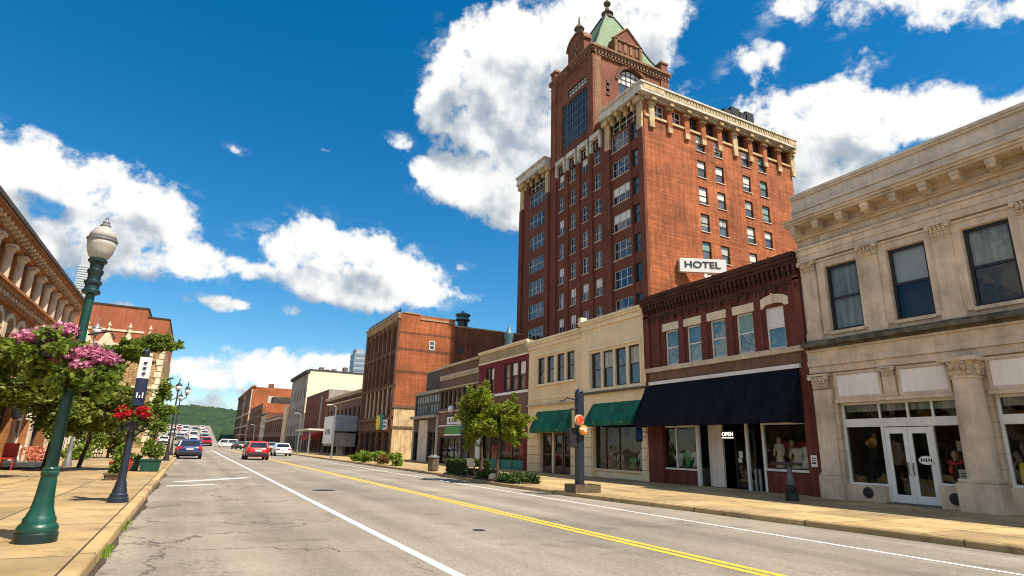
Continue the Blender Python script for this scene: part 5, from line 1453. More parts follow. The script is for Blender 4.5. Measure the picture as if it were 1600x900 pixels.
    mb = MB(); mb.lathe([(.75, 58.4), (.6, 59.0), (.85, 59.2), (.4, 59.6), (.2, 60.4), (.5, 60.8), (.5, 61.0), (.12, 61.3), (.06, 63.5), (.0, 64.6)], (cx, cy, 0), 12); mb.build('spire', 'stone_moss', t, smooth=True, autosm=30)
clock_tower()
# hotel sign, bracketed off the side wall
def hotel_sign():
    a = Vector((39.41, 40.2, 18.48)); bR = Vector((43.62, 38.3, 18.48))
    r = (bR-a); L = r.length; r.normalize(); n = Vector((r.y, -r.x, 0)); h = 1.38
    s = thing('hotel_sign', 'white box sign reading HOTEL in black, standing off the orange side wall', 'sign', tuple(a))
    mb = MB()
    p = [a, a+r*L, a+r*L-n*.5, a-n*.5]
    mb.rings([[q for q in p], [q+Vector((0, 0, h)) for q in p]]); mb.build('box', 'white_paint', s)
    text_obj('lettering', 'HOTEL', .92, 'text_black', s, a+r*L*.48+n*.02+Vector((0, 0, h*.52)), r, (0, 0, 1), .02, sx=1.25, bold=.014)
    m = MB(); m.tube([a+r*L*.9-n*.3+Vector((0, 0, .5)), (43.6, 40.72, 18.9)], .06, 6); m.tube([a+r*.3-n*.3+Vector((0, 0, .5)), (39.6, 40.72, 18.9)], .06, 6); m.build('bracket', 'iron', s)
hotel_sign()

# ------------------------------------------------------------------ left side of the street
XL = -8.0
def ornate():
    F = FR((XL, 0), (0, 1), (1, 0)); u0, u1, zt = 8, 46.6, 9.78
    b = thing('ornate_building', 'orange stone building with heavy bracketed cornice and a row of pale columns, left side', 'building', (XL, 28, ZW))
    st = 1.9; k = int((u1-u0)/st)
    us = [u1-.8-st*i for i in range(k)]            # column centres
    bays = [(us[i+1]+.28, us[i]-.28) for i in range(k-1)]
    holes = [(a, c, 7.75, 9.15, .45) for a, c in bays] + [(a, c, 4.9, 6.55, .35) for a, c in bays]
    gs = [(us[i+2]+.4, us[i]-.4) for i in range(0, k-2, 2)]
    holes += [(a, c, .12, 3.0, .5) for a, c in gs]
    shell(F, b, u0, u1, 0, zt, 14, holes, 'stone_orange', 'brick_orange', hd=.3)
    for i, (a, c) in enumerate(bays):
        F.window(b, a, c, 7.75, 9.15, -.4, 'dark_frame', 'pane_dark' if i % 3 else 'pane_sky', fw=.08, rails=[8.4])
        F.window(b, a, c, 4.9, 6.55, -.3, 'dark_frame', 'pane_dark', fw=.08, rails=[5.6])
        if 20 < a: 
            m = MB(); F.arch(m, a, c, 6.55, .6, -.02, -.3, 10); F.archband(m, a, c, 5.95, .6, .22, -.01, .07, 10); m.build('arch', 'stone_trim', b)
    for u in us:
        if u < 14: continue
        m = MB(); c = F.p(u, .06, 0); m.lathe([(.26, 7.62), (.26, 7.72), (.21, 7.76), (.19, 8.9), (.24, 8.95), (.28, 9.06)], c, 14); F.box(m, u-.3, u+.3, -.02, .34, 9.07, 9.2)
        m.build('column', 'stone_trim', b, smooth=True, autosm=35)
        F.bx(b, 'pilaster', 'stone_trim', (u-.2, u+.2, -.02, .14, 4.6, 6.2))
    cornice(F, b, 'cornice', 'stone_orange', u0, u1+.5, [(9.2, 9.32, .2), (9.325, 9.42, .28), (9.62, 9.70, .60), (9.705, 9.80, .66)])
    F.bx(b, 'gutter', 'roof_dark', (u0, u1+.4, -.1, .72, 9.805, 9.98))
    m = MB(); u = u0
    while u < u1+.4: F.box(m, u, u+.22, .0, .54, 9.50, 9.615); F.box(m, u+.03, u+.19, .0, .36, 9.425, 9.495); u += .55
    m.build('bracket', 'stone_trim', b)
    cornice(F, b, 'belt_course', 'stone_orange', u0, u1+.2, [(7.3, 7.5, .35), (7.505, 7.62, .45), (6.95, 7.1, .15)])
    m = MB(); u = u0
    while u < u1: F.box(m, u, u+.2, .0, .28, 7.12, 7.295); u += .5
    m.build('dentil', 'stone_trim', b)
    cornice(F, b, 'shop_cornice', 'stone_orange', u0, u1+.2, [(3.7, 3.9, .2), (3.905, 4.1, .45), (4.4, 4.55, .12)])
    for i, (a, c) in enumerate(gs):
        F.window(b, a, c, .14, 3.0, -.35, 'white_frame' if i % 2 else 'dark_frame', 'pane_dark', fw=.12, cols=2, rails=[2.3])
    F.bx(b, 'pier', 'stone_white', *[(a-.62, a-.05, -.02, .10, 0, 3.5) for a, c in gs[::2]]); F.bx(b, 'pier', 'brown_door', *[(a-.62, a-.05, -.02, .10, 0, 3.5) for a, c in gs[1::2]])
ornate()
def gothic():
    y0 = 110.0; x0, x1 = -26.0, -5.9
    G = FR((0, y0), (1, 0), (0, -1)); F = FR((x1, 0), (0, 1), (1, 0))
    b = thing('gothic_building', 'tan stone building with pointed gables and tall orange brick top, end of the left side', 'building', (-16, 120, ZW))
    wins = []
    for z0, z1 in ((1.0, 4.0), (6, 8.6), (10.4, 13.2)):
        for c in (-18.2, -15.4, -12.6, -8.2): wins.append((c-.7, c+.7, z0, z1))
    mb = MB(); G.wall(mb, x0, x1, 0, 15.8, wins, .3)
    fw = [(114+i*3.4, 115.6+i*3.4, z, z+2.6) for i in range(7) for z in (1, 6, 10.4)]
    F.wall(mb, y0, 140, 0, 15.8, fw, .3); mb.poly([(x0, y0, 0), (x0, 140, 0), (x0, 140, 15.8), (x0, y0, 15.8)]); mb.poly([(x0, 140, 0), (x1, 140, 0), (x1, 140, 15.8), (x0, 140, 15.8)]); mb.poly([(x0, y0, 15.8), (x1, y0, 15.8), (x1, 140, 15.8), (x0, 140, 15.8)])
    mb.build('wall', 'stone_gothic', b)
    for w in wins: G.window(b, *w, -.25, 'dark_frame', 'pane_dark', fw=.1, cols=2, rails=[(w[2]+w[3])/2])
    for w in fw: F.window(b, *w, -.25, 'dark_frame', 'pane_dark', fw=.1, rails=[(w[2]+w[3])/2])
    mb = MB(); mb.box(x0, -9.2, y0+.4, 138, 15.8, 21.9); mb.build('brick_top', 'brick_top', b); mb = MB(); mb.box(-9.19, x1-.1, y0+.6, 138, 15.8, 20.6); mb.build('brick_top', 'brick_top', b)
    G.bx(b, 'coping', 'roof_dark', (x0, -9.1, -28, -.3, 21.9, 22.15), (-9.09, x1, -28, -.5, 20.6, 20.8)); G.bx(b, 'string_course', 'stone_light', (x0, x1+.2, -.02, .3, 15.6, 15.95), (x0, x1+.2, -.02, .2, 9.2, 9.5), (x0, -9.2, -.41, -.3, 17.9, 18.2))
    for c in (-14.0, -11.2, -8.4, -16.8):
        m = MB(); a = [(c-1.0, 14.2), (c+1.0, 14.2), (c+1.0, 15.9), (c, 17.9), (c-1.0, 15.9)]
        m.rings([[G.p(u, .35, z) for u, z in a], [G.p(u, -.2, z) for u, z in a]]); g = m.build('gable', 'stone_light', b)
        m = MB(); q = G.p(c, .1, 0); m.lathe([(.3, 17.8), (.12, 18.3), (.28, 18.6), (.03, 19.3)], (q.x, q.y, 0), 8); G.box(m, c-.3, c+.3, .34, .38, 14.6, 16.2); m.build('gable_trim', 'stone_trim', g)
    m = MB()
    for z in range(0, 16):
        G.box(m, x1-(.9 if z % 2 else .6), x1+.1, -.02, .12, z+.02, z+.9); F.box(m, y0+.02, y0+(.6 if z % 2 else .9), -.02, .10, z+.02, z+.9)
    m.build('quoin', 'stone_light', b)
    F.bx(b, 'balcony', 'iron', *[(116, 136, .0, 1.1, z, z+.15) for z in (5.2, 9.6)], *[(116, 136, 1.0, 1.1, z, z+1.0) for z in (5.3,)])
gothic()

# ------------------------------------------------------------------ vehicles
def make_car(name, label, paint, kind='suv'):
    """local frame: y forward, x right, wheels on z = 0"""
    t = thing(name, label, 'car', (0, 0, 0))
    if kind == 'suv':   L, W, Hb, Ht = 4.55, .92, .98, 1.53; roof = (-2.12, -1.72, .25, 1.05)
    elif kind == 'van': L, W, Hb, Ht = 5.0, .98, 1.1, 1.95; roof = (-2.35, -2.2, 1.0, 1.75)
    else:               L, W, Hb, Ht = 4.75, .91, .93, 1.43; roof = (-1.65, -1.0, .25, 1.15)
    h = L/2
    def ring(y, w, zb, zt):
        return [(-w*.86, y, zb), (-w*.98, y, zb+.14), (-w, y, zb+.30), (-w*.985, y, zt-.16), (-w*.90, y, zt-.02), (-w*.4, y, zt+.01), (w*.4, y, zt+.01), (w*.90, y, zt-.02), (w*.985, y, zt-.16), (w, y, zb+.30), (w*.98, y, zb+.14), (w*.86, y, zb)]
    rear_t = Hb-.04 if kind != 'sedan' else Hb-.02
    st = [(-h, W*.86, .42, rear_t-.14), (-h+.10, W*.95, .30, rear_t), (-h+.6, W, .24, Hb), (-.4, W, .22, Hb), (.9, W, .22, Hb-.02), (1.3, W*.99, .22, Hb-.08), (h-.35, W*.94, .26, Hb-.22), (h-.08, W*.86, .32, Hb-.34), (h, W*.74, .42, Hb-.44)]
    mb = MB(); mb.rings([ring(*s) for s in st]); body = mb.build('body', paint, t, smooth=True, autosm=38)
    # greenhouse
    yb0, yr0, yr1, yb1 = roof
    wb, wr = W*.93, W*.74
    zt = Ht
    def cab(y, w, z): return [(-w, y, z), (w, y, z)]
    A = [(-wb, yb0, Hb-.03), (wb, yb0, Hb-.03), (wb, yb1, Hb-.06), (-wb, yb1, Hb-.06)]
    B = [(-wr*1.02, yr0, zt-.07), (wr*1.02, yr0, zt-.07), (wr*1.02, yr1, zt-.05), (-wr*1.02, yr1, zt-.05)]
    C = [(-wr*.88, yr0+.12, zt), (wr*.88, yr0+.12, zt), (wr*.88, yr1-.14, zt+.005), (-wr*.88, yr1-.14, zt+.005)]
    mb = MB(); mb.rings([A, B, C]); mb.build('cabin', paint, body, bevel=.03)
    def lerp(p, q, k): return tuple(p[i]+(q[i]-p[i])*k for i in range(3))
    def panel(nm, p0, p1, p2, p3, n, m0=.10, m1=.10, k0=.14, k1=.90, mat='car_glass'):
        # p0,p1 lower edge ; p3,p2 upper edge
        a = lerp(lerp(p0, p3, k0), lerp(p1, p2, k0), m0); b_ = lerp(lerp(p0, p3, k0), lerp(p1, p2, k0), 1-m1)
        c = lerp(lerp(p0, p3, k1), lerp(p1, p2, k1), 1-m1); d = lerp(lerp(p0, p3, k1), lerp(p1, p2, k1), m0)
        q = MB(); e = Vector(n)*.012; q.rings([[Vector(v)-e for v in (a, b_, c, d)], [Vector(v)+e for v in (a, b_, c, d)]])
        return q.build(nm, mat, t)
    panel('rear_window', A[0], A[1], B[1], B[0], (0, -1, .3), .08, .08, .12)
    panel('windscreen', A[3], A[2], B[2], B[3], (0, 1, .6), .05, .05, .08)
    for sg, (i, j) in ((1, (1, 2)), (-1, (0, 3))):
        mid = .52
        P0, P1, P2, P3 = A[i], A[j], B[j], B[i]
        panel('side_window', P0, lerp(P0, P1, mid), lerp(P3, P2, mid), P3, (sg, 0, .3), .10, .05)
        panel('side_window', lerp(P0, P1, mid), P1, P2, lerp(P3, P2, mid), (sg, 0, .3), .05, .14)
    # wheels
    for x in (-W+.10, W-.10):
        for y in (-h+.85, h-.88):
            r = .345 if kind != 'sedan' else .33
            sg = 1 if x > 0 else -1
            m = MB(); m.lathe([(r*.7, -.11), (r*.96, -.11), (r, -.07), (r, .07), (r*.96, .11), (r*.7, .11)], (x, y, r), 22, 'x'); w = m.build('wheel', 'rubber', t, smooth=True, autosm=30)
            m = MB(); m.lathe([(r*.62, .0), (r*.62, .115*sg), (r*.5, .10*sg), (r*.12, .12*sg)], (x, y, r), 12, 'x'); m.build('rim', 'rim', w)
            m = MB(); m.lathe([(r*1.13, W-abs(x)-.018), (r*1.13, W-abs(x)+.004)], (x, y, r+.01), 20, 'x')
            if sg < 0:
                for q, v in enumerate(m.v): m.v[q] = (2*x-v[0], v[1], v[2])
            m.build('wheel_arch', 'plastic_dark', t)
    m = MB(); m.box(-W*.86, W*.86, -h-.05, -h+.2, .34, .60); m.build('bumper', 'plastic_dark' if kind != 'sedan' else paint, t, bevel=.04)
    m = MB(); m.box(-W*.8, W*.8, h-.2, h+.02, .30, .52); m.build('bumper', 'plastic_dark', t, bevel=.04)
    for sg in (-1, 1):
        m = MB()
        if kind == 'sedan': m.box(sg*W*.45, sg*W*.9, -h-.015, -h+.25, Hb-.28, Hb-.12)
        else: m.box(sg*W*.70, sg*W*.93, -h+.0, -h+.28, Hb-.30, Hb+.02)
        m.build('tail_light', 'light_red', t, bevel=.015)
        m = MB(); m.box(sg*W*.5, sg*W*.86, h-.16, h-.03, Hb-.46, Hb-.34); m.build('headlight', 'plate', t, bevel=.02)
        m = MB(); m.box(sg*(W+.02), sg*(W+.20), .72, .84, Hb-.02, Hb+.14); m.build('mirror', paint, t, bevel=.02)
    m = MB(); m.box(-.26, .26, -h-.062, -h-.01, .64 if kind == 'sedan' else .70, .76 if kind == 'sedan' else .82); m.build('number_plate', 'plate', t)
    return t
def place_car(root, x, y, rz=0, z=0, first=False, label=None):
    o = root if first else copy_tree(root, label=label)
    o.location = (x, y, z); o.rotation_euler[2] = rz
    return o
red = make_car('parked_car', 'red hatchback suv driving away beside the yellow centre line', 'car_red', 'suv'); place_car(red, 5.15, 57.2, 0, 0, True); red.name = 'car'
sed = make_car('car', 'white sedan driving away in the right lane beyond the red car', 'car_white', 'sedan'); place_car(sed, 9.4, 74.5, 0, 0, True)
blu = make_car('parked_car', 'dark blue suv parked at the left kerb in front of the other parked cars', 'car_blue', 'suv'); place_car(blu, .05, 57.5, 0, 0, True)
PROTO = {}
def car_kind(paint, kind):
    k = (paint, kind)
    return PROTO.get(k)
GRP = 'vehicles parked in rows on the sloping lot at the far end'
rr = random.Random(8)
def far_car(paint, kind, x, y, z, rz, label, group=None):
    k = (paint, kind)
    if k not in PROTO:
        o = make_car('parked_car', label, paint, kind); PROTO[k] = o; o.location = (x, y, z); o.rotation_euler[2] = rz
    else:
        o = copy_tree(PROTO[k], (x, y, z), rz, label)
    if group: o['group'] = group
    elif 'group' in o: del o['group']
    o['label'] = label
    return o
far_car('car_black', 'sedan', -.25, 66.0, 0, 0, 'dark car parked at the left kerb, just beyond the blue suv')
far_car('car_silver', 'suv', -.1, 75, 0, 0, 'silver suv parked at the left kerb, third in the line of parked cars')
NAMES = {'car_white': 'white', 'car_silver': 'silver', 'car_red': 'red', 'car_grey': 'grey', 'car_black': 'black', 'car_maroon': 'maroon', 'car_blue': 'blue'}
KN = {'van': 'van', 'suv': 'suv', 'sedan': 'sedan'}
ROWS = ['front row', 'second row', 'third row', 'fourth row', 'fifth row', 'sixth row', 'back row']
POS = ['leftmost', 'second from the left', 'third from the left', 'fourth from the left', 'rightmost']
for r_i in range(5):
    y = 126+r_i*(20+r_i*2.2)
    for c in range(4):
        if rr.random() < .22: continue
        x = -4.4+c*2.35+r_i*.10+rr.uniform(-.15, .15)
        if x > 3.4+(y-112)*.006: continue
        p = rr.choice(['car_white', 'car_white', 'car_silver', 'car_red', 'car_grey', 'car_white', 'car_maroon'])
        k = rr.choice(['van', 'suv', 'van', 'sedan'])
        far_car(p, k, x, y, lot_z(x, y)+.03, rr.choice([0, math.pi]), '%s %s, %s in the %s of the sloping lot' % (NAMES[p], KN[k], POS[c], ROWS[r_i]), GRP)
for i, (p, k, x, y, rz) in enumerate((('car_white', 'van', 7.2, 150, 1.4), ('car_silver', 'suv', 10.5, 158, 1.5), ('car_black', 'suv', 8.6, 132, .2), ('car_grey', 'sedan', 10.6, 128, 0), ('car_white', 'suv', 13.6, 165, 1.5), ('car_black', 'sedan', 11.3, 142, 0), ('car_blue', 'suv', 6.4, 172, 1.5))):
    far_car(p, k, x, y, 0, rz, ['white van crossing the far end of the street', 'silver suv crossing the far end of the street behind the white van', 'black suv in the far lane before the crossing', 'grey sedan in the far right lane before the crossing', 'white suv at the far end on the right side', 'black sedan in the far lane beyond the grey sedan', 'blue suv at the far end, farthest before the sloping lot'][i])
far_car('car_grey', 'suv', 10.9, 100, 0, 0, 'grey suv parked at the right kerb by the flat cream canopy')
far_car('car_white', 'sedan', 10.9, 108, 0, 0, 'white sedan parked at the right kerb by the red awning')

# ------------------------------------------------------------------ foliage
def leaf_mesh(name, mat, parent, clumps, size, seed, n_per=None, flat=0.0, loc=None):
    """many small folded leaves scattered through overlapping clumps; clump = (x,y,z,rx,ry,rz,count)"""
    g = np.random.default_rng(seed); P = []
    for (x, y, z, rx, ry, rz, n) in clumps:
        v = g.normal(size=(n, 3)); v /= np.linalg.norm(v, axis=1)[:, None]
        r = g.uniform(.25, 1.0, n)**.55*(1+g.normal(0, .10, n))
        P.append(np.array([x, y, z])+v*r[:, None]*np.array([rx, ry, rz]))
    P = np.concatenate(P); n = len(P)
    d = g.normal(size=(n, 3)); d[:, 2] *= .6; d[:, 2] -= .25; d /= np.linalg.norm(d, axis=1)[:, None]
    e = np.cross(d, g.normal(size=(n, 3))+np.array([0, 0, 1.2*flat])); e /= np.linalg.norm(e, axis=1)[:, None]+1e-9
    s = size*g.uniform(.6, 1.35, n)[:, None]
    nrm = np.cross(d, e)
    a = P; b = P+d*s*.5+e*s*.32+nrm*s*.08; c = P+d*s; f = P+d*s*.5-e*s*.32+nrm*s*.08
    V = np.stack([a, b, c, f], 1).reshape(-1, 3)
    if parent is not None: V = V-np.array(world_loc(parent))
    elif loc is not None: V = V-np.array(loc)
    idx = np.arange(n*4).reshape(n, 4)
    F_ = np.concatenate([idx[:, [0, 1, 2]], idx[:, [0, 2, 3]]])
    me = bpy.data.meshes.new(name)
    me.vertices.add(len(V)); me.vertices.foreach_set('co', V.ravel())
    me.loops.add(F_.size); me.loops.foreach_set('vertex_index', F_.ravel())
    me.polygons.add(len(F_)); me.polygons.foreach_set('loop_start', np.arange(0, F_.size, 3)); me.polygons.foreach_set('loop_total', np.full(len(F_), 3))
    me.update(calc_edges=True); me.validate()
    me.materials.append(MATS[mat])
    o = bpy.data.objects.new(name, me); COL.objects.link(o)
    if parent is not None: o.parent = parent
    elif loc is not None: o.location = loc
    return o
def tree(name, label, base, trunk, crown_clumps, leafmat, size, seed, rad=.09, group=None, limbs=6):
    t = thing(name, label, 'tree', base, group)
    g = random.Random(seed)
    pts = [Vector(base)+Vector(p) for p in trunk]
    mb = MB(); k = len(pts)
    mb.tube([pts[0]+Vector((0, 0, -.05))]+pts, [rad*1.5]+[rad*(1.15-.75*i/(k-1)) for i in range(k)], 9)
    top = pts[-1]
    cs = sorted(crown_clumps, key=lambda c: -c[6])[:limbs]
    for c in cs:
        tip = Vector(c[:3]); s = pts[-2].lerp(top, g.random())
        m = s.lerp(tip, .5)+Vector((g.uniform(-.12, .12), g.uniform(-.12, .12), .12))
        mb.tube([s, m, tip], [rad*.45, rad*.3, rad*.1], 6)
    mb.build('trunk', 'bark', t, smooth=True)
    xs = [c[0] for c in crown_clumps]; zs = [c[2] for c in crown_clumps]
    cx, cy, cz = sum(xs)/len(xs), sum(c[1] for c in crown_clumps)/len(xs), sum(zs)/len(zs)
    stray = []
    for c in crown_clumps:                                                       # twigs that break the outline
        if g.random() < .8:
            d = Vector((c[0]-cx, c[1]-cy, c[2]-cz)); d = d.normalized() if d.length > .01 else Vector((0, 0, 1))
            for j in range(3):
                k = 1.0+.35*j+g.uniform(0, .2)
                stray.append((c[0]+d.x*c[3]*k+g.uniform(-.1, .1), c[1]+d.y*c[4]*k, c[2]+d.z*c[5]*k+g.uniform(-.08, .12), c[3]*.28, c[4]*.28, c[5]*.26, max(5, c[6]//(14+8*j))))
    leaf_mesh('crown', leafmat, t, crown_clumps+stray, size, seed)
    return t
def crown(cx, cy, cz, rx, ry, rz, n, seed, per, k=.34):
    g = random.Random(seed); out = []
    for i in range(n):
        a = g.uniform(0, 6.283); z = g.uniform(-1, 1); q = math.sqrt(1-z*z); r = g.uniform(.35, .9)
        s = g.uniform(.75, 1.25)*k
        out.append((cx+rx*r*q*math.cos(a), cy+ry*r*q*math.sin(a), cz+rz*r*z, rx*s, ry*s, rz*s*.85, int(per*s/k)))
    return out
# the two small street trees on the right
tree('street_tree', 'small round street tree with slim trunk, behind the other one on the right pavement', (11.75, 25.0, ZW), [(0, 0, 0), (.03, 0, .9), (-.02, .02, 1.5), (.1, 0, 2.3)],
     crown(11.45, 25.0, 2.95, 1.0, 1.0, 1.12, 24, 3, 800), 'leaf_tree', .105, 3, .085)
tree('street_tree', 'small round street tree with slim trunk, nearer one of the pair on the right pavement', (11.6, 23.0, ZW), [(0, 0, 0), (-.03, 0, .9), (.02, .02, 1.5), (.15, 0, 2.1)],
     crown(11.8, 23.1, 2.55, .92, .92, .88, 22, 4, 800), 'leaf_tree', .10, 4, .07)
# planting bed round them
bed = MB()
pts = [(11.42, 21.3), (11.38, 22.5), (11.5, 26.5), (11.75, 29.6), (12.9, 29.8), (13.1, 26), (12.7, 21.6), (12.1, 21.1)]
bed.rings([[(x, y, ZW+.004) for x, y in pts], [(12.15+(x-12.15)*.97, 25.5+(y-25.5)*.97, ZW+.07) for x, y in pts]], cap0=False)
structure(bed.build('planting_bed', 'mulch'))
def hedge(label, x0, x1, y0, y1, z1, mat, seed, n=2600, name='hedge', size=.09, box=True):
    c = ((x0+x1)/2, (y0+y1)/2, ZW)
    g = np.random.default_rng(seed)
    q = g.uniform(0, 1, (n, 3)); ax = g.choice([0, 1, 2, 2], n); k = np.arange(n)
    q[k, ax] = np.where(ax == 2, 1, g.integers(0, 2, n))                       # most leaves on the clipped faces
    P = np.array([x0, y0, ZW])+q*np.array([x1-x0, y1-y0, z1-ZW])+g.normal(0, .022 if box else .06, (n, 3))
    cl = [(p[0], p[1], p[2], .035, .035, .035, 2) for p in P]
    o = leaf_mesh(name, mat, None, cl, size, seed, loc=c)
    return tag(o, label, 'hedge' if name == 'hedge' else 'shrub')
hedge('clipped dark green box hedge beside the litter bin on the right pavement', 11.8, 12.95, 26.6, 29.2, .84, 'leaf_hedge', 21, 8000)
hedge('low spread of green ground cover at the foot of the nearer street tree', 11.5, 12.6, 21.4, 22.6, .36, 'leaf_hedge', 22, 2600, 'ground_cover_plant', .11, False)
hedge('low dark shrub between the two street tree trunks', 11.6, 12.3, 24.0, 24.8, .36, 'leaf_hedge', 23, 1200, 'shrub', .1, False)
for i, (x, y, w, h, lb) in enumerate(((12.5, 40.6, .62, 1.02, 'bright green rounded shrub on the right kerb, nearest of the shrub row'), (12.6, 44.6, .66, 1.12, 'bright green shrub on the right kerb, middle of the shrub row'), (12.3, 47.6, .66, 1.0, 'bright green shrub on the right kerb, farthest tall one of the row'), (12.4, 42.7, .4, .7, 'small brownish shrub between the bright green ones'), (12.6, 51, .6, .7, 'low green shrub at the far end of the shrub row'))):
    o = leaf_mesh('shrub', 'leaf_bright' if i != 3 else 'leaf_brown', None, crown(x, y, h*.5+ZW, w, w*1.2, h*.5, 10, 40+i, 150, .45), .15, 40+i, loc=(x, y, ZW)); tag(o, lb, 'shrub', 'shrubs along the right kerb')
def rock(x, y, r, label):
    mb = MB(); mb.ell((x, y, ZW+r*.5), (r, r*.8, r*.7), 10, 7, .12, random.Random(2)); tag(mb.build('boulder', 'stone_light', None, smooth=True, loc=(x, y, ZW)), label, 'rock')
rock(11.75, 23.6, .26, 'pale round boulder in the planting bed by the nearer tree')
def bench():
    t = thing('park_bench', 'small dark bench with pale slats beside the box hedge', 'bench', (12.0, 26.1, ZW))
    mb = MB()
    for k in range(3): mb.box(11.75, 12.25, 25.75+k*.25, 25.95+k*.25, ZW+.42, ZW+.46)
    mb.build('seat', 'stone_light', t); mb = MB(); mb.box(11.72, 11.76, 25.7, 26.5, ZW+.5, ZW+.85); mb.build('backrest', 'stone_light', t)
    for y in (25.75, 26.42):
        m = MB(); m.box(11.74, 11.8, y-.03, y+.03, ZW, ZW+.85); m.box(12.18, 12.24, y-.03, y+.03, ZW, ZW+.42); m.build('leg', 'iron', t)
bench()
def bin_():
    t = thing('litter_bin', 'brown slatted round litter bin on the right kerb beside the hedge', 'bin', (12.35, 32.6, ZW))
    mb = MB(); mb.lathe([(.26, ZW), (.30, ZW+.1), (.31, ZW+.72), (.29, ZW+.74)], (12.35, 32.6, 0), 24, flute=.06); mb.build('body', 'wood_box', t)
    mb = MB(); mb.lathe([(.34, ZW+.745), (.34, ZW+.80), (.22, ZW+.83), (.2, ZW+.9)], (12.35, 32.6, 0), 20); mb.build('lid', 'steel', t)
bin_()

# ------------------------------------------------------------------ street furniture
def green_lamp(x, y):
    t = thing('street_lamp', 'tall glossy green cast iron street lamp with frosted acorn globe, nearest on the left pavement', 'street lamp', (x, y, ZW))
    c = (x, y, 0); z = ZW
    mb = MB(); mb.lathe([(0.2394, z), (0.2394, z+.11), (0.2184, z+.13)], c, 32); mb.build('plinth', 'iron_green_dark', t, smooth=True, autosm=25)
    mb = MB(); mb.lathe([(0.2238, z+.131), (0.2297, z+.17), (0.2070, z+.22), (0.1864, z+.235), (0.1814, z+.29), (0.1591, z+.32), (0.1542, z+.345), (0.1307, z+.40), (0.1095, z+.55), (0.0950, z+.76), (0.0907, z+.80), (0.0922, z+.82)], c, 32); mb.build('base', 'iron_green', t, smooth=True, autosm=35)
    mb = MB(); mb.lathe([(0.0922, z+.821), (0.1022, z+.84), (0.1022, z+.87), (0.0850, z+.885), (0.0850, z+.90), (0.0936, z+.915), (0.0756, z+.94)], c, 32); mb.build('collar', 'iron_green', t, smooth=True, autosm=35)
    mb = MB(); mb.lathe([(0.0734, z+.941), (0.0706, z+1.3), (0.0562, z+3.33)], c, 24); mb.build('shaft', 'iron_green', t, smooth=True, autosm=35)
    mb = MB(); mb.lathe([(0.0680, z+3.331), (0.1120, z+3.35), (0.1160, z+3.39), (0.0920, z+3.42), (0.0880, z+3.47), (0.1120, z+3.50), (0.1120, z+3.53), (0.0840, z+3.55), (0.0800, z+3.62), (0.1000, z+3.66), (0.1024, z+3.70), (0.0800, z+3.72), (0.0880, z+3.80), (0.1200, z+3.83), (0.1200, z+3.86)], c, 28); mb.build('capital', 'iron_green_dark', t, smooth=True, autosm=30)
    mb = MB(); mb.lathe([(0.0840, z+3.865), (0.1260, z+3.90), (0.1596, z+3.98), (0.1806, z+4.08), (0.1865, z+4.15)], c, 32); g = mb.build('globe', 'globe', t, smooth=True)
    mb = MB(); mb.lathe([(0.1890, z+4.151), (0.1999, z+4.16), (0.1999, z+4.18), (0.1865, z+4.185)], c, 32); mb.build('band', 'steel', t, smooth=True, autosm=30)
    mb = MB(); mb.lathe([(0.1831, z+4.186), (0.1680, z+4.26), (0.1260, z+4.33), (0.0756, z+4.37), (0.0588, z+4.385)], c, 32); mb.build('globe_dome', 'globe', t, smooth=True)
    mb = MB(); mb.lathe([(0.0630, z+4.386), (0.0714, z+4.40), (0.0420, z+4.43), (0.0504, z+4.45), (0.0336, z+4.47), (0.0168, z+4.50), (0.0235, z+4.52), (0.0000, z+4.55)], c, 16); mb.build('finial', 'steel', t, smooth=True, autosm=35)
    # basket arms
    mb = MB()
    for sg in (-1, 1): mb.tube([(x+sg*.08, y-.02, z+2.75), (x+sg*.36, y-.1, z+2.82), (x+sg*.42, y-.12, z+2.70)], .014, 8)
    mb.build('basket_arm', 'iron', t)
    return t
LX, LY = -1.60, 10.15
green_lamp(LX, LY)
def basket(x, y, z, r, label, flowers, leaves, seed, nf=900, nl=900, trail=.5, fsize=.07):
    t = thing('flower_basket', label, 'hanging basket', (x, y, z))
    mb = MB(); mb.lathe([(.05, z-r*.55), (r*.4, z-r*.45), (r*.55, z-.02)], (x, y, 0), 14); mb.build('basket', 'iron', t)
    g = random.Random(seed)
    fc = crown(x, y, z+r*.12, r, r, r*.62, 12, seed, nf//12, .42); lc = crown(x, y, z-r*.15, r*1.05, r*1.05, r*.75, 10, seed+1, nl//10, .42)
    for k in range(7):
        a = g.uniform(0, 6.28); lc.append((x+r*.8*math.cos(a), y+r*.8*math.sin(a), z-r*g.uniform(.3, .3+trail), r*.16, r*.16, r*.45, nl//16))
    leaf_mesh('foliage', leaves, t, lc, .10, seed+5); leaf_mesh('blossom', flowers, t, fc, fsize, seed+9)
basket(LX+.19, LY-.20, ZW+2.30, .40, 'full hanging basket of pink blossom on the right of the green lamp', 'petal_pink', 'leaf_mid', 61, 4200, 1300, .6, .062)
basket(LX-.24, LY-.14, ZW+2.56, .40, 'full hanging basket of pink blossom on the left of the green lamp', 'petal_pink', 'leaf_mid', 71, 4200, 1300, .8, .062)
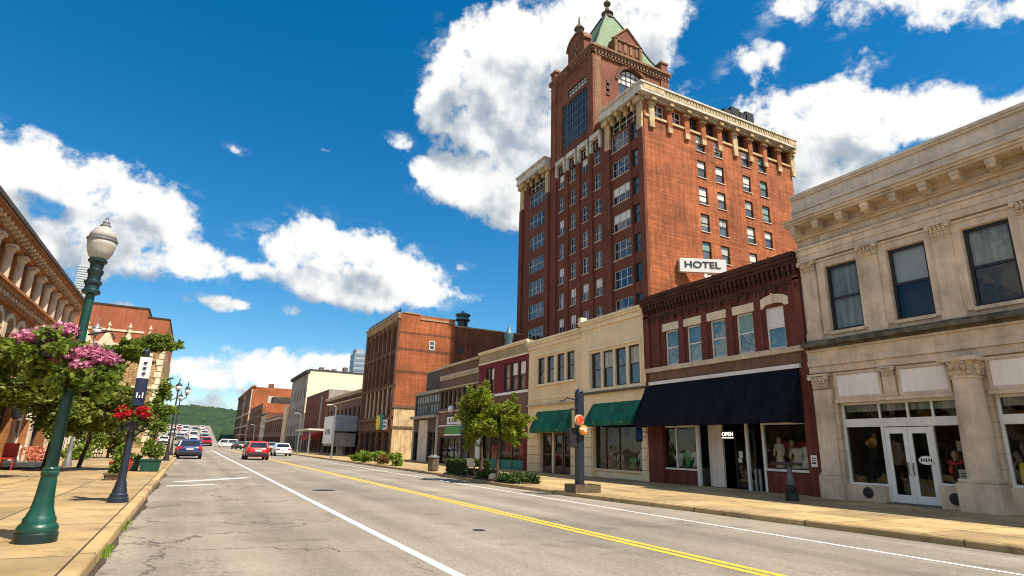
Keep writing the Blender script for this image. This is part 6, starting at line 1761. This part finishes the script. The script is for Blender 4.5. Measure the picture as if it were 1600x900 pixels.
def navy_pole(x, y):
    t = thing('banner_pole', 'dark navy cast iron post carrying a banner and red flower baskets by the left kerb', 'post', (x, y, ZW))
    c = (x, y, 0); z = ZW
    mb = MB(); mb.lathe([(.20, z), (.20, z+.09), (.175, z+.11), (.175, z+.16), (.145, z+.19), (.14, z+.24), (.12, z+.30), (.105, z+.40), (.095, z+.44)], c, 28); mb.build('base', 'iron_navy', t, smooth=True, autosm=30)
    mb = MB(); mb.lathe([(.082, z+.441), (.075, z+.9), (.066, z+3.2), (.075, z+3.22), (.07, z+3.28), (.02, z+3.34)], c, 20); mb.build('shaft', 'iron_navy', t, smooth=True, autosm=30)
    mb = MB()
    for sg in (-1, 1):
        pts = [(x+sg*(.07+.20*math.sin(a*.9)), y-.05, z+1.45+.36*a/3.14-.08*math.cos(a*2)) for a in [.0, .4, .8, 1.2, 1.6, 2.0, 2.4, 2.8, 3.14]]
        mb.tube(pts, .018, 7)
        ring = [(x+sg*.20+.085*math.cos(a), y-.05, z+1.57+.085*math.sin(a)) for a in [6.283*k/14 for k in range(15)]]; mb.tube(ring, .014, 6)
    mb.build('scroll_bracket', 'iron_navy', t)
    mb = MB(); mb.lathe([(.13, -.05), (.13, .05), (.09, .06)], (x+.0, y-.10, z+1.60), 18, 'y'); mb.build('medallion', 'iron', t)
    mb = MB(); mb.tube([(x+.02, y-.02, z+3.16), (x+.20, y-.08, z+3.16)], .012, 6); mb.tube([(x+.02, y-.02, z+2.02), (x+.20, y-.08, z+2.02)], .012, 6); mb.build('banner_arm', 'iron', t)
    b = thing('banner', 'narrow street banner, white above and navy below, hung on the navy post', 'banner', (x+.08, y-.09, z+2.05))
    def cloth(nm, mat, z0, z1):
        m = MB()
        for i in range(6):
            a = -.12+.24*i/6; q = -.12+.24*(i+1)/6
            f = lambda v: y-.095-.035*v+.012*math.sin(v*22)
            m.poly([(x+.03+a, f(a), z0), (x+.03+q, f(q), z0), (x+.03+q, f(q), z1), (x+.03+a, f(a), z1)])
        o = m.build(nm, mat, b); s = o.modifiers.new('solid', 'SOLIDIFY'); s.thickness = .006
    cloth('white_field', 'white_paint', z+2.66, z+3.14); cloth('navy_field', 'banner_navy', z+2.05, z+2.655)
    m = MB()
    for k in range(3): m.box(x+.0, x+.07, y-.118, y-.112, z+2.74+k*.12, z+2.79+k*.12)
    m.build('emblem', 'banner_navy', b)
    m = MB()
    for k in range(3): m.box(x-.03+k*.055, x-.005+k*.055, y-.122, y-.114, z+2.22, z+2.28+.06*(k != 1))
    m.build('lettering', 'white_paint', b)
    for sg, lb in ((-1, 'left of the two round baskets of red flowers on the navy post'), (1, 'right of the two round baskets of red flowers on the navy post')):
        basket(x+sg*.215-.01, y-.1, z+1.86, .225, lb, 'petal_red', 'leaf_dark', 80+sg, 3400, 160, .2, .05)
navy_pole(-1.20, 15.8)
def lantern(name, label, x, y, h, arms=True, mat='iron'):
    t = thing(name, label, 'street lamp', (x, y, ZW)); c = (x, y, 0); z = ZW
    mb = MB(); mb.lathe([(.2, z), (.2, z+.12), (.13, z+.3), (.08, z+.9), (.075, z+1.0), (.055, z+1.1), (.045, z+h)], c, 14); mb.build('post', mat, t, smooth=True, autosm=30)
    def head(px, pz, k):
        m = MB(); m.lathe([(.06, pz), (.15*k, pz+.03), (.10, pz+.06)], (px, y, 0), 12); cup = m.build('holder', mat, t)
        m = MB(); m.lathe([(.10*k, pz+.061), (.2*k, pz+.2), (.2*k, pz+.33), (.17*k, pz+.38)], (px, y, 0), 14); m.build('globe', 'globe_white', t, smooth=True)
        m = MB(); m.lathe([(.22*k, pz+.381), (.2*k, pz+.43), (.08, pz+.55), (.03, pz+.62), (.03, pz+.8), (.0, pz+.95)], (px, y, 0), 12); m.build('cap', mat, t)
    if arms:
        m = MB()
        for sg in (-1, 1): m.tube([(x, y, z+h-.4), (x+sg*.3, y, z+h-.6), (x+sg*.55, y, z+h-.35), (x+sg*.55, y, z+h-.2)], .03, 7)
        m.build('arm', mat, t)
        head(x-.55, z+h-.2, .8); head(x+.55, z+h-.2, .8); head(x, z+h, 1)
    else: head(x, z+h, 1)
lantern('street_lamp', 'dark ornate lamp with three lanterns at the left kerb beyond the planters', -1.25, 46, 4.5)
lantern('street_lamp', 'pale grey post lamp with white globe standing among the trees on the left', -4.95, 35, 6.2, False, 'steel')
lantern('street_lamp', 'tall dark lamp at the left kerb by the line of parked cars, farther away', -1.4, 62, 4.8, False)
def sign_pole(x, y):
    t = thing('sign_pole', 'square dark post with small arm standing in a planter box on the right kerb', 'post', (x, y, ZW))
    mb = MB(); mb.box(x-.12, x+.12, y-.12, y+.12, ZW, 3.42); mb.lathe([(.15, 3.42), (.12, 3.5), (.03, 3.55)], (x, y, 0), 12); mb.build('post', 'iron_navy', t, bevel=.015)
    mb = MB(); mb.tube([(x-.1, y, 3.15), (x-.5, y, 3.2), (x-.72, y, 3.05), (x-.78, y, 3.1)], .025, 7); mb.tube([(x-.1, y, 2.78), (x-.35, y, 2.85)], .03, 7); mb.build('arm', 'iron', t)
    mb = MB(); mb.box(x-.45, x-.13, y-.1, y+.1, 1.55, 2.2); mb.build('box', 'iron', t, bevel=.03)
    for (dx, z, r, lb, k) in ((-.14, 2.46, .185, 'upper round orange sign with white rim on the dark post', 0), (.02, 2.14, .165, 'lower round orange and red sign on the dark post', 1)):
        s = thing('round_sign', lb, 'sign', (x+dx, y-.2, z))
        m = MB(); m.lathe([(r, -.03), (r, .03)], (x+dx, y-.2, z), 24, 'y'); m.build('rim', 'stone_white' if k == 0 else 'sign_yellow', s)
        m = MB(); m.lathe([(r*.84, -.025), (r*.84, .002)], (x+dx, y-.24, z), 24, 'y'); m.build('disc', 'sign_orange', s)
        m = MB(); g = random.Random(5+k)
        for q in range(4): m.ell((x+dx+g.uniform(-.1, .1), y-.268, z+g.uniform(-.1, .1)), (g.uniform(.03, .08), .008, g.uniform(.03, .07)), 8, 5)
        m.build('emblem', 'sign_red' if k == 0 else 'stone_light', s)
    p = thing('planter_box', 'low weathered wooden planter box round the foot of the dark sign post', 'planter', (x+.1, y, ZW))
    m = MB()
    for (a, b_, c, d) in ((x-.38, x+.62, y-.34, y-.28), (x-.38, x+.62, y+.28, y+.34), (x-.38, x-.32, y-.28, y+.28), (x+.56, x+.62, y-.28, y+.28)): m.box(a, b_, c, d, ZW, ZW+.26)
    m.build('box', 'wood_box', p)
    m = MB(); m.box(x-.32, x+.56, y-.28, y+.28, ZW, ZW+.22); m.build('soil', 'mulch', p)
sign_pole(11.72, 17.1)
def pedestal(x, y):
    t = thing('pedestal_post', 'short grey cast iron pedestal with a flat crossbar on top, by the limestone shop', 'post', (x, y, ZW)); z = ZW
    mb = MB(); mb.lathe([(.20, z), (.20, z+.22), (.13, z+.25), (.16, z+.33), (.17, z+.42), (.10, z+.47)], (x, y, 0), 18); mb.build('base', 'iron', t, smooth=True, autosm=30)
    mb = MB(); mb.lathe([(.12, z+.471), (.13, z+.55), (.06, z+.95), (.05, z+1.0), (.07, z+1.02), (.05, z+1.06)], (x, y, 0), 18); mb.build('stem', 'pedestal_grey', t, smooth=True, autosm=30)
    mb = MB(); mb.box(x-.10, x+.10, y-.42, y+.62, z+1.061, z+1.16); mb.build('crossbar', 'iron', t, bevel=.02)
pedestal(16.9, 12.95)
def blue_sign():
    s = thing('wall_sign', 'small dark blade sign with blue panel at the end of the navy awning', 'sign', (XF-.5, 22.72, 2.0))
    m = MB(); m.box(XF-.75, XF-.35, 22.68, 22.78, 1.95, 2.62); m.build('case', 'black_frame', s, bevel=.05)
    m = MB(); m.box(XF-.68, XF-.45, 22.665, 22.68, 2.08, 2.52); m.build('panel', 'sign_blue', s)
    m = MB(); m.box(XF-.35, XF-.01, 22.70, 22.74, 2.4, 2.44); m.build('bracket', 'iron', s)
blue_sign()

# things in the shop windows
def garment(x, y, z, h, w, mat, label, hd=True, up='cloth_cream'):
    t = thing('mannequin', label, 'mannequin', (x, y, z))
    def ring(k, hh, d=.62, fl=0): return [(x+d*k*w*math.cos(q)*(1+fl*math.sin(5*q)), y+k*w*math.sin(q)*(1+fl*math.sin(5*q)), z+h*hh) for q in [6.2832*i/20 for i in range(20)]]
    m = MB(); m.rings([ring(1.05, 0, .7, .10), ring(.85, .25, .68, .08), ring(.58, .52, .66, .03), ring(.70, .66), ring(.92, .80), ring(.86, .845), ring(.35, .88), ring(.2, .90)]); c_ = m.build('clothing', mat, t, smooth=True)
    for sg in (-1, 1):
        m = MB(); m.tube([(x, y+sg*w*.80, z+h*.82), (x-.02, y+sg*w*1.08, z+h*.62), (x-.08, y+sg*w*1.0, z+h*.42)], [w*.24, w*.21, w*.15], 8); m.build('sleeve', mat, c_, smooth=True)
    if hd:
        m = MB(); m.ell((x, y, z+h*.98), (.085, .10, .13), 12, 9); m.lathe([(.05, z+h*.86), (.045, z+h*.95)], (x, y, 0), 10); m.build('head', 'skin', t, smooth=True)
XR = XF+.50
def stand(x0, x1, y0, y1, z1, label, mat='interior_floor'):
    m = MB(); m.box(x0, x1, y0, y1, ZW+.003, z1); m.box(x0-.03, x1+.03, y0-.03, y1+.03, z1, z1+.04); tag(m.build('display_table', mat, None, loc=((x0+x1)/2, (y0+y1)/2, ZW)), label, 'table')
stand(XF+.45, XF+1.3, 14.4, 16.05, .98, 'low display table behind the nearer shop window under the navy awning')
garment(XR, 15.75, 1.02, 1.05, .20, 'cloth_cream', 'cream coat on a mannequin at the far side of the brick shop window')
garment(XR, 14.95, 1.02, .85, .30, 'cloth_cream', 'wide cream cloak at the near side of the brick shop window', False)
garment(XR+.15, 15.3, 1.02, .95, .2, 'cloth_brown', 'brown dress on a mannequin in the middle of the brick shop window')
garment(XR-.05, 14.6, 1.02, .9, .17, 'cloth_white', 'white dress at the edge of the brick shop window', False)
m = MB()
for i in range(9): m.box(XR+.35, XR+.38, 14.4+i*.18, 14.52+i*.18, 1.75+.03*(i % 2), 2.0)
tag(m.build('bunting', 'cloth_red', None, loc=(XR+.36, 15.2, 1.75)), 'row of red cloth pieces hung across the brick shop window', 'bunting')
stand(XF+.45, XF+1.2, 19.9, 21.5, .84, 'low display table behind the farther shop window under the navy awning')
garment(XR, 20.1, .88, .75, .22, 'cloth_white', 'white shirt displayed nearest the cream panel under the navy awning', False)
garment(XR, 20.6, .88, .8, .2, 'cloth_green', 'green dress on display in the farther brick shop window', False)
garment(XR, 21.15, .88, .7, .2, 'cloth_white', 'white dress on display at the far end of the farther brick shop window', False)
stand(XF+.55, XF+1.2, 23.5, 27.0, .6, 'long low display table behind the cream shop window')
for i, (y, h, mt, lb) in enumerate(((23.9, .9, 'cloth_white', 'white garment nearest in the cream shop window'), (24.6, .6, 'cloth_green', 'green garment in the cream shop window'), (25.6, .8, 'cloth_cream', 'cream garment in the middle of the cream shop window'), (26.5, 1.0, 'cloth_brown', 'brown garment farthest in the cream shop window'))): garment(XR+.1, y, .64, h, .22, mt, lb, i % 2 == 0)
# display beside the white doors
stand(XF+.32, XF+.8, 9.35, 9.95, .74, 'low window bench behind the glass beside the white double doors')
def figure():
    x, y, z = XF+.46, 9.72, .78
    t = thing('mannequin', 'blond mannequin in black coat and red scarf beside the white double doors', 'mannequin', (x, y, z))
    m = MB(); m.rings([[(x+a*.95*w, y+b_*w, z+hh) for a, b_ in [(math.cos(q), math.sin(q)*1.15) for q in [6.283*k/16 for k in range(16)]]] for w, hh in ((.20, 0), (.17, .18), (.15, .34), (.19, .50), (.20, .58), (.12, .64), (.06, .67))]); m.build('coat', 'cloth_dark', t, smooth=True)
    m = MB(); m.tube([(x+.15*math.cos(q), y+.17*math.sin(q), z+.62+.03*math.sin(q*3)) for q in [6.283*k/16 for k in range(17)]], .055, 8); m.tube([(x-.15, y+.02, z+.62), (x-.2, y+.04, z+.45), (x-.19, y+.05, z+.30)], [.05, .055, .045], 8); m.build('scarf', 'cloth_red', t, smooth=True)
    m = MB(); m.ell((x, y, z+.83), (.085, .075, .115), 14, 10); m.lathe([(.045, z+.64), (.042, z+.75)], (x, y, 0), 10); m.ell((x-.088, y, z+.825), (.018, .013, .02), 7, 5); h = m.build('head', 'skin', t, smooth=True)
    m = MB(); m.ell((x+.025, y, z+.86), (.095, .092, .115), 14, 10, .05, random.Random(2)); m.ell((x+.07, y, z+.74), (.05, .08, .1), 10, 7, .05, random.Random(3)); m.build('hair', 'hair_blond', h, smooth=True)
figure()
m = MB(); m.box(XF+.3, XF+.31, 9.34, 9.60, .82, 1.22); o = m.build('poster', 'white_paint', None, loc=(XF+.3, 9.47, .82)); tag(o, 'white poster propped in the window between the mannequin and the round stone column', 'poster')
m = MB(); [m.box(XF+.294, XF+.299, 9.37, 9.55-.03*(k % 2), .88+k*.07, .91+k*.07) for k in range(4)]; m.build('lettering', 'cloth_blue', o)
for i, (y, z, h, lb) in enumerate(((9.75, 1.75, .3, 'upper small picture frame hung in the window by the white doors'), (9.5, 1.75, .26, 'small picture frame hung near the stone column'), (9.5, 1.35, .24, 'lower small picture frame hung near the stone column'))):
    m = MB(); m.box(XF+.95, XF+.98, y-.1, y+.1, z, z+h); m.box(XF+.94, XF+.949, y-.07, y+.07, z+.04, z+h-.04); tag(m.build('picture_frame', 'stone_light', None, loc=(XF+.95, y, z)), lb, 'picture')
stand(XF+.35, XF+1.0, 6.9, 8.2, .88, 'low display shelf behind the last window on the right')
g = random.Random(6)
for i in range(8):
    y = 7.0+.155*i; mt = ['cloth_green', 'cloth_red', 'sign_yellow', 'cloth_green', 'sign_orange', 'cloth_green', 'sign_teal', 'sign_yellow'][i]; hh = g.uniform(.3, .55)
    m = MB(); m.box(XF+.4, XF+.55, y-.065, y+.065, .925, .925+hh); m.ell((XF+.47, y, .925+hh), (.07, .06, .05), 8, 5)
    tag(m.build('packet', mt, None, loc=(XF+.47, y, .925)), '%s packet standing in the last shop window on the right' % ['bright green', 'red', 'yellow', 'tall green', 'orange', 'short green', 'teal', 'golden yellow'][i], 'packet', 'packets on the window shelf')

# ------------------------------------------------------------------ left pavement
tree('street_tree', 'broad leafy tree with dark trunk behind the green lamp on the left pavement', (-5.2, 31.5, ZW), [(0, 0, 0), (.05, 0, 1.2), (-.05, .05, 2.0), (.1, 0, 3.0)],
     crown(-4.7, 30.5, 3.25, 1.9, 1.7, 1.55, 26, 91, 560, .31)+crown(-3.5, 30.6, 2.75, 1.25, 1.2, 1.0, 13, 92, 480, .34)+crown(-6.4, 29, 4.4, 1.4, 1.4, .8, 14, 94, 420, .36)+crown(-4.4, 30.4, 2.1, 1.6, 1.5, .75, 14, 191, 420, .34), 'leaf_dark', .17, 90, .11)
tree('street_tree', 'slender leaning tree whose bough reaches right across the sky, left pavement', (-4.3, 33.5, ZW), [(0, 0, 0), (.25, 0, 1.6), (.5, -.6, 3.2), (1.1, -1.8, 4.7)],
     crown(-2.85, 30.6, 5.15, 1.0, .9, .62, 12, 95, 420, .38)+crown(-1.95, 30.4, 5.55, .75, .7, .46, 9, 96, 380, .4)+crown(-3.7, 30.8, 4.6, .8, .8, .6, 7, 97, 380, .4), 'leaf_mid', .15, 98, .08)
tree('street_tree', 'leafy tree at the left edge close to the ornate building', (-7.0, 23.4, ZW), [(0, 0, 0), (0, 0, 1.4), (.1, 0, 2.4), (.0, .1, 3.2)],
     crown(-6.0, 24.4, 3.95, 1.15, 1.2, .85, 14, 101, 480, .36)+crown(-5.3, 24.5, 3.0, 1.1, 1.0, .75, 11, 102, 440, .36), 'leaf_dark', .15, 103, .08)
tree('street_tree', 'small round tree beyond the iron fence on the left', (-4.9, 50, ZW), [(0, 0, 0), (0, 0, .7), (.05, 0, 1.3), (0, 0, 2)],
     crown(-4.9, 50, 2.4, 1.6, 1.6, 1.9, 16, 105, 260, .36), 'leaf_mid', .24, 106, .08)
tree('street_tree', 'thin young tree in the kerb row by the dark planter on the left', (-1.75, 37.5, ZW), [(0, 0, 0), (.02, 0, 1.0), (.0, 0, 1.8), (.05, 0, 2.8)],
     crown(-1.75, 37.5, 2.5, .75, .75, .9, 12, 107, 170, .38)+crown(-1.8, 37.5, 3.9, .45, .45, .7, 6, 108, 120, .45), 'leaf_mid', .17, 109, .045)
o = leaf_mesh('shrub', 'leaf_bright', None, crown(-6.2, 46, .6, .95, .8, .55, 10, 111, 150, .42), .17, 112, loc=(-6.2, 46, ZW)); tag(o, 'yellow green shrub in front of the iron fence', 'shrub')
def fence():
    t = thing('iron_fence', 'black iron railing in front of the garden beyond the ornate building', 'fence', (-6.6, 52, ZW))
    m = MB()
    y = 48.0
    for z in (.35, 1.9): m.box(-8.0, -5.4, 52.0, 52.05, z, z+.06)
    m.build('rail', 'iron', t)
    for k in range(17):
        q = MB(); x = -7.95+k*.155; q.box(x, x+.035, 52.01, 52.04, ZW, 2.15+.06*(k % 2)); q.build('bar', 'iron', t)
fence()
def shed_wall():
    t = thing('garden_wall', 'pale stucco wall and gate pier between the ornate building and the garden', 'wall', (-8, 49, ZW))
    m = MB(); m.box(-9.5, -8.02, 46.7, 47.0, 0, 2.6); m.box(-8.3, -7.7, 46.65, 47.05, 0, 2.9); m.build('wall', 'stone_white', t)
    m = MB(); m.box(-10, -6.9, 66, 66.3, 0, 4.2); m.build('rear_wall', 'stone_white', t)
shed_wall()
def planter(x, y, w, d, h, mat, label, plants, seed, leaf='leaf_mid', ph=.5, count=700):
    t = thing('planter', label, 'planter', (x, y, ZW))
    m = MB(); m.rings([[(x-w*.44, y-d*.44, ZW), (x+w*.44, y-d*.44, ZW), (x+w*.44, y+d*.44, ZW), (x-w*.44, y+d*.44, ZW)], [(x-w*.5, y-d*.5, ZW+h), (x+w*.5, y-d*.5, ZW+h), (x+w*.5, y+d*.5, ZW+h), (x-w*.5, y+d*.5, ZW+h)]]); m.build('box', mat, t, bevel=.02)
    m = MB(); m.box(x-w*.54, x+w*.54, y-d*.54, y+d*.54, ZW+h+.002, ZW+h+.06); m.build('rim', mat, t)
    leaf_mesh('plants', leaf, t, crown(x, y, ZW+h+ph*.5, w*.5, d*.5, ph*.62, 9, seed, count//9, .48), .13, seed)
planter(-1.38, 30.4, .78, .6, .44, 'pot_green', 'dark green box planter full of leafy stems by the left kerb', 1, 121, 'leaf_mid', .85, 1400)
planter(-2.15, 30.9, .7, .6, .40, 'pot_green', 'smaller green box planter between the red pot and the dark planter', 1, 122, 'leaf_mid', .3, 400)
planter(-2.05, 24.0, .55, .5, .16, 'wood_box', 'low tub of bright grass beside the navy post', 1, 123, 'leaf_bright', 1.0, 1100)
t = thing('flower_pot', 'red round flower pot beside the green planters', 'pot', (-2.3, 28.6, ZW))
m = MB(); m.lathe([(.26, ZW), (.38, ZW+.3), (.42, ZW+.42), (.40, ZW+.45)], (-2.3, 28.6, 0), 18); m.build('pot', 'pot_red', t, smooth=True, autosm=40); leaf_mesh('blossom', 'petal_red', t, crown(-2.3, 28.6, ZW+.52, .34, .34, .14, 6, 125, 60, .5), .09, 126)
# goods outside the ornate shop
def shop_goods():
    t = thing('display_platform', 'low white platform outside the shop on the left pavement', 'platform', (-6.4, 33, ZW))
    m = MB(); m.box(-6.8, -5.5, 31.6, 33.6, ZW+.08, ZW+.24); m.build('deck', 'white_paint', t); m = MB(); m.box(-6.7, -5.6, 31.7, 33.5, ZW, ZW+.079); m.build('base', 'iron', t)
    t = thing('garden_chair', 'red metal garden chair standing outside the shop at left', 'chair', (-6.3, 30.6, ZW))
    m = MB(); m.box(-6.55, -6.05, 30.4, 30.85, .55, .60); m.build('seat', 'pot_red', t); m = MB(); m.box(-6.55, -6.05, 30.86, 30.91, .60, 1.15); m.build('backrest', 'pot_red', t, bevel=.05)
    for x in (-6.52, -6.1):
        for y in (30.43, 30.82):
            m = MB(); m.box(x, x+.04, y, y+.04, ZW, .55); m.build('leg', 'pot_red', t)
    for i, (x, y, mat, lb) in enumerate(((-6.5, 28.3, 'cloth_dark', 'dark coat on a stand outside the shop at the left edge'), (-6.7, 33.9, 'cloth_white', 'white dress on a stand outside the shop beside the platform'))): garment(x, y, ZW, 1.05 if i else 1.5, .24, mat, lb, i == 0)
    o = leaf_mesh('flower_display', 'petal_mix', None, crown(-6.5, 37, .6, .9, 1.0, .5, 10, 131, 90, .42), .12, 132, loc=(-6.5, 37, ZW)); tag(o, 'mixed flower display standing at the foot of the shopfront', 'flowers')
    s = thing('hanging_sign', 'white hanging shop sign with dark lettering on the left facade', 'sign', (-7.4, 38.2, 2.3))
    m = MB(); m.box(-7.5, -6.1, 38.15, 38.25, 2.25, 2.85); m.build('board', 'white_paint', s)
    m = MB()
    for k, w in enumerate((.14, .1, .18, .12, .2, .1)): m.box(-7.3+k*.19, -7.3+k*.19+w*.8, 38.135, 38.149, 2.5, 2.72)
    m.box(-7.3, -6.3, 38.135, 38.149, 2.34, 2.38); m.build('lettering', 'text_black', s)
    m = MB(); m.tube([(-7.95, 38.2, 2.9), (-6.1, 38.2, 2.9)], .025, 6); m.build('bracket', 'iron', s)
    p = thing('door_lantern', 'dark bracket lantern on the pier beside the white hanging sign', 'lamp', (-7.85, 36.2, 2.2))
    m = MB(); m.lathe([(.1, 2.2), (.2, 2.3), (.22, 2.7), (.1, 2.85), (.02, 3.0)], (-7.5, 36.2, 0), 8); m.build('case', 'iron', p); m = MB(); m.tube([(-7.88, 36.2, 2.6), (-7.5, 36.2, 3.0)], .03, 6); m.build('bracket', 'iron', p)
shop_goods()
# far kerb posts on the right
for i, (x, y, lb) in enumerate(((12.6, 62, 'thin grey post on the right kerb by the tall orange block'), (12.6, 84, 'thin grey post on the right kerb before the flat canopy'), (12.6, 150, 'thin pale lamp post far along the right kerb'))):
    t = thing('lamp_post', lb, 'post', (x, y, ZW)); m = MB(); m.lathe([(.11, ZW), (.09, .6), (.06, 5.2)], (x, y, 0), 10); m.build('post', 'steel', t); m = MB(); m.tube([(x, y, 5.1), (x-.4, y, 5.35), (x-.9, y, 5.3)], .04, 6); m.build('arm', 'steel', t)

def tuft(x0, y0, x1, y1, n, label, seed):
    g = np.random.default_rng(seed); t = g.uniform(0, 1, n); X = x0+(x1-x0)*t+g.normal(0, .025, n); Y = y0+(y1-y0)*t+g.normal(0, .03, n)
    V = []; F_ = []
    for a, b in zip(X, Y):
        h = g.uniform(.03, .10); d = g.normal(0, .03, 2); k = len(V); w = .006
        V += [(a-w-x0, b-y0, 0), (a+w-x0, b-y0, 0), (a+d[0]-x0, b+d[1]-y0, h)]; F_.append((k, k+1, k+2))
    me = bpy.data.meshes.new('grass'); me.from_pydata(V, [], F_); me.materials.append(MATS['leaf_bright']); o = bpy.data.objects.new('grass', me); COL.objects.link(o); o.location = (x0, y0, .006)
    tag(o, label, 'grass', None, 'stuff')
tuft(KL+.03, 9.3, KL+.02, 10.1, 260, 'small tuft of grass growing in the left gutter beside the kerb', 3)
tuft(KL+.02, 11.6, KL+.02, 13.0, 70, 'thin weeds growing along the left gutter farther on', 4)
